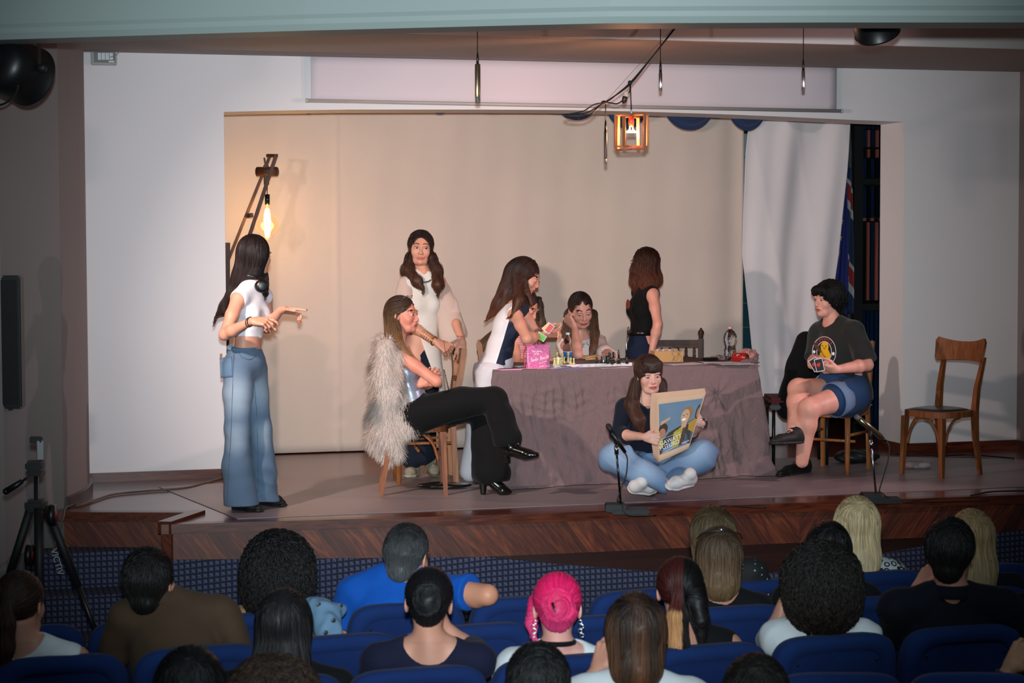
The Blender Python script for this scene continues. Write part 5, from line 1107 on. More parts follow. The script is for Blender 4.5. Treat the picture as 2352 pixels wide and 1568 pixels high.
# ================================================================ PEOPLE ON STAGE
SK1 = (206, 146, 122)
def fig(label, base, J, K, skin=SK1, hands=(), legs=True, male=False, lids=.5, smile=0.0, s=1.0, body=None, h=.0065, face=True, fopt=None, hopt=None, nr=.048, ar=.94, look=(0, 0), legr=None):
    P = {k: K(*v) for k, v in J.items() if k not in ('head',)}
    t = thing('person', label, 'person', (base[0], base[1], 0)); sd = SDF(); C = P['C']; R = headR(*J['head'])
    b = dict(hipw=.150, waistw=.112, chestw=.122, bust=.036); b.update(body or {}); ax_ = torso(sd, P['pel'], P['wai'], P['che'], P['nb'], P['sL'], P['sR'], **b)
    neck(sd, P['nb'], C, R, nr, s)
    if legs:
        for q in 'LR':
            if 'k'+q in P: leg(sd, P['h'+q], P['k'+q], P['a'+q], legr or (.085, .058, .054, .036))
    for q in 'LR':
        if 'e'+q in P: arm(sd, P['s'+q], P['e'+q], P['w'+q], ar)
    n0 = len(sd.P); head(sd, C, R, s, lids, smile, male); ref = [(C, .135*s, .0023 if face else .004)] if face else []
    tips = {}
    for (q, d, pn, kw) in hands:
        tips[q] = hand(sd, P['w'+q], d, pn, 1 if q == 'R' else -1, **kw); ref.append((P['w'+q]+nrm(d)*.09, .115, .0032))
    fo = dict(fopt or {}); bodyo = skinmesh(t, sd, skin, h, ref, (lambda V, Pg: face_pig(V, Pg, C, R, s, **fo)) if face else None)
    if face: eyes(bodyo, C, R, s, look); lashes(bodyo, C, R, s, lids)
    P['Rm'] = R; P['ax'] = ax_; P['tips'] = tips; P['b'] = b
    return t, P, bodyo
def hitp(sdf_, px, py, eps=.003, d0=11.0):
    r = nrm(ray(px, py)); X = CAM+r*d0; best = (9, X)
    for _ in range(70):
        d = float(sdf_.ev(X[None])[0]); X = X+r*min(d, .3)*.8
        if d < best[0]: best = (d, X)
        if d < .001 or dep(X) > 15: break
    return best[1]-r*eps
def mkK(d0): return lambda x, y, dd=0.0: PD(x, y, d0+dd)
def shoe(par, name, heel, toe, m, msole=None, boot=None, ank=None, w_=.04, sole_h=.022, laces=None):
    """heel, toe: points on the sole; boot = heel block height"""
    heel = np.asarray(heel, float); toe = np.asarray(toe, float); d = nrm(toe-heel); s_ = nrm(np.cross(d, ZZ)) if abs(d[2]) < .9 else HR; up_ = np.cross(s_, d); L_ = np.linalg.norm(toe-heel); hb = boot or 0.0
    A = heel+up_*.0; sd = SDF()
    ball = heel+d*L_*.68
    sd.cone(heel+d*.03+up_*(hb+.045), ball+up_*.035, .035, .036, .02, (s_, 1.0)); sd.cone(ball+up_*.032, toe-d*.035+up_*.026, .037, .026, .02, (up_, .75))
    sd.cone(heel+d*.035+up_*(hb+.03), heel+d*.05+up_*(hb+.075), .036, .038, .02)
    if ank is not None: sd.cone(heel+d*.05+up_*(hb+.07), ank, .036, .042 if not boot else .045, .02)
    if boot: 
        sd.cone(heel+d*.02+up_*(hb+.02), heel+d*.022+up_*.016, .027, .019, .008); sd.half(heel, -up_, .002)
    sd.half(heel+up_*(.006 if boot else .012)+(d*0), -up_, .002)
    o = wear(par, name, sd, m, .0045, None)
    if msole is not None:
        s2 = SDF().cone(heel+d*.035+up_*.012, ball+up_*.012, .037, .044, .01, (up_, .36)).cone(ball+up_*.012, toe-d*.03+up_*.014, .044, .032, .01, (up_, .4)); put('sole', mesh('sole', *sculpt(s2, .0045), msole), o)
    if laces is not None:
        lb_ = MB()
        for k in range(4):
            c = heel+d*(L_*(.42+.08*k))+up_*(.088-.014*k); lb_.tube([c-s_*.022-up_*.008, c+up_*.002, c+s_*.022-up_*.008], .0028, 6)
        lb_.build('laces', laces, o, True)
    return o
def topcut(sd, P, z=None): return sd
def garment(P, infl=.009, sleeves=None, k=.035, neckr=.068, neckdrop=0.0, scoop=None, hem=None, arms=(), extra=None, armholes=True):
    """upper-body garment following the torso; sleeves = fraction of upper arm covered, arms beyond = 2.."""
    sd = SDF(); b = dict(P['b']); b['k'] = k; side, up_, fr = torso(sd, P['pel'], P['wai'], P['che'], P['nb'], P['sL'], P['sR'], infl=infl, **b)
    cuts = []
    if sleeves:
        for q in 'LR':
            if 'e'+q not in P: continue
            S_, E_, W_ = P['s'+q], P['e'+q], P['w'+q]; f = sleeves[0]; rr = sleeves[1]
            if f <= 1: sd.cone(S_, S_+(E_-S_)*(f+.12), .048+infl, rr, .03); cuts.append((S_+(E_-S_)*f, nrm(E_-S_), rr))
            else: sd.chain([S_, E_, E_+(W_-E_)*(f-1+.12)], [.048+infl, (rr+.05)/2, rr], .025); cuts.append((E_+(W_-E_)*(f-1), nrm(W_-E_), rr))
    for c_, n_, rr in cuts: sd.half(c_, n_, .003, (c_+n_*rr*.9, rr*1.6))
    if extra: extra(sd)
    sd.ell(P['nb']+up_*.035+fr*neckdrop, (neckr, neckr, neckr), None, .006, True)
    if sleeves is None and armholes:
        for q, sg in (('L', -1), ('R', 1)): sd.ell(P['s'+q]+side*sg*.045-up_*.02, (.056, .07, .075), np.stack([side, fr, up_], 1), .006, True)
    if hem is not None: sd.half(hem[0], hem[1] if len(hem) > 1 else -up_, .004)
    return sd, side, up_, fr
# ---------- 1: standing at the left, headphones round her neck
K = mkK(11.86)
J = dict(head=(143, 4, 0), C=(586, 586), nb=(580, 652), sR=(547, 688, -.13), sL=(609, 684, .13), che=(577, 712), wai=(570, 768), pel=(566, 832), hR=(548, 850, -.08), hL=(580, 850, .08), kR=(545, 985, -.10), kL=(598, 985, .10), aR=(550, 1128, -.02), aL=(612, 1120, .14), eR=(516, 768, -.24), wR=(578, 737, -.38), eL=(612, 752, .10), wL=(645, 711, -.04))
t, P, bo = fig('young woman with long dark hair, white crop top and flared jeans standing at the left', K(580, 1100), J, K, hands=(('R', HR*.95-HF*.25-ZZ*.02, -ZZ*.8+HF*.5, dict(curl=(.3, .35, .75, .95, 1.0))), ('L', HR*.98-ZZ*.1-HF*.1, -ZZ*.75-HF*.4, dict(curl=(.3, .05, .55, .75, .5), spread=.12))), body=dict(hipw=.112, waistw=.092, chestw=.106, bust=.036), legr=(.066, .048, .045, .034))
sd, side, up_, fr = garment(P, .007, None, hem=(K(572, 774), ), neckr=.058); wear(t, 'crop_top', sd, fabric('white_jersey', (230, 226, 232), bs=400), .005, (lambda X, a=folds(.0035, 34, 4, (.5, .5, 2)): -a(X)))
sd = SDF(); sd.cone(K(561, 800), P['pel'], .112, .132, .03, (fr, .78))
sd.chain([P['hR'], K(547, 900, -.09), P['kR'], K(545, 1070, -.06), K(555, 1160, .0)], [.092, .086, .072, .086, .106], .03); sd.chain([P['hL'], K(582, 900, .09), P['kL'], K(604, 1070, .12), K(606, 1150, .16)], [.092, .084, .068, .078, .092], .03)
sd.ell(P['pel']-fr*.06-up_*.03, (.09, .08, .09), None, .05); sd.half(K(560, 797), ZZ*1.0+HR*.12, .004); sd.half(A3(0, 0, .045), -ZZ, .003)
jsd = sd; wear(t, 'jeans', sd, M_DENIM, .006, (lambda X, a=waves(.0020, 22, 9), b=folds(.0050, 26, 19, (.9, .9, 1.2)): a(X)-b(X)*np.clip((1.05-X[:, 2])/.6, .2, 1)), pig=denim_pig((152, 170, 188), (70, 96, 124), [(K(545, 910, -.17), .13), (K(604, 900, 0), .12), (K(543, 1010, -.2), .10), (K(610, 1000, 0), .09)]))
MB().tube([K(560, 796)+side*.106*math.cos(a)+fr*.084*math.sin(a)+HR*0-ZZ*.012*math.cos(a) for a in np.linspace(0, 2*math.pi, 40)], .011, 8, False).build('waistband', fabric('mid_denim', (96, 124, 152)), t, True)
o = MB().grid(lambda u, v: hitp(jsd, 505+27*u+2*v, 822+46*v-3*u, .003), 9, 9, .002).build('back_pocket', fabric('mid_denim', (86, 114, 142)), t, True); MB().box(hitp(jsd, 508, 818, .006), (.012, .02, .03)).build('pocket_card', mat('brown_card', (130, 84, 60), .5), o)
for pts in (((537, 812), (534, 900), (530, 1000), (524, 1100), (522, 1150)), ((548, 808), (556, 820), (575, 825), (588, 816)), ((598, 800), (600, 830), (597, 856)), ((584, 880), (590, 960), (592, 1060), (592, 1130))):
    MB().tube([hitp(jsd, x, y, .0005) for x, y in [tuple(q[:2]) for q in catmull([A3(x, y, 0) for x, y in pts], 8)]], .0014, 5).build('seam', fabric('seam_thread', (70, 92, 116)), t, True)
M_SUE = mat('black_suede', (20, 18, 18), .7, bump=.1, bs=300, bd=.002)
shoe(t, 'shoe', PZ(536, 1170)+A3(0, 0, .0), PZ(602, 1178), M_SUE, mat('black_sole', (24, 22, 22), .5)); shoe(t, 'shoe', PZ(592, 1158), PZ(657, 1165), M_SUE, MATS['black_sole'])
C, R = P['C'], P['Rm']; hs = SDF().ell(C+R@A3(0, -.02, .026), (.088, .103, .098), R, .02); hs.cone(C+R@A3(0, -.03, -.02), K(566, 640, .0), .088, .088, .03, (HF, .8)); hs.chain([K(566, 640, 0), K(545, 682, 0), K(520, 705, .02), K(500, 722, .02)], [.082, .066, .040, .012], .03, (HF, .6)); hs.cone(K(604, 612, .05), K(614, 672, .0), .030, .010, .02)
hs.ell(C+R@A3(0, .10, -.035), (.062, .06, .075), R, .02, True)
D1 = -ZZ-HR*.42
hair(t, 'hair', hs, (30, 20, 20), scalp(C+R@A3(0, -.01, .03), R, 420, 3, (.085, .10, .098), .1), lambda X: np.where((X[:, 2] > C[2]-.05)[:, None], -ZZ*1.0-HR*.05+(X-C)*3, D1), 30, .019, seed=3, tipc=(44, 30, 28), wob=.25)
M_HP = mat('matte_black_headphones', (16, 16, 18), .35, var=0)
hp = thing('headphones', 'black over-ear headphones resting round the neck of the woman in flared jeans', 'headphones', K(597, 660)); nc = P['nb']+ZZ*.035; 
MB().tube([nc+R@(A3(math.cos(a)*.066, math.sin(a)*.07-.0, -.012*math.sin(a)))+ZZ*.0 for a in np.linspace(math.pi*.98, math.pi*2.02, 26)], .010, 10).build('headband', M_HP, hp, True)
for q, (x, y, dd) in enumerate(((601, 657, -.12), (607, 668, .02))):
    c = K(x, y, dd); MB().lathe([(.02, -.022), (.036, -.018), (.041, 0), (.036, .016), (.02, .02)], c, 24, nrm(-HF*.8+HR*.5 if q == 0 else HR)).build('ear_cup', M_HP, hp, True)
M_NAIL = mat('red_nail', (190, 20, 30), .2, var=0, coat=.5)
for q in 'LR':
    for p_, d_ in P['tips'][q][:4]: MB().ball(p_+d_*.004+UP*.003, .0062, 8, (1, 1, .7)).build('fingernail', M_NAIL, bo, True)
for k_ in (0, .014): MB().tube([P['wR']-nrm(P['wR']-P['eR'])*(.01+k_)+np.cross(nrm(P['wR']-P['eR']), ZZ)*.029*math.cos(a)+ZZ*.027*math.sin(a) for a in np.linspace(0, 6.28, 20)], .0028, 6, False).build('wrist_band', M_BLKR, t, True)
# ---------- 2: standing woman in sheer poncho
K = mkK(13.62)
J = dict(head=(4, 1, -3), C=(966, 569), nb=(973, 634), sR=(934, 652, -.03), sL=(1010, 650, .04), che=(973, 692), wai=(968, 752), pel=(962, 818), hR=(946, 842), hL=(980, 842), kR=(946, 965), kL=(979, 965), aR=(947, 1062), aL=(978, 1050), eR=(936, 742, -.08), wR=(1002, 786, -.20), eL=(1040, 728, .0), wL=(1062, 782, -.14))
t, P, bo = fig('woman with long wavy brown hair and sheer cream poncho, hands on a chair back', K(965, 1070), J, K, hands=(('R', HR*.8-ZZ*.45-HF*.1, HF*.6-ZZ*.6, dict(curl=(.3, .7, .9, 1.0, 1.0))), ('L', -ZZ*.8-HF*.1-HR*.15, HF*.9, dict(curl=(.3, .35, .5, .5, .5)))), body=dict(hipw=.14, waistw=.105, chestw=.115, bust=.036), look=(-.35, 0), lids=.4, fopt=dict(lip=(190, 100, 92), brow=(34, 22, 18), shadow=(120, 84, 78)))
M_CRM = fabric('cream_knit', (224, 214, 206), bs=300, b=.3); q = NB('sheer_cream_gauze'); q.base(L((222, 196, 184)), .9); q.b.inputs['Alpha'].default_value = .72; q.bump(q.noise(q.obj(), 500, 2), .4, .003); M_GAUZE = q.m
sd, side, up_, fr = garment(P, .010, None, neckr=.05, hem=(K(985, 888), -ZZ-HR*.25)); sd.cone(P['pel'], K(985, 900), .155, .12, .03, (HF, .7)); sd.P.append(sd.P.pop(-2)) if False else None
sd.half(K(966, 772), -HR*.945-ZZ*.33, .004, (K(955, 868), .34)); wear(t, 'dress', sd, M_CRM, .007, (lambda X, a=folds(.005, 22, 8, (1.8, 1.2, .3)): -a(X)))
sd = SDF(); sd.cone(P['sR'], K(924, 752, -.07), .062, .086, .03, (HF, .95)); sd.chain([P['sL']+HR*.0, K(1025, 700, .0), K(1042, 772, -.02)], [.055, .075, .10], .03, (HF, .6)); sd.cone(K(950, 645), K(1000, 645), .05, .05, .03); sd.half(K(1040, 784), -ZZ+HR*.55, .004); sd.half(K(930, 764), -ZZ*1.0+HR*.1, .004, (K(925, 770), .12)); sd.ell(P['nb']+ZZ*.05, .07, None, .005, True)
wear(t, 'poncho', sd, M_GAUZE, .007, (lambda X, a=folds(.006, 24, 12, (1.8, 1.2, .3)): -a(X)))
M_NVT = fabric('navy_trouser', (22, 28, 40)); sd = SDF(); sd.cone(K(960, 780), P['pel'], .105, .138, .03, (HF, .75)); sd.chain([P['hR'], P['kR'], K(946, 1055)], [.092, .075, .068], .03); sd.chain([P['hL'], P['kL'], K(979, 1045)], [.092, .075, .068], .03); wear(t, 'trousers', sd, M_NVT, .008, waves(.003, 24, 3))
M_SNK = mat('beige_sneaker', (150, 138, 118), .7, bump=.2, bs=120); M_SOL = mat('cream_sole', (186, 176, 146), .6)
shoe(t, 'shoe', K(955, 1076, .06)*[1, 1, 0]+A3(0, 0, 0), K(935, 1082, -.12)*[1, 1, 0], M_SNK, M_SOL); shoe(t, 'shoe', (K(985, 1076, .08)*[1, 1, 0])+A3(0, 0, .06), K(1000, 1080, -.10)*[1, 1, 0], M_SNK, mat('tan_sole', (110, 96, 62), .6))
C, R = P['C'], P['Rm']
def wavy(name, t, C, R, K, pts, rs, c0, tip, seed, n=420, part=0.0, fr_=.062, curl=.006, steps=27, ln=.019, down=None, facez=-.016, fy_=.108, extra=None, side_=None, label=None, cfreq=45, hh=.006):
    hs = SDF().ell(C+R@A3(0, -.018, .030), (.083, .098, .093), R, .02)
    for ch_, rr in zip(pts, rs): hs.chain([K(*p) for p in ch_], rr, .025)
    if extra: extra(hs)
    hs.ell(C+R@A3(0, fy_, facez), (fr_, .075, .088), R, .015, True)
    dn = down if down is not None else -ZZ
    def df(X):
        q = (X-C)@R; out = np.sign(q[:, 0]-part)[:, None]*R[:, 0]*.9-R[:, 1]*.35; top_ = np.clip((q[:, 2]-.02)/.08, 0, 1)[:, None]; return dn*(1-top_*.7)+out*top_
    return hair(t, name, hs, c0, scalp(C+R@A3(0, -.016, .030), R, n, seed, (.086, .102, .096), .05, (-1, .75)), df, steps, ln, seed=seed, tipc=tip, curl=curl, cfreq=cfreq, h=hh, label=label)
wavy('hair', t, C, R, K, [[(944, 590, .0), (935, 620, -.02), (958, 645, -.09), (972, 662, -.11)], [(990, 590, .0), (1004, 620, -.02), (1006, 655, -.08), (1006, 668, -.08)], [(967, 600, .1), (975, 660, .08)]], [[.034, .036, .034, .012], [.034, .035, .036, .012], [.07, .05]], (34, 20, 16), (96, 58, 40), 21, curl=.007)
M_HOOP = mat('gold', (214, 168, 84), .2, 1.0, var=0)
for q_ in (-1, 1): e = C+R@A3(q_*.078, 0, -.052); MB().tube([e+UP*.016*math.cos(a)+HR*.011*math.sin(a) for a in np.linspace(0, 6.28, 20)], .0018, 6, False).build('earring', M_HOOP, bo, True)
for k_ in range(7):
    a0 = P['wR']-nrm(P['wR']-P['eR'])*(.02+.016*k_); dr = nrm(P['wR']-P['eR']); e1 = nrm(np.cross(dr, ZZ)); e2 = np.cross(dr, e1); MB().tube([a0+e1*.032*math.cos(a)+e2*.030*math.sin(a)+dr*.004*math.sin(a+k_) for a in np.linspace(0, 6.28, 20)], .0045 if k_ == 0 else .0016, 6, False).build('bracelet', M_HOOP, t, True)
o = MB().tube([P['nb']+HR*.058*math.cos(a)-HF*(.06*math.sin(a)+.02)+ZZ*(-.01-.03*math.sin(a)) for a in np.linspace(0, math.pi, 18)], .004, 6).build('necklace', mat('dark_beads', (70, 66, 62), .3, .5), t, True)
b0 = PD(1028, 795, 13.35); t2 = thing('shoulder_bag', 'small black bag on a chain strap hanging from the chair back by the poncho woman', 'handbag', b0)
MB().bar(PD(1035, 792, 13.55), PD(1058, 836, 13.52), .05, .02, bev=.008).build('bag_body', M_BLKR, t2); c_ = MB(); [c_.ball(p_, .006, 6) for p_ in catmull([PD(1037, 810, 13.2), PD(1040, 850, 13.2), PD(1034, 900, 13.2), PD(1020, 850, 13.2)], 14)]; c_.build('chain_strap', M_GOLD, t2, True)
# ---------- 3: seated woman, crossed legs, black trousers
K = mkK(12.62)
J = dict(head=(70, 0, 0), C=(924, 722), nb=(909, 790), sR=(917, 814, -.13), sL=(925, 806, .15), che=(930, 846), wai=(947, 908), pel=(958, 950), hR=(968, 950, -.06), hL=(970, 955, .10), kR=(1140, 912, -.10), kL=(1110, 928, .10), aR=(1180, 1020, -.26), aL=(1118, 1085, .02), eR=(1003, 876, -.20), wR=(985, 858, .06), eL=(985, 880, .14), wL=(965, 884, -.13))
t, P, bo = fig('woman with long fair-streaked hair sitting cross-legged in black trousers and silver top', cA, J, K, skin=(214, 140, 118), hands=(('L', HR*.55+ZZ*.6+HF*.0, HF*.9+HR*.3, dict(curl=(.3, .35, .35, .4, .4))), ), body=dict(hipw=.14, waistw=.105, chestw=.112, bust=.036), fopt=dict(lip=(170, 84, 78), blush=(214, 92, 84)), look=(.1, 0))
M_SILV = mat('silver_sparkle_top', (150, 158, 176), .35, .35, var=.1, vs=60, bump=.2, bs=80)
sd, side, up_, fr = garment(P, .007, None, neckr=.085, neckdrop=.03, hem=(K(955, 930), -ZZ)); sd.half(K(920, 822), nrm(ZZ*.9-fr*.25), .004); wear(t, 'top', sd, M_SILV, .006, waves(.002, 40, 5))
MB().tube(catmull([K(898, 770, -.04)+ZZ*0, K(893, 800, -.05), K(898, 815, -.05)], 6), .012, 8).build('neck_strap', M_SILV, t, True)
M_BTR = fabric('black_crepe', (14, 14, 16), b=.15, sheen=.05); sd = SDF(); sd.cone(K(952, 935), P['pel'], .125, .150, .03, (fr, .85)); sd.ell(P['pel']-HR*.02, (.14, .15, .12), None, .04)
sd.chain([P['hR'], K(1060, 925, -.09), K(1135, 918, -.10)], [.112, .098, .082], .03); sd.chain([K(1135, 918, -.10), K(1150, 960, -.16), K(1166, 1010, -.24)], [.080, .085, .092], .03); sd.chain([P['hL'], P['kL'], K(1120, 1010, .05), K(1128, 1085, .02)], [.11, .085, .105, .125], .03)
sd.half(K(1170, 1022, -.26), nrm(HR*.15-ZZ), .004, (K(1175, 1050, -.26), .16)); sd.half(K(1130, 1107, 0), nrm(-ZZ+HR*.12), .004, (K(1130, 1140, 0), .2)); wear(t, 'trousers', sd, M_BTR, .007, (lambda X, a=folds(.006, 16, 4): -a(X)))
M_LEA = mat('polished_black_leather', (12, 12, 13), .18, var=.02, coat=.3)
h0 = K(1160, 1066, -.27); shoe(t, 'boot', h0, K(1243, 1052, -.36), M_LEA, None, .055, K(1181, 1016, -.26)); h0 = PZ(1102, 1137); shoe(t, 'boot', h0, PZ(1180, 1138), M_LEA, None, .085, K(1120, 1095, 0))
C, R = P['C'], P['Rm']
hs = SDF().ell(C+R@A3(0, -.018, .028), (.083, .099, .092), R, .02); hs.chain([C+R@A3(0, -.05, -.01), K(905, 780, .02), K(903, 800, .04)], [.07, .058, .03], .025); hs.chain([C+R@A3(.05, -.03, -.03), K(915, 790, -.14), K(945, 825, -.15), K(978, 850, -.17)], [.035, .030, .018, .006], .02); hs.ell(C+R@A3(0, .098, -.02), (.07, .075, .085), R, .015, True); hs.ell(C+R@A3(.06, .045, -.03), (.04, .045, .05), R, .01, True)
hair(t, 'hair', hs, (50, 34, 26), scalp(C+R@A3(0, -.018, .028), R, 400, 31, (.083, .099, .092), .0), lambda X: np.where((((X-C)@R)[:, 2] > .01)[:, None], -R[:, 1]*1.0-ZZ*.3, -ZZ+HR*.12), 24, .017, seed=31, tipc=(176, 128, 84), pigf=lambda V, Pg: Pg, wob=.25)
sg = thing('sunglasses', 'thin sunglasses pushed up on the head of the cross-legged seated woman', 'sunglasses', C+ZZ*.1)
for q_ in (-1, 1): c_ = C+R@A3(q_*.036, .035, .108); MB().tube([c_+R@A3(.026*math.cos(a), .018*math.sin(a), .012*math.sin(a)) for a in np.linspace(0, 6.28, 20)], .0022, 6, False).build('lens_rim', M_GOLD, sg, True); MB().tube([C+R@A3(q_*.062, .03, .10), C+R@A3(q_*.084, -.04, .02)], .002, 6).build('temple_arm', M_GOLD, sg, True)
# fur coat over the chair back
fs = SDF(); fs.chain([K(905, 800, -.02), K(893, 850, -.02), K(892, 930, -.02), K(890, 985, -.02)], [.055, .085, .10, .10], .04, (HF, 1.0)); fs.chain([K(925, 900, -.05), K(935, 975, -.05)], [.07, .06], .04); fs.cone(K(895, 990, -.04), K(917, 1042, -.05), .085, .03, .04); fs.cone(K(872, 960, .06), K(868, 1000, .06), .085, .07, .04); fs.cone(K(895, 1040, .1), K(870, 1000, .1), .05, .07, .03); fs.chain([K(888, 792, .10), K(884, 850, .08), K(885, 900, .05)], [.075, .09, .09], .04); fs.chain([K(886, 798, -.17), K(884, 860, -.17), K(890, 920, -.10)], [.055, .065, .06], .04); fs.cone(K(912, 815, -.16), K(905, 900, -.15), .03, .05, .03)
V1, Q1 = sculpt(fs, .009, (), waves(.006, 30, 5)); g = np.random.default_rng(4); sel = g.integers(0, len(V1), 26000); X0 = V1[sel]+g.normal(size=(26000, 3))*.003; G = grad(fs, X0)
T = G*.75-ZZ*.75+g.normal(size=G.shape)*.28; T /= np.linalg.norm(T, axis=1)[:, None]; ln = g.uniform(.022, .055, (len(X0), 1)); sd_ = np.cross(T, G+.01); sd_ /= np.maximum(1e-6, np.linalg.norm(sd_, axis=1))[:, None]
A_, M_, B_ = X0, X0+T*ln*.55, X0+T*ln-ZZ*ln*.3; V2 = np.stack([A_-sd_*.0011, A_+sd_*.0011, M_+sd_*.0009, M_-sd_*.0009, B_+sd_*.0003, B_-sd_*.0003], 1).reshape(-1, 3); k_ = np.arange(len(X0))[:, None]*6
Q2 = np.concatenate([k_+np.array([[0, 1, 2, 3]]), k_+np.array([[3, 2, 4, 5]])]); sh = np.repeat(g.uniform(.8, 1.1, len(X0)), 6)[:, None]*np.array(L((212, 194, 184))); P1 = np.tile(np.array(L((196, 176, 166))), (len(V1), 1))
o = put('fur_coat', mesh('fur_coat', np.concatenate([V1, V2]), np.concatenate([Q1, Q2+len(V1)]), painted('long_fur', .8, spec=.2), True, np.concatenate([P1, sh]))); tag(base_at(o, K(893, 950)), 'long-haired pale fur coat draped over the chair back of the cross-legged woman', 'coat')
# ---------- 4: bending woman in white and navy top
K = mkK(13.35)
J = dict(head=(82, 24, 0), C=(1206, 633), nb=(1180, 705), sR=(1184, 722, -.14), sL=(1196, 712, .15), che=(1163, 745), wai=(1148, 800), pel=(1134, 850), hR=(1128, 865, -.08), hL=(1130, 862, .08), kR=(1098, 985, -.06), kL=(1100, 985, .10), aR=(1080, 1088, -.02), aL=(1094, 1083, .12), eR=(1211, 778, -.27), wR=(1246, 768, -.13), eL=(1235, 770, .12), wL=(1256, 756, -.06))
t, P, bo = fig('woman with long straight hair bending over the table in white and navy top', K(1105, 1095), J, K, hands=(('R', HR*.9-HF*.1+ZZ*.1, HF*.5+ZZ*.6, dict(curl=(.5, .5, .7, .8, .8))), ('L', HR*.7-HF*.5-ZZ*.1, -HF*.3-ZZ*.6, dict(curl=(.4, .5, .6, .7, .7)))), body=dict(hipw=.15, waistw=.112, chestw=.118, bust=.036), lids=.85, fopt=dict(brow=(30, 20, 16)))
q = NB('white_navy_jersey'); a_ = q.n('ShaderNodeAttribute'); a_.attribute_name = 'pigment'; tt = q.sep(a_.outputs['Color'])[0]; q.base(q.mix(q.math('LESS_THAN', q.math('ABSOLUTE', q.math('SUBTRACT', tt, .5)), .012), q.mix(q.math('GREATER_THAN', tt, .5), L((232, 224, 226)), L((24, 34, 58))), L((240, 234, 236))), .8); q.bump(q.noise(q.obj(), 500, 2), .2, .003)
sd, side, up_, fr = garment(P, .010, None, neckr=.07, hem=(K(1150, 838), -ZZ+HR*.12)); nP = fr
def pg(V):
    m = .5+2*(((V-P['wai'])@nP)-.012-.02*((V-P['wai'])@up_)*10*.1); return np.stack([m, m, m], 1)
wear(t, 'sleeveless_top', sd, q.m, .005, waves(.003, 30, 6), pig=pg)
M_WTR = fabric('white_denim', (222, 216, 222), bs=400); sd = SDF(); sd.cone(K(1146, 828), P['pel'], .125, .155, .03, (HR, .8)); sd.ell(P['pel']-HR*.035-ZZ*.02, (.10, .13, .11), None, .04); sd.chain([P['hR'], P['kR'], K(1079, 1082, -.02)], [.105, .076, .070], .03); sd.chain([P['hL'], P['kL'], K(1093, 1078, .12)], [.105, .076, .070], .03); sd.half(K(1140, 826), ZZ-HR*.15, .004); wear(t, 'trousers', sd, M_WTR, .008, waves(.002, 28, 3))
MB().box(K(1118, 846, -.16), (.06, .008, .02), MS, .003).build('pocket_flap', M_WTR, t); shoe(t, 'shoe', K(1070, 1100, .0)*[1, 1, 0], (K(1070, 1100, .0)+HR*.24)*[1, 1, 0], M_SNK, M_SOL); shoe(t, 'shoe', K(1086, 1098, .14)*[1, 1, 0], (K(1086, 1098, .14)+HR*.24)*[1, 1, 0], M_SNK, M_SOL)
C, R = P['C'], P['Rm']; hs = SDF().ell(C+R@A3(0, -.020, .028), (.086, .103, .094), R, .02); hs.chain([C+R@A3(0, -.06, -.01), K(1170, 672, .0), K(1148, 700, .0), K(1122, 728, .0)], [.085, .075, .052, .014], .03, (HF, .8)); hs.chain([C+R@A3(.06, -.03, -.03), K(1192, 690, -.14), K(1176, 726, -.18)], [.04, .036, .010], .02); hs.cone(K(1200, 640, -.06), K(1222, 700, -.10), .03, .012, .02)
hs.ell(C+R@A3(0, .096, -.03), (.075, .07, .085), R, .012, True)
hair(t, 'hair', hs, (34, 20, 16), scalp(C+R@A3(0, -.02, .028), R, 460, 41, (.086, .103, .094), .0), lambda X: np.where((((X-C)@R)[:, 1] > .02)[:, None], -R[:, 1]*.8-ZZ*.6, -ZZ*.8-HR*.62), 26, .017, seed=41, tipc=(104, 58, 38), wob=.2)
for k_, (x, y, a, c_) in enumerate(((1243, 773, -.6, (90, 180, 30)), (1257, 752, .7, (226, 190, 50)), (1262, 754, .9, (200, 60, 50)))):
    xx = nrm(HR*math.cos(a)+UP*math.sin(a)); yy = np.cross(-FW, xx); cc = K(x, y, -.20-.004*k_); MM = np.stack([xx, -FW, yy], 1)
    b = tag(put('playing_card', MB().box(cc, (.064, .0012, .042), MM).me('card', M_PAP)), ['green faced playing card, lowest in the hands of the bending woman', 'yellow faced playing card held by the bending woman', 'red faced playing card held uppermost by the bending woman'][k_], 'playing card', 'cards held by the bending woman'); MB().box(cc-FW*.0012, (.055, .001, .034), MM).build('printed_face', mat('card_colour_%d' % k_, c_, .5), b)
MB().tube([P['wR']-nrm(P['wR']-P['eR'])*.012+nrm(np.cross(nrm(P['wR']-P['eR']), ZZ))*.028*math.cos(a)+ZZ*.028*math.sin(a) for a in np.linspace(0, 6.28, 20)], .002, 6, False).build('hair_tie', M_BLKR, t, True)
# ---------- 5: seated behind the bending woman
K = mkK(14.15)
J = dict(head=(62, 28, 0), C=(1206, 704), nb=(1196, 764), sR=(1176, 785, -.10), sL=(1222, 780, .13), che=(1196, 818), wai=(1190, 870), pel=(1186, 915), hR=(1186, 915, -.08), hL=(1190, 915, .08), kR=(1270, 915, -.22), kL=(1270, 915, -.05), aR=(1265, 1045, -.2), aL=(1270, 1045, 0), eR=(1190, 838, -.18), wR=(1250, 826, -.26), eL=(1248, 818, .05), wL=(1262, 822, -.12))
t, P, bo = fig('young woman in a red striped top, mostly hidden behind the bending woman', K(1190, 1090), J, K, hands=(('R', HR, -ZZ, {}), ), body=dict(bust=.04), lids=.8)
q = NB('red_white_stripes'); X, Y, Z = q.sep(q.obj()); q.base(q.mix(q.math('GREATER_THAN', q.math('FRACT', q.math('DIVIDE', Z, .012)), .45), L((196, 60, 66)), L((232, 206, 206))), .8)
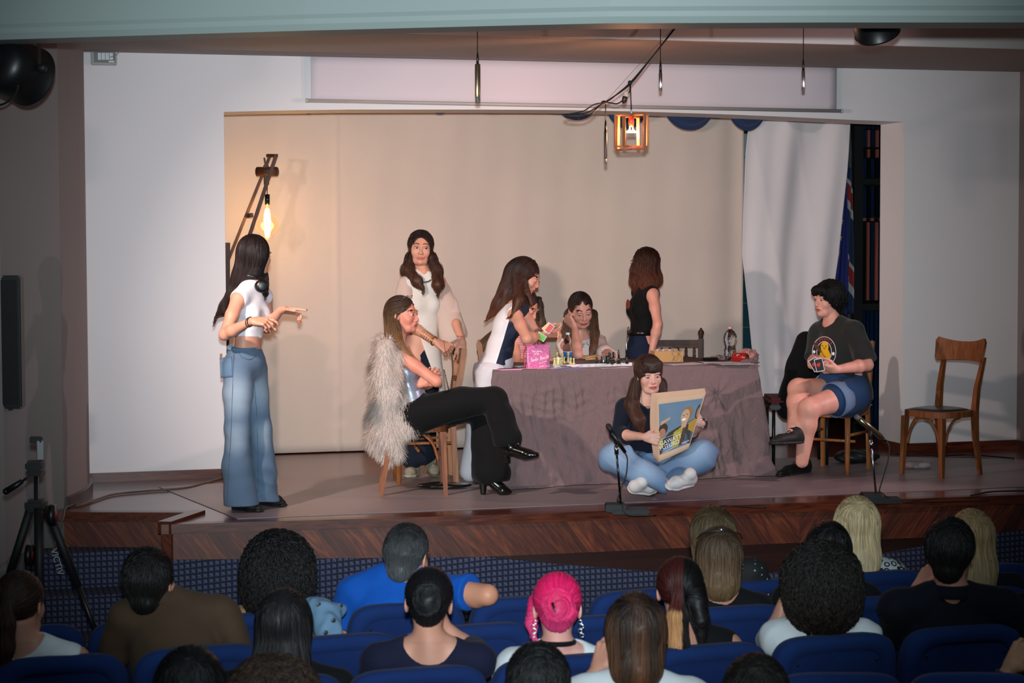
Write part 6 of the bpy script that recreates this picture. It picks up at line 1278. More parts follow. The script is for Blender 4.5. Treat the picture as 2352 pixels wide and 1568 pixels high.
sd, side, up_, fr = garment(P, .008, None, neckr=.085, neckdrop=.04, hem=(K(1190, 880), -ZZ)); wear(t, 'striped_top', sd, q.m, .008)
sd = SDF().cone(K(1188, 880), P['pel'], .13, .15, .03).chain([P['hR'], P['kR'], P['aR']], [.1, .075, .06], .03).chain([P['hL'], P['kL'], P['aL']], [.1, .075, .06], .03); wear(t, 'trousers', sd, M_NVT, .012)
wavy('hair', t, P['C'], P['Rm'], K, [[(1200, 700, .05), (1160, 760, .08), (1115, 790, .05), (1100, 806, .0)], [(1236, 690, .05), (1243, 740, .05), (1240, 815, .05)]], [[.08, .07, .04, .015], [.03, .026, .018]], (34, 24, 20), (142, 108, 82), 51, n=260, curl=.003)
dup(ch9, (K(1186, 1085, .0)[0], K(1186, 1085, 0)[1], 0), -math.pi/2-TH, 'beech chair under the young woman in the red striped top, behind the table')
# ---------- 6: woman reading at the table
K = mkK(14.3)
J = dict(head=(14, 22, 5), C=(1334, 710), nb=(1332, 772, .06), sR=(1296, 792, .06), sL=(1374, 790, .10), che=(1334, 826, .10), wai=(1336, 880, .14), pel=(1338, 915, .16), hR=(1318, 918, .12), hL=(1356, 918, .12), kR=(1318, 915, -.38), kL=(1358, 915, -.38), aR=(1318, 1045, -.3), aL=(1358, 1045, -.3), eR=(1327, 814, -.34), wR=(1320, 752, -.20), eL=(1390, 812, -.14), wL=(1408, 816, -.34))
t, P, bo = fig('woman with long ash-brown hair reading the open book with one fist against her cheek', K(1336, 1080), J, K, skin=(212, 156, 138), hands=(('R', ZZ*.7-HR*.5+HF*.1, HF*.5+HR*.5+ZZ*.2, dict(curl=(.9, 1.1, 1.2, 1.2, 1.2))), ('L', -HR*.6-HF*.7, -ZZ, dict(curl=(.3, .2, .3, .3, .3)))), s=1.05, body=dict(bust=.04), lids=.9, fopt=dict(lip=(184, 92, 88), brow=(36, 24, 20)))
q = NB('floral_chiffon'); vo = q.n('ShaderNodeTexVoronoi'); q.put(vo.inputs['Vector'], q.scale(q.obj(), (1, 1, .8))); vo.inputs['Scale'].default_value = 13; nn = q.noise(q.obj(), 60, 4, 2.0); f_ = q.math('MULTIPLY', q.math('LESS_THAN', vo.outputs['Distance'], .42), q.math('GREATER_THAN', nn, .54)); q.base(q.mix(f_, L((224, 210, 208)), L((128, 112, 116))), .8); M_FLO = q.m
sd, side, up_, fr = garment(P, .018, None, neckr=.062, neckdrop=.02, armholes=False); sd.chain([P['sL'], P['eL'], K(1408, 816, -.11)], [.062, .058, .045], .03); sd.chain([P['sR'], K(1305, 815, .0)], [.062, .06], .03); sd.ell(P['nb']+up_*.035+fr*.03, .066, None, .006, True); wear(t, 'blouse', sd, M_FLO, .006, (lambda X, a=folds(.006, 22, 14): -a(X)))
sd = SDF().cone(P['wai'], P['pel'], .13, .15, .03).chain([P['hR'], P['kR'], P['aR']], [.1, .075, .06], .03).chain([P['hL'], P['kL'], P['aL']], [.1, .075, .06], .03); wear(t, 'trousers', sd, M_NVT, .012)
wavy('hair', t, P['C'], P['Rm'], K, [[(1308, 720, .06), (1302, 765, .03), (1316, 800, -.06), (1318, 825, -.06)], [(1362, 720, .05), (1366, 765, -.02), (1364, 800, -.10), (1354, 822, -.12)], [(1334, 730, .12), (1334, 790, .14)]], [[.036, .034, .030, .012], [.032, .030, .026, .008], [.07, .06]], (30, 20, 18), (142, 106, 80), 61, curl=.002)
dup(ch9, (K(1338, 1085, .16)[0], K(1338, 1085, .16)[1], 0), math.pi-TH, 'beech chair under the woman reading the open book, behind the table')
# ---------- 7: standing with her back turned
K = mkK(14.4)
J = dict(head=(-128, 0, 0), C=(1480, 606), nb=(1486, 662), sL=(1499, 676, -.13), sR=(1466, 672, .14), che=(1474, 706), wai=(1476, 752), pel=(1472, 806), hL=(1478, 825, -.08), hR=(1466, 825, .08), kL=(1476, 925, -.08), kR=(1466, 925, .08), aL=(1474, 1037, -.06), aR=(1466, 1034, .1), eL=(1511, 744, -.22), wL=(1497, 808, -.24))
t, P, bo = fig('woman with curly auburn hair in a black sleeveless top standing behind the table, looking away', K(1470, 1060), J, K, skin=(210, 148, 130), hands=(('L', -ZZ*.95-HR*.1, HR*.9*-1, dict(curl=(.3, .3, .3, .3, .3))), ), body=dict(hipw=.135, waistw=.10, chestw=.112, bust=.036))
M_BRIB = fabric('black_ribbed', (14, 14, 15), b=.3); sd, side, up_, fr = garment(P, .008, None, neckr=.05, hem=(K(1475, 762), -ZZ)); wear(t, 'sleeveless_top', sd, M_BRIB, .006)
c_ = P['che']+fr*.118+up_*.02+side*-.03; MB().ball(c_, .035, 14, (.35, .9, 1.1)).build('printed_motif', mat('rust_print', (150, 62, 30), .7, var=.5, vs=60), t, True)
sd = SDF().cone(K(1474, 760), P['pel'], .105, .145, .03, (HR, .78)).chain([P['hL'], P['kL'], P['aL']], [.098, .075, .07], .03).chain([P['hR'], P['kR'], P['aR']], [.098, .075, .07], .03); sd.half(K(1474, 758), ZZ, .004); wear(t, 'jeans', sd, fabric('dark_denim', (24, 34, 58), bs=500), .008, waves(.002, 30, 2))
bt = MB(); r_ = [K(1474, 758)+HR*.108*math.cos(a)+HF*.125*math.sin(a) for a in np.linspace(0, 6.28, 40)]; bt.grid(lambda u, v: r_[min(39, int(u*39+.5))]-ZZ*.035*v, 40, 2, -.004).build('belt', mat('black_leather', (16, 16, 16), .25), t, True)
MB().tube([K(1443, 757, -.03)+UP*.018*math.cos(a)+(-HF*.6-HR*.4)*.014*math.sin(a) for a in np.linspace(0, 6.28, 18)], .003, 6, False).build('belt_buckle', M_HOOP, t, True); MB().tube(catmull([K(1442, 765, -.04), K(1439, 785, -.05), K(1440, 806, -.05)], 6), .003, 6).build('belt_chain', M_CHR, t, True)
for q_ in (-1, 1): shoe(t, 'shoe', (K(1474, 1062, q_*.08)-cdir(-110)*.06)*[1, 1, 0], (K(1474, 1062, q_*.08)+cdir(-110)*.18)*[1, 1, 0], M_SUE, MATS['black_sole'])
wavy('hair', t, P['C'], P['Rm'], K, [[(1482, 620, -.02), (1490, 650, -.06), (1492, 668, -.07)], [(1462, 620, .0), (1460, 650, .02), (1462, 668, .02)], [(1500, 620, .0), (1508, 640, -.02), (1512, 650, -.02)]], [[.08, .06, .025], [.05, .038, .02], [.045, .034, .018]], (38, 18, 14), (120, 64, 44), 71, n=460, curl=.010, fr_=.05, fy_=.13, steps=22)
# ---------- 8: reading the newspaper on the floor
K = mkK(12.5)
J = dict(head=(13, 7, 3), C=(1490, 859), nb=(1485, 918, .06), sR=(1435, 938, .06), sL=(1541, 934, .08), che=(1487, 976, .09), wai=(1487, 1030, .12), pel=(1490, 1078, .16), hR=(1466, 1085, .10), hL=(1516, 1085, .10), kR=(1412, 1052, -.24), kL=(1612, 1046, -.20), aR=(1528, 1112, -.36), aL=(1484, 1112, -.20), eR=(1420, 998, .0), wR=(1480, 1003, -.26), eL=(1578, 1000, .0), wL=(1612, 972, -.24))
t, P, bo = fig('woman with long brown hair and fringe sitting cross-legged on the floor reading a newspaper', K(1490, 1128), J, K, skin=(222, 168, 150), hands=(('R', HR*.9-ZZ*.12-HF*.15, HF*.95, dict(curl=(.3, .25, .3, .3, .1), spread=.10)), ('L', -HR*.75+ZZ*.35-HF*.1, HF*.9, dict(curl=(.3, .3, .35, .4, .4)))), body=dict(hipw=.15, waistw=.11, chestw=.118, bust=.036), lids=.9, fopt=dict(lip=(200, 92, 84), brow=(50, 32, 24), shadow=(120, 84, 120), blush=(214, 140, 126)))
M_NVB = fabric('navy_blouse', (22, 26, 42), sheen=.1); sd, side, up_, fr = garment(P, .016, (1.35, .052), neckr=.062, neckdrop=.035, hem=(K(1487, 1062, .1), -ZZ)); sd.cone(P['nb']+fr*.09+up_*.0, P['che']+fr*.135+up_*.03, .04, .012, .01, sub=True); wear(t, 'blouse', sd, M_NVB, .006, (lambda X, a=folds(.006, 20, 18): -a(X)))
sd = SDF(); sd.cone(K(1488, 1050, .12), P['pel'], .125, .155, .03, (HF, .85)); sd.chain([P['hR'], P['kR']], [.112, .096], .03); sd.chain([P['kR'], K(1468, 1080, -.32), K(1526, 1108, -.36)], [.096, .078, .070], .03); sd.chain([P['hL'], P['kL']], [.115, .100], .03); sd.chain([P['kL'], K(1560, 1080, -.22), K(1500, 1102, -.18)], [.096, .080, .070], .03)
sd.half(K(1530, 1112, -.36), HR, .004, (K(1560, 1112, -.36), .12)); sd.half(A3(0, 0, .008), -ZZ, .004); jsd8 = sd; wear(t, 'jeans', sd, M_DENIM, .006, (lambda X, a=waves(.004, 20, 8), b=folds(.014, 26, 29, (1.2, .8, .8)): a(X)-b(X)), pig=denim_pig((158, 184, 214), (84, 116, 156), [(K(1420, 1040, -.33), .12), (K(1600, 1030, -.28), .12), (K(1480, 1085, -.40), .10)], 3))
M_WSN = mat('white_leather', (222, 214, 212), .5, bump=.1, bs=40); M_WSO = mat('white_sole', (208, 204, 206), .5); M_LAC = mat('white_laces', (226, 220, 218), .7)
def side_shoe(heel, toe, upv, name='shoe'):   # a shoe lying on its outer side
    heel = np.asarray(heel, float); toe = np.asarray(toe, float); d = nrm(toe-heel); upv = nrm(upv-np.dot(upv, d)*d); s_ = np.cross(d, upv); L_ = np.linalg.norm(toe-heel); sd = SDF(); ball = heel+d*L_*.68
    sd.cone(heel+d*.035+upv*.045, ball+upv*.038, .037, .037, .02).cone(ball+upv*.034, toe-d*.035+upv*.028, .038, .03, .02).cone(heel+d*.035+upv*.04, heel+d*.06+upv*.09, .036, .04, .02); sd.half(heel+upv*.014, -upv, .002)
    o = wear(t, name, sd, M_WSN, .0045); s2 = SDF().cone(heel+d*.035+upv*.012, ball+upv*.012, .038, .043, .01, (upv, .42)).cone(ball+upv*.012, toe-d*.03+upv*.012, .043, .033, .01, (upv, .42)); put('sole', mesh('sole', *sculpt(s2, .0045), M_WSO), o); lb_ = MB()
    for k in range(5): c = heel+d*(L_*(.40+.08*k))+upv*(.098-.012*k); lb_.tube([c-s_*.026-upv*.012, c+upv*.002, c+s_*.026-upv*.012], .003, 6)
    lb_.build('laces', M_LAC, o, True)
side_shoe(K(1592, 1108, -.33)+A3(0, 0, .0), K(1528, 1122, -.44)*[1, 1, 1], ZZ*.55+HR*-.2-HF*.7); side_shoe(K(1440, 1124, -.34), K(1506, 1126, -.26), ZZ*.55-HF*.7+HR*.15)
C, R = P['C'], P['Rm']
def fringe(hs):
    hs.cone(C+R@A3(-.045, .060, .072), C+R@A3(.045, .060, .072), .026, .026, .02)
hs = SDF().ell(C+R@A3(0, -.012, .030), (.087, .102, .096), R, .02); hs.chain([K(1462, 880, .03), K(1450, 930, .0), K(1468, 965, -.06), K(1475, 992, -.06)], [.040, .042, .040, .012], .025); hs.chain([K(1518, 880, .03), K(1520, 915, .0), K(1508, 945, -.06), K(1498, 985, -.06)], [.036, .034, .026, .010], .02); hs.chain([K(1490, 880, .10), K(1488, 940, .14)], [.07, .06], .03)
hs.ell(C+R@A3(0, .105, -.042), (.056, .075, .074), R, .012, True); fringe(hs)
hair(t, 'hair', hs, (62, 40, 32), scalp(C+R@A3(0, -.012, .03), R, 460, 81, (.087, .102, .096), .0), lambda X: np.where(((((X-C)@R)[:, 2] > .045) & (((X-C)@R)[:, 1] > .0))[:, None], R[:, 1]*.8-ZZ*.6, -ZZ), 26, .017, seed=81, tipc=(92, 58, 44), wob=.2)
fb_ = MB(); g = np.random.default_rng(5)
for k_ in range(110):
    x = -.060+.120*k_/109; a = C+R@A3(x*.6, .055, .118); b_ = C+R@A3(x*.9, .092, .085); c_ = C+R@A3(x, .100-.016*abs(x)/.05, .060); e_ = C+R@A3(x*1.02+g.normal()*.001, .100-.030*(x/.055)**2, .032+g.uniform(0, .010)-.01*abs(x)/.05); fb_.tube(catmull([a, b_, c_, e_], 4), [.0024]*9+[.0022, .0018, .0013, .0007], 5)
fb_.build('fringe', mat('brown_fringe', (56, 36, 29), .55, var=.3, vs=200), t, True)
MB().tube([P['nb']+fr*.075+side*.05*math.cos(a)-up_*(.005+.02*math.sin(a)) for a in np.linspace(0, math.pi, 14)], .0025, 6).build('necklace', M_GOLD, t, True)
MB().tube([P['wL']+HR*.0+HR*.030*math.cos(a)+nrm(-HF*.5+ZZ)*.030*math.sin(a) for a in np.linspace(0, 6.28, 20)], .007, 8, False).build('bracelet', M_CHR, t, True)
# newspaper
npd = -.30; Kn = mkK(12.5)
q4 = [Kn(1507, 914, npd), Kn(1622, 901, npd-.03), Kn(1582, 1030, npd-.02), Kn(1512, 1062, npd+.04)]
nw = thing('newspaper', 'folded newspaper with a colour photo advert held open by the woman on the floor', 'newspaper', Kn(1555, 985, npd))
def bil(u, v, off=0.0, q4=q4):
    p = (q4[0]*(1-u)+q4[1]*u)*(1-v)+(q4[3]*(1-u)+q4[2]*u)*v; return p-FW*(.010*math.sin(math.pi*u)+off)+FW*0
M_NP = mat('newsprint', (214, 178, 150), .8, var=.08, vs=10); MB().grid(lambda u, v: bil(u, v, -.0045), 14, 14, .004).build('front_page', M_NP, nw, True)
for k_ in range(5):
    MB().grid(lambda u, v: bil(-.02*k_*(1-u)-.10*(1-u)*math.sin(v*2.6)*(k_/5)+u*(1-.01*k_), v*(1-.01*k_)-.012*k_-.03*(1-v)*(k_/4), -.006-.005*k_), 10, 12, .0015).build('inner_page', M_NP, nw, True)
def prt(poly, m, off, name='printed_area'):
    c_ = np.mean(poly, axis=0); n = len(poly); b = MB(); V = [bil(c_[0], c_[1], off)]+[bil(x, y, off) for x, y in poly]
    V2 = [(bil(x*.5+c_[0]*.5, y*.5+c_[1]*.5, off)) for x, y in poly]; b.add(V+V2, [(0, n+1+i, n+1+(i+1) % n) for i in range(n)]+[(n+1+i, 1+i, 1+(i+1) % n, n+1+(i+1) % n) for i in range(n)]); return b.build(name, m, nw, False)
def el(cx, cy, rx, ry, n=22, a0=0, a1=6.2832): return [(cx+rx*math.cos(a), cy+ry*math.sin(a)) for a in np.linspace(a0, a1, n, endpoint=False)]
MB().grid(lambda u, v: bil(.05+.92*u, .10+.79*v, .0015), 16, 16).build('advert_sky', mat('printed_sky', (104, 130, 156), .7, var=.25, vs=8), nw, True)
def pm(n, c): return mat('print_'+n, c, .7, var=.08, vs=40)
prt([(.05, .72), (.30, .58), (.55, .52), (.70, .50), (.97, .42), (.97, .89), (.05, .89)], pm('dark', (54, 44, 40)), .0025)
prt([(.42, .60), (.62, .53), (.66, .55), (.60, .86), (.40, .86)], pm('yellow', (176, 158, 38)), .0030); prt([(.78, .50), (.97, .42), (.97, .70), (.80, .62)], pm('mustard', (180, 136, 40)), .0030); prt([(.05, .66), (.14, .64), (.16, .78), (.05, .80)], pm('yellow', (176, 158, 38)), .0030)
prt([(.74, .68), (.97, .62), (.97, .86), (.76, .82)], pm('blue', (66, 86, 110)), .0028); prt([(.66, .48), (.74, .50), (.74, .86), (.62, .86)], pm('brown', (84, 50, 42)), .0032)
prt(el(.70, .34, .125, .14), pm('fairhair', (150, 112, 74)), .0030); prt(el(.66, .375, .10, .125), pm('skin', (206, 158, 124)), .0036); prt(el(.64, .42, .05, .022), M_WT, .0042); prt(el(.615, .35, .018, .007), pm('darkeye', (60, 40, 30)), .0042); prt(el(.70, .34, .018, .007), pm('darkeye', (60, 40, 30)), .0042); prt([(.60, .48), (.74, .46), (.72, .56), (.60, .57)], pm('skin', (206, 158, 124)), .0034)
prt(el(.15, .50, .11, .09), pm('darkhair', (58, 38, 28)), .0030); prt(el(.13, .56, .08, .07), pm('skin2', (176, 120, 88)), .0036); prt([(.08, .44), (.10, .38), (.32, .33), (.30, .37)], pm('skin', (206, 158, 124)), .0038)
prt(el(.95, .33, .06, .13, a0=1.4, a1=4.9), pm('darkhair', (58, 38, 28)), .0030); prt(el(.955, .34, .035, .09, a0=1.4, a1=4.9), pm('skin2', (176, 120, 88)), .0036)
nx_ = nrm(q4[1]-q4[0]); nn_ = nrm(np.cross(nrm(q4[2]-q4[3]), nrm(q4[0]-q4[3]))); nn_ = nn_ if np.dot(nn_, -FW) > 0 else -nn_
tx2 = nrm(bil(.6, .76)-bil(.1, .78)); 
for s_, u, v, sz in (('GAWATT', .35, .71, .034), ('FUTURO', .33, .79, .034), ('sorgenia', .80, .83, .015)): text(s_, 'lettering', bil(u, v, .010), tx2, nn_, sz, M_WT, nw, shear=.15 if sz > .03 else 0, ext=.0003)
for v in (.655, .838): MB().tube([bil(.10, v+.0, .008), bil(.60, v-.03, .008)], .0010, 5).build('rule_line', M_WT, nw, True)
for k_ in range(3): MB().tube([bil(.14, .865+.014*k_-.0, .006), bil(.52-.1*k_, .85+.014*k_, .006)], .0007, 4).build('small_print', M_WT, nw, True)
# ---------- 9: seated at the right in a printed t-shirt
K = mkK(13.5)
J = dict(head=(-60, 2, 0), C=(1903, 687), nb=(1914, 742), sR=(1882, 766, .14), sL=(1962, 762, -.13), che=(1924, 805), wai=(1936, 862), pel=(1948, 902), hL=(1956, 905, -.12), hR=(1934, 900, .10), kL=(1858, 938, -.36), kR=(1834, 893, -.14), aL=(1842, 1060, -.30), aR=(1822, 992, -.36), eL=(1992, 838, -.22), wL=(1924, 848, -.44), eR=(1872, 828, .04), wR=(1864, 838, -.26))
t, P, bo = fig('person with short black hair, printed black t-shirt and denim shorts sitting at right', C9P, J, K, skin=(216, 156, 138), hands=(('L', -HR*.95+ZZ*.05-HF*.05, HF*.5+ZZ*.4, dict(curl=(.4, .5, .7, .8, .8))), ('R', HR*.45-HF*.65-ZZ*.1, ZZ*.5+HR*.4+HF*.3, dict(curl=(.4, .5, .7, .8, .8)))), body=dict(hipw=.165, waistw=.15, chestw=.145, bust=.036), legr=(.100, .068, .064, .042), ar=1.15, smile=.8, fopt=dict(lip=(170, 84, 76), brow=(24, 18, 18)), nr=.054, look=(-.1, 0))
M_TSH = fabric('faded_black_jersey', (40, 42, 42), bs=500, sheen=.15); sd, side, up_, fr = garment(P, .026, (.92, .082), neckr=.074, neckdrop=.01, hem=(K(1945, 905), -ZZ-HR*.2)); wear(t, 't_shirt', sd, M_TSH, .005, (lambda X, a=folds(.007, 15, 19): -a(X)))
sd = SDF(); sd.cone(P['wai'], P['pel'], .15, .17, .03); sd.cone(P['hL'], P['hL']+(P['kL']-P['hL'])*.32, .125, .118, .03); sd.cone(P['hR'], P['hR']+(P['kR']-P['hR'])*.32, .125, .112, .03); wear(t, 'denim_shorts', sd, fabric('blue_denim', (40, 66, 104), bs=500), .007, waves(.003, 30, 7))
for q_ in 'LR':
    a_ = P['h'+q_]+(P['k'+q_]-P['h'+q_])*.33; d_ = nrm(P['k'+q_]-P['h'+q_]); e1 = nrm(np.cross(d_, ZZ)); e2 = np.cross(d_, e1); MB().grid(lambda u, v: a_+d_*(.045*(v-.5)*2*1.0)*1+(e1*math.cos(u*6.2832)+e2*math.sin(u*6.2832))*(.120 if q_ == 'L' else .115), 40, 3, .005).build('turned_up_cuff', fabric('pale_denim', (110, 134, 166), bs=500), t, True)
# shirt print
pc_ = P['che']+fr*.2; cc0 = K(1895, 808, -.36)
sdT, *_ = garment(P, .026, (.92, .082), neckr=.074, neckdrop=.01)
def hit(px, py, eps=.003): return hitp(sdT, px, py, eps, 12.2)
def sprt(poly, m, name, eps, inner=True):
    c_ = np.mean(poly, axis=0); n = len(poly); V = [hit(c_[0], c_[1], eps)]+[hit(x, y, eps) for x, y in poly]+[hit((x+c_[0])/2, (y+c_[1])/2, eps) for x, y in poly]
    return MB().add(V, [(0, n+1+i, n+1+(i+1) % n) for i in range(n)]+[(n+1+i, 1+i, 1+(i+1) % n, n+1+(i+1) % n) for i in range(n)]).build(name, m, t)
M_PBK = mat('print_black', (22, 22, 22), .7); M_PYE = mat('print_chick_yellow', (226, 178, 24), .7); M_PRD = mat('print_red', (200, 44, 36), .7); M_POR = mat('print_orange', (206, 84, 30), .7)
ring = lambda cx, cy, rx, ry: MB().tube([hit(x, y, .006) for x, y in el(cx, cy, rx, ry, 40)]+[hit(cx+rx, cy, .006)], .0022, 6)
o = ring(1893, 808, 27, 35).build('printed_ring', M_WT, t, True); ring(1893, 808, 17, 24).build('printed_ring', M_WT, t, True)
sprt(el(1894, 796, 9, 12), M_PYE, 'printed_chick', .008); sprt([(1886, 802), (1902, 802), (1908, 815), (1905, 828), (1896, 833), (1888, 826), (1882, 816)], M_PYE, 'printed_chick', .010); sprt([(1890, 798), (1896, 798), (1893, 803)], M_POR, 'printed_beak', .012); sprt(el(1889, 794, 1.2, 1.5, 8), M_PBK, 'printed_eye', .012); sprt(el(1897, 795, 1.2, 1.5, 8), M_PBK, 'printed_eye', .012)
sprt([(1868, 786), (1874, 787), (1886, 804), (1882, 808), (1870, 797)], mat('print_brown', (120, 62, 40), .7), 'printed_club', .012); sprt(el(1870, 808, 3, 4, 12), M_WT, 'printed_skull', .010); sprt(el(1914, 812, 3, 4, 12), M_WT, 'printed_skull', .010)
for s_, arc_, yy, rr in (('CHOOSE', (2.3, .75), 1, 30), ('SHAPES', (-2.2, -1.0), -1, 30)):
    for i, ch in enumerate(s_):
        a = arc_[0]+(arc_[1]-arc_[0])*i/(len(s_)-1); x, y = 1893+22*math.cos(a), 808-29.5*math.sin(a); up2 = nrm(hit(1893+22*math.cos(a)*1.2, 808-29.5*math.sin(a)*1.2)-hit(x, y))*(1 if yy > 0 else -1); nn2 = nrm(-FW*.9+fr*.5); text(ch, 'lettering', hit(x, y, .008), np.cross(up2, nn2), nn2, .026, M_PRD, t, ext=.0003)
for k_, (x, y, a) in enumerate(((1872, 837, -1.05), (1882, 838, -1.35))):
    xx = nrm(HR*math.cos(a)-UP*math.sin(a)*-1*0+UP*math.sin(a)); yy = np.cross(-FW, xx); cc = K(x, y, -.49-.004*k_); MM = np.stack([xx, -FW, yy], 1); b = tag(put('playing_card', MB().box(cc, (.086, .0012, .056), MM).me('card', M_PAP)), ['left black and red playing card held before the printed t-shirt', 'right black and red playing card held before the printed t-shirt'][k_], 'playing card', 'cards held before the printed t-shirt'); MB().box(cc-FW*.0012, (.076, .001, .047), MM).build('printed_back', M_PBK, b); MB().ball(cc-FW*.002, .018, 12, (1.2, .05, .8)).build('printed_oval', M_PRD, b, True)
M_BSH = mat('black_skate_shoe', (18, 18, 19), .65, bump=.15, bs=120); M_BSO = mat('black_gum_sole', (26, 26, 28), .5)
shoe(t, 'shoe', PZ(1858, 1084), PZ(1786, 1096), M_BSH, M_BSO, None, K(1842, 1050, -.30), laces=M_BLKR); shoe(t, 'shoe', K(1845, 1018, -.34), K(1768, 1022, -.48), M_BSH, M_BSO, None, K(1826, 992, -.36), laces=M_BLKR)
MB().tube([K(1826, 998, -.36), K(1824, 984, -.35)], [.050, .047], 16).build('sock', M_NVT, t, True)
C, R = P['C'], P['Rm']; hs = SDF().ell(C+R@A3(0, -.018, .032), (.094, .108, .102), R, .02).cone(C+R@A3(0, -.05, -.02), C+R@A3(0, -.055, -.07), .085, .06, .03); hs.cone(C+R@A3(-.04, .07, .058), C+R@A3(.04, .07, .058), .032, .032, .02); hs.ell(C+R@A3(0, .112, -.045), (.064, .078, .083), R, .012, True)
hair(t, 'hair', hs, (20, 18, 19), scalp(C+R@A3(0, -.018, .032), R, 620, 91, (.094, .108, .102), -.5, (-1, .9)), lambda X: ((X-C)-R[:, 2]*.05)*4-ZZ*.8, 9, .013, seed=91, curl=.006, cfreq=60, wob=2.0, r=.0032, fall=.02)
# black chair with a black jacket behind the seated person
cj = PD(1830, 940, 14.35); t = thing('office_chair', 'black chair with a red seat half hidden behind the person in the printed t-shirt', 'chair', (cj[0], cj[1], 0)); Kc = mkK(14.2)
MB().box(A3(cj[0], cj[1], .46), (.46, .44, .05), MS, .02).build('seat', mat('dark_red_upholstery', (90, 20, 24), .8), t); MB().box(A3(cj[0], cj[1], .42), (.44, .42, .04), MS, .01).build('seat_shell', M_BLK, t)
for a in (-1, 1):
    for b_ in (-1, 1): MB().cyl(A3(cj[0], cj[1], 0)+HR*a*.19+HF*b_*.18, A3(cj[0], cj[1], .42)+HR*a*.19+HF*b_*.18, .012).build('leg', M_BLK, t, True)
    MB().cyl(A3(cj[0], cj[1], .42)+HR*.18+HF*a*.18, A3(cj[0], cj[1], .86)+HR*.22+HF*a*.16, .012).build('back_post', M_BLK, t, True)
js = SDF().chain([Kc(1850, 782, .1), Kc(1842, 850, .1), Kc(1822, 925, .0)], [.07, .11, .13], .05, (HF, .8)).cone(Kc(1865, 790, .15), Kc(1870, 900, .15), .06, .09, .04); js.half(Kc(1830, 962), -ZZ, .01)
o = wear(None, 'jacket', js, fabric('black_wool', (12, 12, 13), sheen=.05), .012, waves(.008, 14, 6)); tag(base_at(o, Kc(1840, 900)), 'black jacket hung over the chair behind the person in the printed t-shirt', 'jacket')
# ================================================================ THE HALL: SEATS AND AUDIENCE
FZ = -.74
M_SEAT = fabric('royal_blue_upholstery', (24, 50, 104), (20, 42, 90), .9, 700, .04, .2, vs=3); M_SEATP = fabric('blue_seat_panel', (20, 44, 96), (17, 38, 84), .85, 700, .04, .1)
def seat(ztop=.87, w_=.475):
    t = thing('auditorium_seat', None, 'seat'); bot = .30; H_ = ztop-bot
    def out(g, n=56, e=.36):
        P = []
        for i in range(n):
            a = 2*math.pi*i/n; c, s_ = math.cos(a), math.sin(a); P.append((math.copysign(abs(c)**e, c)*(w_/2-g), bot+H_/2+math.copysign(abs(s_)**e, s_)*(H_/2-g)+.0))
        return P
    b = MB(); lay = [(.030, -.045), (.008, -.040), (0, -.022), (0, .02), (.010, .042), (.035, .052)]; n = 56; V = []
    for g_, y in lay: V += [(x, y-(z-.5)*.16, z) for x, z in out(g_)]
    V += [(x, -.045-(z-.5)*.16, z) for x, z in out(.052)]; V += [(x, -.030-(z-.5)*.16, z) for x, z in out(.060)]
    F = [(k*n+i, k*n+(i+1) % n, (k+1)*n+(i+1) % n, (k+1)*n+i) for k in range(5) for i in range(n)]
    F += [(6*n+i, 6*n+(i+1) % n, (i+1) % n, i) for i in range(n)]+[(7*n+i, 7*n+(i+1) % n, 6*n+(i+1) % n, 6*n+i) for i in range(n)]; F.append(tuple(5*n+i for i in range(n)))
    b.add(V, F).build('backrest', M_SEAT, t, True)
    pn = out(.058); V = [(x, -.033-(z-.5)*.16, z) for x, z in pn]; V += [(x*.6, -.037-(bot+H_/2+(z-bot-H_/2)*.6-.5)*.16, bot+H_/2+(z-bot-H_/2)*.6) for x, z in pn]; c = len(V); V.append((0, -.038-(bot+H_/2-.5)*.16, bot+H_/2))
    bp_ = MB().add(V, [(i, (i+1) % n, n+(i+1) % n, n+i) for i in range(n)]+[(n+i, n+(i+1) % n, c) for i in range(n)]).build('back_panel', M_SEATP, t, True)
    for sx in (-1, 1): MB().cyl((sx*(w_/2-.085), -.040-(ztop-.10-.5)*.16, ztop-.10), (sx*(w_/2-.085), -.031-(ztop-.10-.5)*.16, ztop-.10), .005).build('screw', M_BLK, bp_, True)
    soft(MB().box((0, .26, .40), (w_-.04, .42, .10), bev=.03).build('seat_cushion', M_SEAT, t), 60)
    for sx in (-1, 1): MB().box((sx*(w_/2-.01), .2, .28), (.02, .32, .56), bev=.006).build('side_support', M_BLK, t)
    return t
rows = {'front': (.13, [(60, 1437), (345, 1421), (640, 1403), (935, 1384), (1214, 1369), (1486, 1352), (1752, 1331), (2010, 1312), (2262, 1296)]),
        'second': (.16, [(139, 1506), (461, 1484), (777, 1458), (1085, 1434), (1386, 1412), (1680, 1392), (1966, 1372), (2245, 1350)]),
        'third': (.14, [(645, 1552), (959, 1533), (1290, 1506), (1622, 1480), (1918, 1457), (2212, 1438)]),
        'fourth': (.26, [(1930, 1546), (2235, 1546)])}
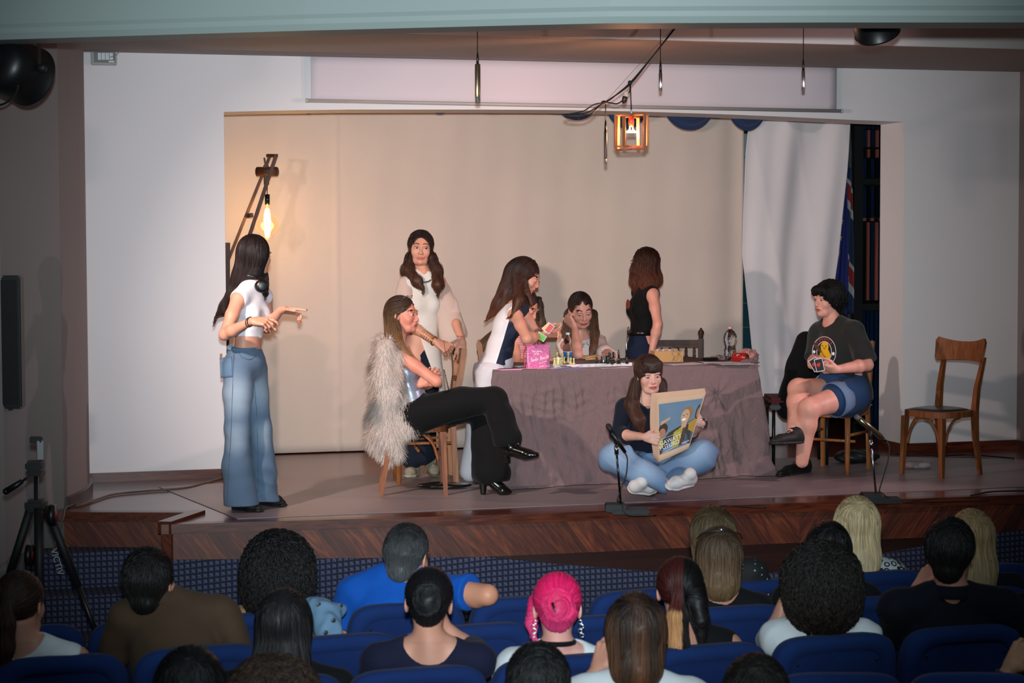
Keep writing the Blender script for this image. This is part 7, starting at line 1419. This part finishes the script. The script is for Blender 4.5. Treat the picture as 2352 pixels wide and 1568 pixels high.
SL = {('front', 0): 'front row seat behind the tripod legs at the far left', ('front', 1): 'front row seat holding the man in the brown jacket', ('front', 2): 'front row seat with the denim jacket slung over it', ('front', 3): 'front row seat behind the back of the man in the blue polo shirt', ('front', 4): 'empty front row seat under the bare elbow of the man in blue', ('front', 5): 'empty front row seat just right of the pink-haired woman', ('front', 6): 'front row seat below the woman in the black top with white dots', ('front', 7): 'front row seat under the blonde woman in the leopard print top', ('front', 8): 'front row seat at the right end under the long-haired blonde woman',
      ('second', 0): 'second row seat right behind the woman in the white tank top', ('second', 1): 'second row seat below the brown jacket', ('second', 2): 'second row seat between the grey-sheened long hair and the navy top', ('second', 3): 'second row seat directly left of the pink-haired woman', ('second', 4): 'second row seat between pink hair and the brown bob', ('second', 5): 'second row seat holding the woman with glasses on her head', ('second', 6): 'second row seat in front of the curly-haired woman in white', ('second', 7): 'second row seat at the right end beside the dark suit',
      ('third', 0): 'third row seat below the long grey-sheened hair', ('third', 1): 'third row seat right behind the woman in the navy top', ('third', 2): 'third row seat behind the pink-haired woman', ('third', 3): 'third row seat behind the woman with the two-tone ponytail', ('third', 4): 'third row seat right behind the curly-haired woman in the white shirt', ('third', 5): 'third row seat behind the man in the dark suit', ('fourth', 0): 'nearest row seat edge at the bottom, right of the dark short hair', ('fourth', 1): 'nearest row seat edge in the bottom right corner beside the wristwatch'}
s0 = seat(); used = False
for rn, (zt, pts) in rows.items():
    W_ = [PZ(x, y, zt) for x, y in pts]
    for i, p in enumerate(W_):
        q_ = W_[min(i+1, len(W_)-1)]-W_[max(i-1, 0)]; rz = math.atan2(q_[1], q_[0]); fw_ = A3(-math.sin(rz), math.cos(rz), 0); loc = A3(p[0], p[1], zt-.87)+fw_*.06
        lab = SL[(rn, i)]; o = dup(s0, loc, rz, lab, 'blue auditorium seats') if used else s0
        if not used: s0.location = tuple(loc); s0.rotation_euler = (0, 0, rz); tag(s0, lab, None, 'blue auditorium seats'); used = True
        gap = float(np.linalg.norm(W_[min(i+1, len(W_)-1)]-p)) if i < len(W_)-1 else float(np.linalg.norm(p-W_[i-1])); o.scale = (min(1.12, max(.9, gap/.495)), 1, 1)
def hairstyle(t, C, R, kind, col, tip, seed, kw, s=1.0):
    W = lambda x, y, z: C+R@A3(x, y, z); hs = SDF(); ex = dict(wob=.3, n=24, step=.016, r=.0024); n = 420; face = True
    r = (.084, .100, .094)
    def down(X):
        q = (X-C)@R; u = np.clip((.085-q[:, 2])/.06, 0, 1)[:, None]; o = (X-W(0, -.045, .05)); o = o/np.maximum(1e-6, np.linalg.norm(o, axis=1))[:, None]; return -ZZ*u+o*(1-u*.75)
    df = down
    if kind == 'short': hs.ell(W(0, -.018, .030), r, R, .02).cone(W(0, -.045, -.01), W(0, -.055, -.055), .072, .05, .03); ex.update(n=7, step=.012, wob=1.0, r=.0026, curl=.0025, cfreq=40, fall=.006); n = 900
    elif kind == 'crop': hs.ell(W(0, -.018, .028), (.079, .095, .089), R, .02).cone(W(0, -.045, -.01), W(0, -.05, -.055), .068, .05, .03); ex.update(n=4, step=.009, wob=1.2, r=.0016, fall=.003); n = 1400
    elif kind == 'bob': hs.ell(W(0, -.016, .030), r, R, .02).cone(W(0, -.02, .0), W(0, -.035, -.095), .090, .080, .03, (R[:, 1], .95)); ex.update(n=17)
    elif kind == 'long': hs.ell(W(0, -.016, .030), r, R, .02).chain([W(0, -.02, 0), W(0, -.05, -.12), W(0, -.085, -.26)], [.090, .088, .065], .03, (R[:, 1], .7))
    elif kind == 'curly': hs.ell(W(0, -.02, .01), kw.get('cr', (.125, .125, .135)), R, .02).ell(W(0, -.05, -.07), [v*.95 for v in kw.get('cr', (.125, .125, .135))], R, .05); ex.update(curl=.011, cfreq=115, wob=1.6, r=.0030, fall=.010, lift=.009, lenv=(.4, 1), n=16, step=.015); n = 1900
    elif kind == 'pony':
        hs.ell(W(0, -.018, .028), (.081, .097, .090), R, .02); tp = kw['tail']; hs.ell(W(0, -.105, .0), .022, None, .02).chain([W(0, -.11, -.005)]+[W(*p) for p in tp], [.02]+[.034]*(len(tp)-1)+[.012], .015); tie = W(0, -.10, 0)
        def df(X): q = (X-C)@R; o = tie-X; o = o/np.maximum(1e-6, np.linalg.norm(o, axis=1))[:, None]; low = ((np.linalg.norm(X-tie, axis=1) < .04) | (q[:, 1] < -.10))[:, None]; return np.where(low, -ZZ+(W(*tp[-1])-W(*tp[0]))*2, o)
    elif kind == 'bun':
        hs.ell(W(0, -.018, .028), (.081, .097, .090), R, .02).ell(W(0, -.095, .02), (.045, .035, .05), R, .02).cone(W(.0, -.06, -.03), W(0, -.10, -.01), .05, .03, .03); tie = W(0, -.115, .02)
        def df(X): o = tie-X; nn = np.linalg.norm(o, axis=1); o = o/np.maximum(1e-6, nn)[:, None]; tang = np.cross(o, R[:, 1]); return np.where((nn < .06)[:, None], tang, o)
        ex.update(n=12, step=.013)
    if kind != 'curly': hs.ell(W(0, .108, -.025), (.064, .075, .095), R, .012, True)
    else: hs.ell(W(0, .15, -.03), (.07, .09, .11), R, .012, True)
    if kind in ('short', 'crop', 'bun', 'pony'):
        for q_ in (-1, 1): hs.ell(W(q_*.090, .01, -.035), (.024, .045, .042), R, .008, True)
    if kw.get('extra'): kw['extra'](hs, W)
    if s != 1.0:
        for p in hs.P:
            p[1] = C+(p[1]-C)*s
            if p[0] == 'c': p[2] = C+(p[2]-C)*s; p[3] *= s; p[4] *= s
            else: p[2] = p[2]*s
        d0_ = df; df = lambda X: d0_(C+(X-C)/s)
    bump = waves(.0025, 80, seed) if kind != 'curly' else (lambda X, a=waves(.004, 95, seed), b=waves(.005, 40, seed+1): a(X)+b(X))
    return hair(t, 'hair', hs, col, scalp(W(0, -.018, .03), R, n, seed, r, -.3 if kind in ('short', 'crop', 'curly') else .0, (-1, .7)), df, h=.0075, seed=seed, tipc=tip, bumpy=bump, pigf=kw.get('pig'), **ex)
AUD = []
def aud(label, px, top, d, kind, col, tip, shirt, seed, yaw=180, pitch=4, roll=0, sw=.185, sleeves=(.7, .062), neckr=.062, skin=(196, 138, 116), J=None, hk=None, hands=(), s=1.0, dx=0.0, lean=0.0, neckdrop=-.01, male=False, top_extra=.018, look=None, infl=.012, armholes=True):
    K = mkK(d); sc = FPX/d; C = K(px, top+(.114+top_extra)*sc*s); R = headR(yaw, pitch, roll); f = cdir(180); r = HR
    nb = C-ZZ*.150*s-f*.005+r*dx*.5; P = dict(C=C, nb=nb, che=nb-ZZ*.17-f*.0+r*dx*.8, wai=nb-ZZ*.32+r*dx, pel=nb-ZZ*.42-f*.03+r*dx, sR=nb+r*sw-ZZ*(.055+lean), sL=nb-r*sw-ZZ*(.055-lean))
    for q, sg in (('R', 1), ('L', -1)):
        P['e'+q] = P['s'+q]+r*sg*.05-ZZ*.26+f*.03; P['w'+q] = P['e'+q]-r*sg*.12+f*.20+ZZ*.02
        P['h'+q] = P['pel']+r*sg*.09+f*.02; P['k'+q] = P['h'+q]+f*.40+r*sg*.02+ZZ*.02; P['a'+q] = A3(*(P['k'+q]+f*.02)[:2], FZ+.09)
    if J:
        for k_, v in J.items(): P[k_] = K(*v)
    t = thing('person', label, 'person', (P['pel'][0], P['pel'][1], FZ)); sd = SDF(); b = dict(hipw=.155, waistw=.13 if not male else .145, chestw=.13 if not male else .15, bust=0.0); torso(sd, P['pel'], P['wai'], P['che'], P['nb'], P['sL'], P['sR'], **b)
    neck(sd, P['nb'], C, R, .052 if not male else .062, s)
    for q in 'LR': arm(sd, P['s'+q], P['e'+q], P['w'+q], 1.05 if not male else 1.2); 
    for q in 'LR': leg(sd, P['h'+q], P['k'+q], P['a'+q])
    head(sd, C, R, s, .4, 0, male); ref = [(C, .13*s, .0042)]
    hd = {h_[0]: h_ for h_ in hands}
    for q in 'LR':
        h_ = hd.get(q, (q, nrm(f-ZZ*.2), -ZZ, {})); hand(sd, P['w'+q], h_[1], h_[2], 1 if q == 'R' else -1, **h_[3])
        if q in hd: ref.append((P['w'+q]+nrm(h_[1])*.09, .11, .0035))
    bo = skinmesh(t, sd, skin, .010, ref, lambda V, Pg: face_pig(V, Pg, C, R, s)); eyes(bo, C, R, s)
    P['ax'] = (HR, ZZ, f); P['b'] = b; g_ = garment(P, infl, sleeves, neckr=neckr, neckdrop=neckdrop, armholes=armholes)[0]; o = wear(t, 'shirt', g_, shirt, .0075, (lambda X, a=waves(.004, 22, seed+3), b=waves(.002, 60, seed+4): a(X)+b(X)))
    tr = SDF().cone(P['wai']-ZZ*.03, P['pel'], .145, .165, .03).chain([P['hR'], P['kR'], P['aR']], [.1, .075, .06], .03).chain([P['hL'], P['kL'], P['aL']], [.1, .075, .06], .03); wear(t, 'trousers', tr, M_NVT, .014)
    for q in 'LR': shoe(t, 'shoe', A3(*P['a'+q][:2], FZ)-f*.05, A3(*P['a'+q][:2], FZ)+f*.19, M_SUE)
    hk_ = dict(hk or {}); hairstyle(t, C, R, kind, col, tip, seed, hk_, s); P['Rm'] = R; P['t'] = t; P['K'] = K; P['bo'] = bo; return P
M_WSH = fabric('white_cotton', (226, 230, 234), bs=500, b=.3); M_NVY = fabric('navy_viscose', (26, 28, 52)); M_BLKT = fabric('black_cotton', (18, 18, 22)); M_BRN = fabric('brown_suit_cloth', (78, 60, 46), bs=900); M_SUIT = fabric('midnight_suit_cloth', (16, 20, 32)); M_POLO = fabric('royal_blue_polo', (16, 84, 178), bs=600, b=.3)
# woman with ponytail
aud('woman with dark brown ponytail and white tank top in the bottom left corner', 48, 1300, 7.1, 'pony', (44, 28, 20), (84, 56, 36), M_WSH, 101, s=1, sleeves=None, neckr=.085, neckdrop=-.03, sw=.20, yaw=168, hk=dict(tail=[(0, -.125, -.06), (0, -.125, -.14), (0, -.11, -.22)]))
# man in brown jacket
P = aud('man with short black hair in a brown jacket leaning his head on one hand', 345, 1250, 7.62, 'short', (16, 14, 14), (34, 30, 28), M_BRN, 102, s=1.1, male=True, yaw=165, roll=-6, sleeves=(1.72, .062), infl=.022, neckr=.066, dx=.1, J=dict(nb=(366, 1378, .02), sL=(290, 1418, .0), sR=(512, 1412, .02), che=(400, 1470, .0), wai=(410, 1560, 0), eL=(262, 1500, .05), wL=(294, 1432, .12), eR=(560, 1520, .02)), hands=(('L', ZZ*.9+HR*.15+HF*.1, HR*.7+HF*.5, dict(curl=(.4, .5, .5, .6, .6))),))
MB().tube([P['wL']+HR*.033*math.cos(a)+HF*.028*math.sin(a)+ZZ*.008*math.cos(a) for a in np.linspace(0, 6.28, 18)], .004, 6, False).build('bracelet', M_CHR, P['t'], True)
o = MB().grid(lambda u, v: P['nb']+(HR*math.cos(3.1416*u)*.075-HF*math.sin(3.1416*u)*.078)+ZZ*(.045-.045*v)-HF*.01*v, 20, 4, .006).build('collar', M_BRN, P['t'], True)
# curly woman
aud('woman with a big mass of black curls and sand coloured top, front row', 640, 1222, 8.1, 'curly', (16, 13, 13), (30, 24, 22), fabric('sand_top', (170, 132, 96)), 103, s=1.05, sleeves=(.3, .06), neckr=.085, hk=dict(cr=(.132, .125, .14)), top_extra=.035)
K = mkK(7.98); dj = thing('denim_jacket', 'pale denim jacket with dark buttons slung over the front row seat back', 'jacket', K(755, 1420)); js = SDF().chain([K(700, 1400, .03), K(745, 1408, -.05), K(780, 1400, -.03)], [.05, .055, .03], .04).chain([K(730, 1400, -.04), K(755, 1445, -.12), K(770, 1460, -.12)], [.05, .05, .03], .04); js.half(K(780, 1380, 0), nrm(ZZ+HR*.3), .01)
wear(dj, 'jacket_body', js, fabric('pale_blue_denim', (112, 146, 176), bs=500, b=.5), .007, (lambda X, a=waves(.004, 70, 5): a(X)))
for x, y in ((732, 1388), (782, 1390), (766, 1424), (748, 1452)): p_ = hitp(js, x, y, .002, 7.0); MB().lathe([(.001, 0), (.010, 0), (.010, .004), (.001, .005)], p_, 12, -FW).build('button', mat('dark_button', (30, 34, 40), .4), dj)
# man in blue polo
P = aud('grey-haired man in royal blue polo shirt, bare elbow on the next seat', 935, 1192, 8.3, 'crop', (34, 34, 36), (96, 98, 100), M_POLO, 104, s=1.12, male=True, yaw=160, pitch=12, roll=4, infl=.02, neckr=.066, sleeves=(.62, .075), J=dict(nb=(922, 1314, .0), sL=(808, 1362, .02), sR=(1010, 1352, .02), che=(905, 1410, .0), wai=(915, 1480, 0), eR=(1120, 1366, -.12), wR=(1040, 1378, .05), eL=(785, 1470, .1)), skin=(212, 146, 116))
MB().grid(lambda u, v: P['nb']+(HR*math.cos(3.1416*u)*.070-HF*math.sin(3.1416*u)*.072)+ZZ*(.04-.04*v)-HF*.012*v, 20, 4, .006).build('collar', M_POLO, P['t'], True)
# navy top, pinned-up hair
P = aud('woman with pinned-up black hair and a boat-necked navy top in the middle of the audience', 985, 1292, 7.03, 'bun', (14, 13, 16), (30, 28, 30), M_NVY, 105, s=1.03, sleeves=(.9, .070), neckr=.098, neckdrop=-.045, sw=.180, J=dict(eR=(1080, 1500, .2), wR=(1022, 1440, .16)), hands=(('R', ZZ*.8-HR*.3, -HR*.6+HF*.2, {}),), roll=3)
aud('woman with long black hair with a grey sheen seated left of the navy top', 655, 1345, 6.9, 'long', (26, 24, 26), (52, 46, 46), M_BLKT, 106, s=1.08, yaw=172)
# pink hair
P = aud('woman with twisted-up neon pink hair, black choker and white top', 1280, 1303, 7.2, 'bun', (226, 30, 96), (250, 88, 150), M_WSH, 107, s=1.07, sleeves=(.55, .062), neckr=.10, neckdrop=-.05, sw=.165, skin=(222, 160, 148), hk=dict(extra=lambda hs, W: (hs.chain([W(-.078, .03, .02), W(-.088, .02, -.06), W(-.075, .03, -.13)], [.02, .018, .008], .015), hs.ell(W(.035, -.085, -.01), (.032, .03, .036), None, .01))))
W = lambda x, y, z: P['C']+P['Rm']@A3(x, y, z); t = P['t']
MB().tube([W(.060*math.cos(a), .066*math.sin(a)-.020, -.125) for a in np.linspace(0, 6.2832, 30)], .009, 8, False).build('choker', M_BLKT, t, True)
MB().tube([W(-.02, -.135, .03), W(-.01, -.142, .0), W(-.015, -.135, -.02)], .006, 8).build('hair_clip', M_BLK, t, True)
for q_ in (-1, 1):
    b = MB()
    for k_ in range(4): c = W(q_*(.082+.006*(k_ % 2)), -.005, -.055-.016*k_); b.tube([c+HR*.007*math.cos(a)+UP*.007*math.sin(a) for a in np.linspace(0, 6.28, 14)], .0016, 5, False)
    b.build('earring', M_CHR, P['bo'], True)
# brown bob, white shirt
P = aud('woman with glossy brown bob and white collared shirt holding one hand to her cheek', 1460, 1352, 6.4, 'bob', (48, 32, 26), (104, 70, 48), M_WSH, 108, s=1.07, sleeves=(1.5, .06), neckr=.060, infl=.02, J=dict(eL=(1335, 1600, .1), wL=(1372, 1540, .10)), hands=(('L', ZZ*.85+HR*.35, HR*.5+HF*.6, dict(curl=(.4, .5, .6, .7, .8))),), hk=dict(pig=lambda V, Pg: Pg*(1+.5*np.sin(V[:, 0]*70)[:, None]*np.array([1, .8, .6]))))
MB().grid(lambda u, v: P['nb']+(HR*math.cos(3.1416*u)*.072-HF*math.sin(3.1416*u)*.075)+ZZ*(.055-.055*v)-HF*.014*v+HR*math.cos(3.1416*u)*.012*v, 20, 4, .006).build('collar', M_WSH, P['t'], True)
MB().tube([P['wL']+HR*.033*math.cos(a)+HF*.028*math.sin(a)-ZZ*.02 for a in np.linspace(0, 6.28, 18)], .006, 6, False).build('bracelet', mat('red_beads', (190, 24, 40), .4), P['t'], True)
# two-tone hair with blond ponytail
P = aud('woman with dark red and black hair tied in a fair ponytail, black top', 1562, 1268, 7.4, 'pony', (60, 18, 16), (176, 126, 82), M_BLKT, 109, s=1.05, yaw=172, sleeves=None, neckr=.105, neckdrop=-.06, sw=.185, hk=dict(tail=[(.0, -.13, -.08), (.005, -.13, -.18), (.01, -.115, -.29)], extra=lambda hs, W: hs.chain([W(.055, -.05, .0), W(.075, -.07, -.10), W(.080, -.07, -.19)], [.04, .03, .012], .02)))
q_ = P['Rm']; C_ = P['C']
# split the colour: right half of the head black, tail fair
for ch in P['t'].children:
    if ch.name.startswith('hair'):
        me = ch.data; n_ = len(me.vertices); co_ = np.zeros(n_*3, dtype=np.float32); me.vertices.foreach_get('co', co_); X = (co_.reshape(-1, 3)+np.array(P['t'].location)-C_)@q_; at = me.color_attributes['pigment']; cc = np.zeros(n_*4, dtype=np.float32); at.data.foreach_get('color', cc); cc = cc.reshape(-1, 4); lum = cc[:, :3].mean(1, keepdims=True)/max(1e-6, cc[:, :3].mean())
        col = np.where((X[:, 0] > .018)[:, None], np.array(L((20, 15, 16))), np.where(((X[:, 2] < -.06) & (X[:, 1] < -.09))[:, None], np.array(L((168, 122, 80))), np.array(L((74, 26, 22))))); cc[:, :3] = np.clip(col*np.clip(lum, .6, 1.6), 0, 1); at.data.foreach_set('color', cc.ravel())
for x_ in (-.05, -.02): MB().tube([P['nb']+HR*(x_-.05)-HF*.09+ZZ*0-ZZ*.02, P['nb']+HR*(x_+.04)-HF*.125-ZZ*.09], .004, 6).build('strap', M_BLKT, P['t'], True)
P = aud('woman with highlighted brown hair, glasses pushed up on her head, black top', 1651, 1202, 8.05, 'bob', (60, 44, 32), (132, 104, 74), M_BLKT, 110, s=1.02, sleeves=(.6, .062), neckr=.078, neckdrop=-.03, sw=.16)
gl = thing('glasses', 'thin dark glasses pushed up on the highlighted brown hair in the audience', 'glasses', P['C']+ZZ*.1); W = lambda x, y, z: P['C']+P['Rm']@A3(x, y, z)
MB().tube(catmull([W(-.092, -.03, .075), W(-.07, -.065, .100), W(0, -.085, .112), W(.07, -.065, .100), W(.092, -.03, .075)], 6), .0028, 6).build('temple_arm', M_BLK, gl, True); MB().tube([W(-.01, -.087, .117), W(.015, -.087, .117)], .004, 6).build('bridge', M_CHR, gl, True)
q = NB('black_dotted_blouse'); vo = q.n('ShaderNodeTexVoronoi'); q.put(vo.inputs['Vector'], q.obj()); vo.inputs['Scale'].default_value = 45; q.base(q.mix(q.math('LESS_THAN', vo.outputs['Distance'], .16), L((16, 16, 18)), L((150, 176, 176))), .8); M_DOT = q.m
aud('woman with fair-brown hair in a black blouse with pale specks in the front row', 1637, 1155, 8.75, 'bob', (70, 56, 38), (140, 116, 84), M_DOT, 111, s=1.1, sw=.185, dx=.12, sleeves=(.9, .07), J=dict(sR=(1730, 1312, .0)))
P = aud('woman with large dark frizzy curls and a crisp white shirt', 1885, 1236, 7.58, 'curly', (22, 18, 17), (44, 34, 28), M_WSH, 112, s=1.1, sleeves=(.9, .068), neckr=.06, sw=.165, infl=.018, hk=dict(cr=(.128, .12, .118)), top_extra=.03, J=dict(wL=(1800, 1385, .2), eL=(1775, 1470, .2)), hands=(('L', ZZ*.9+HR*.3, HR, {}),))
MB().grid(lambda u, v: P['nb']+(HR*math.cos(3.1416*u)*.070-HF*math.sin(3.1416*u)*.072)+ZZ*(.045-.04*v)-HF*.012*v, 20, 4, .006).build('collar', M_WSH, P['t'], True)
aud('woman with straight parted black hair between the blonde hair and the frizzy curls', 1902, 1190, 8.2, 'long', (14, 12, 14), (26, 22, 24), M_BLKT, 113, s=1.0, sw=.165)
q = NB('leopard_print'); vo = q.n('ShaderNodeTexVoronoi'); q.put(vo.inputs['Vector'], q.obj()); vo.inputs['Scale'].default_value = 38; rg = q.math('MULTIPLY', q.math('GREATER_THAN', vo.outputs['Distance'], .28), q.math('LESS_THAN', vo.outputs['Distance'], .52)); q.base(q.mix(rg, L((176, 186, 190)), L((20, 20, 24))), .8); M_LEO = q.m
aud('woman with smooth platinum blonde hair and a leopard print top', 1968, 1133, 9.05, 'long', (196, 172, 132), (224, 206, 168), M_LEO, 114, s=1.14, sw=.175, yaw=172)
P = aud('man with thick black hair in a midnight blue suit, fingers at his chin', 2183, 1182, 7.75, 'short', (16, 14, 15), (34, 30, 28), M_SUIT, 115, s=1.1, male=True, yaw=160, sleeves=(1.7, .068), infl=.024, neckr=.068, sw=.215, J=dict(wL=(2108, 1352, .14), eL=(2060, 1450, .14)), hands=(('L', ZZ*.7+HR*.55+HF*.2, HR*.4-ZZ*.5+HF*.4, dict(curl=(.3, .3, .35, .4, .4), spread=.1)),), hk=dict())
MB().grid(lambda u, v: P['nb']+(HR*math.cos(3.1416*u)*.076-HF*math.sin(3.1416*u)*.078)+ZZ*(.045-.05*v)-HF*.012*v, 20, 4, .007).build('collar', M_SUIT, P['t'], True)
aud('woman with long straight blonde hair half hidden behind the man in the midnight suit', 2230, 1163, 8.45, 'long', (158, 130, 92), (204, 184, 142), M_SUIT, 116, s=1.06, sw=.18)
aud('person in black whose shoulder enters the frame at the right edge', 2432, 1240, 7.8, 'short', (20, 18, 18), (30, 28, 26), M_BLKT, 117, s=1, sw=.19, J=dict(sL=(2352, 1400, 0)))
P = aud('person with raised hand and wristwatch at the bottom right corner', 2468, 1360, 6.4, 'short', (30, 24, 20), (50, 40, 30), M_BLKT, 118, s=1, sleeves=(.6, .07), J=dict(eL=(2290, 1600, .05), wL=(2318, 1538, .05)), hands=(('L', ZZ*.75+HR*.5, HR*.6+HF*.5, dict(curl=(.5, .6, .6, .7, .7))),), skin=(190, 138, 108))
wt = thing('wristwatch', 'black strapped wristwatch with gold face on the raised wrist at the bottom right', 'watch', P['wL']); ad = nrm(P['wL']-P['eL']); e1 = nrm(np.cross(ad, FW)); e2 = np.cross(ad, e1)
MB().tube([P['wL']-ad*.02+e1*.032*math.cos(a)+e2*.029*math.sin(a) for a in np.linspace(0, 6.2832, 24)], .007, 8, False).build('strap', M_BLKR, wt, True); MB().cyl(P['wL']-ad*.02-e1*.034, P['wL']-ad*.02-e1*.044, .015).build('watch_face', M_HOOP, wt, True)
aud('person with straight parted black hair at the bottom edge, left of the brown curls', 437, 1472, 5.5, 'long', (18, 18, 20), (30, 30, 32), M_BLKT, 119, s=1.08, yaw=186)
aud('person with brown frizzy curls at the bottom edge left of centre', 630, 1492, 5.5, 'curly', (48, 34, 26), (66, 48, 36), M_BLKT, 120, s=1.08, hk=dict(cr=(.112, .11, .105)), top_extra=.02)
aud('person with wavy black hair at the bottom edge, just left of the white shirt', 1236, 1466, 5.7, 'short', (16, 15, 16), (36, 34, 34), M_BLKT, 121, s=1.06)
aud('person with tousled dark brown hair at the bottom edge, right of the white shirt', 1735, 1492, 5.7, 'short', (26, 21, 19), (48, 38, 32), M_BLKT, 122, s=1.1)
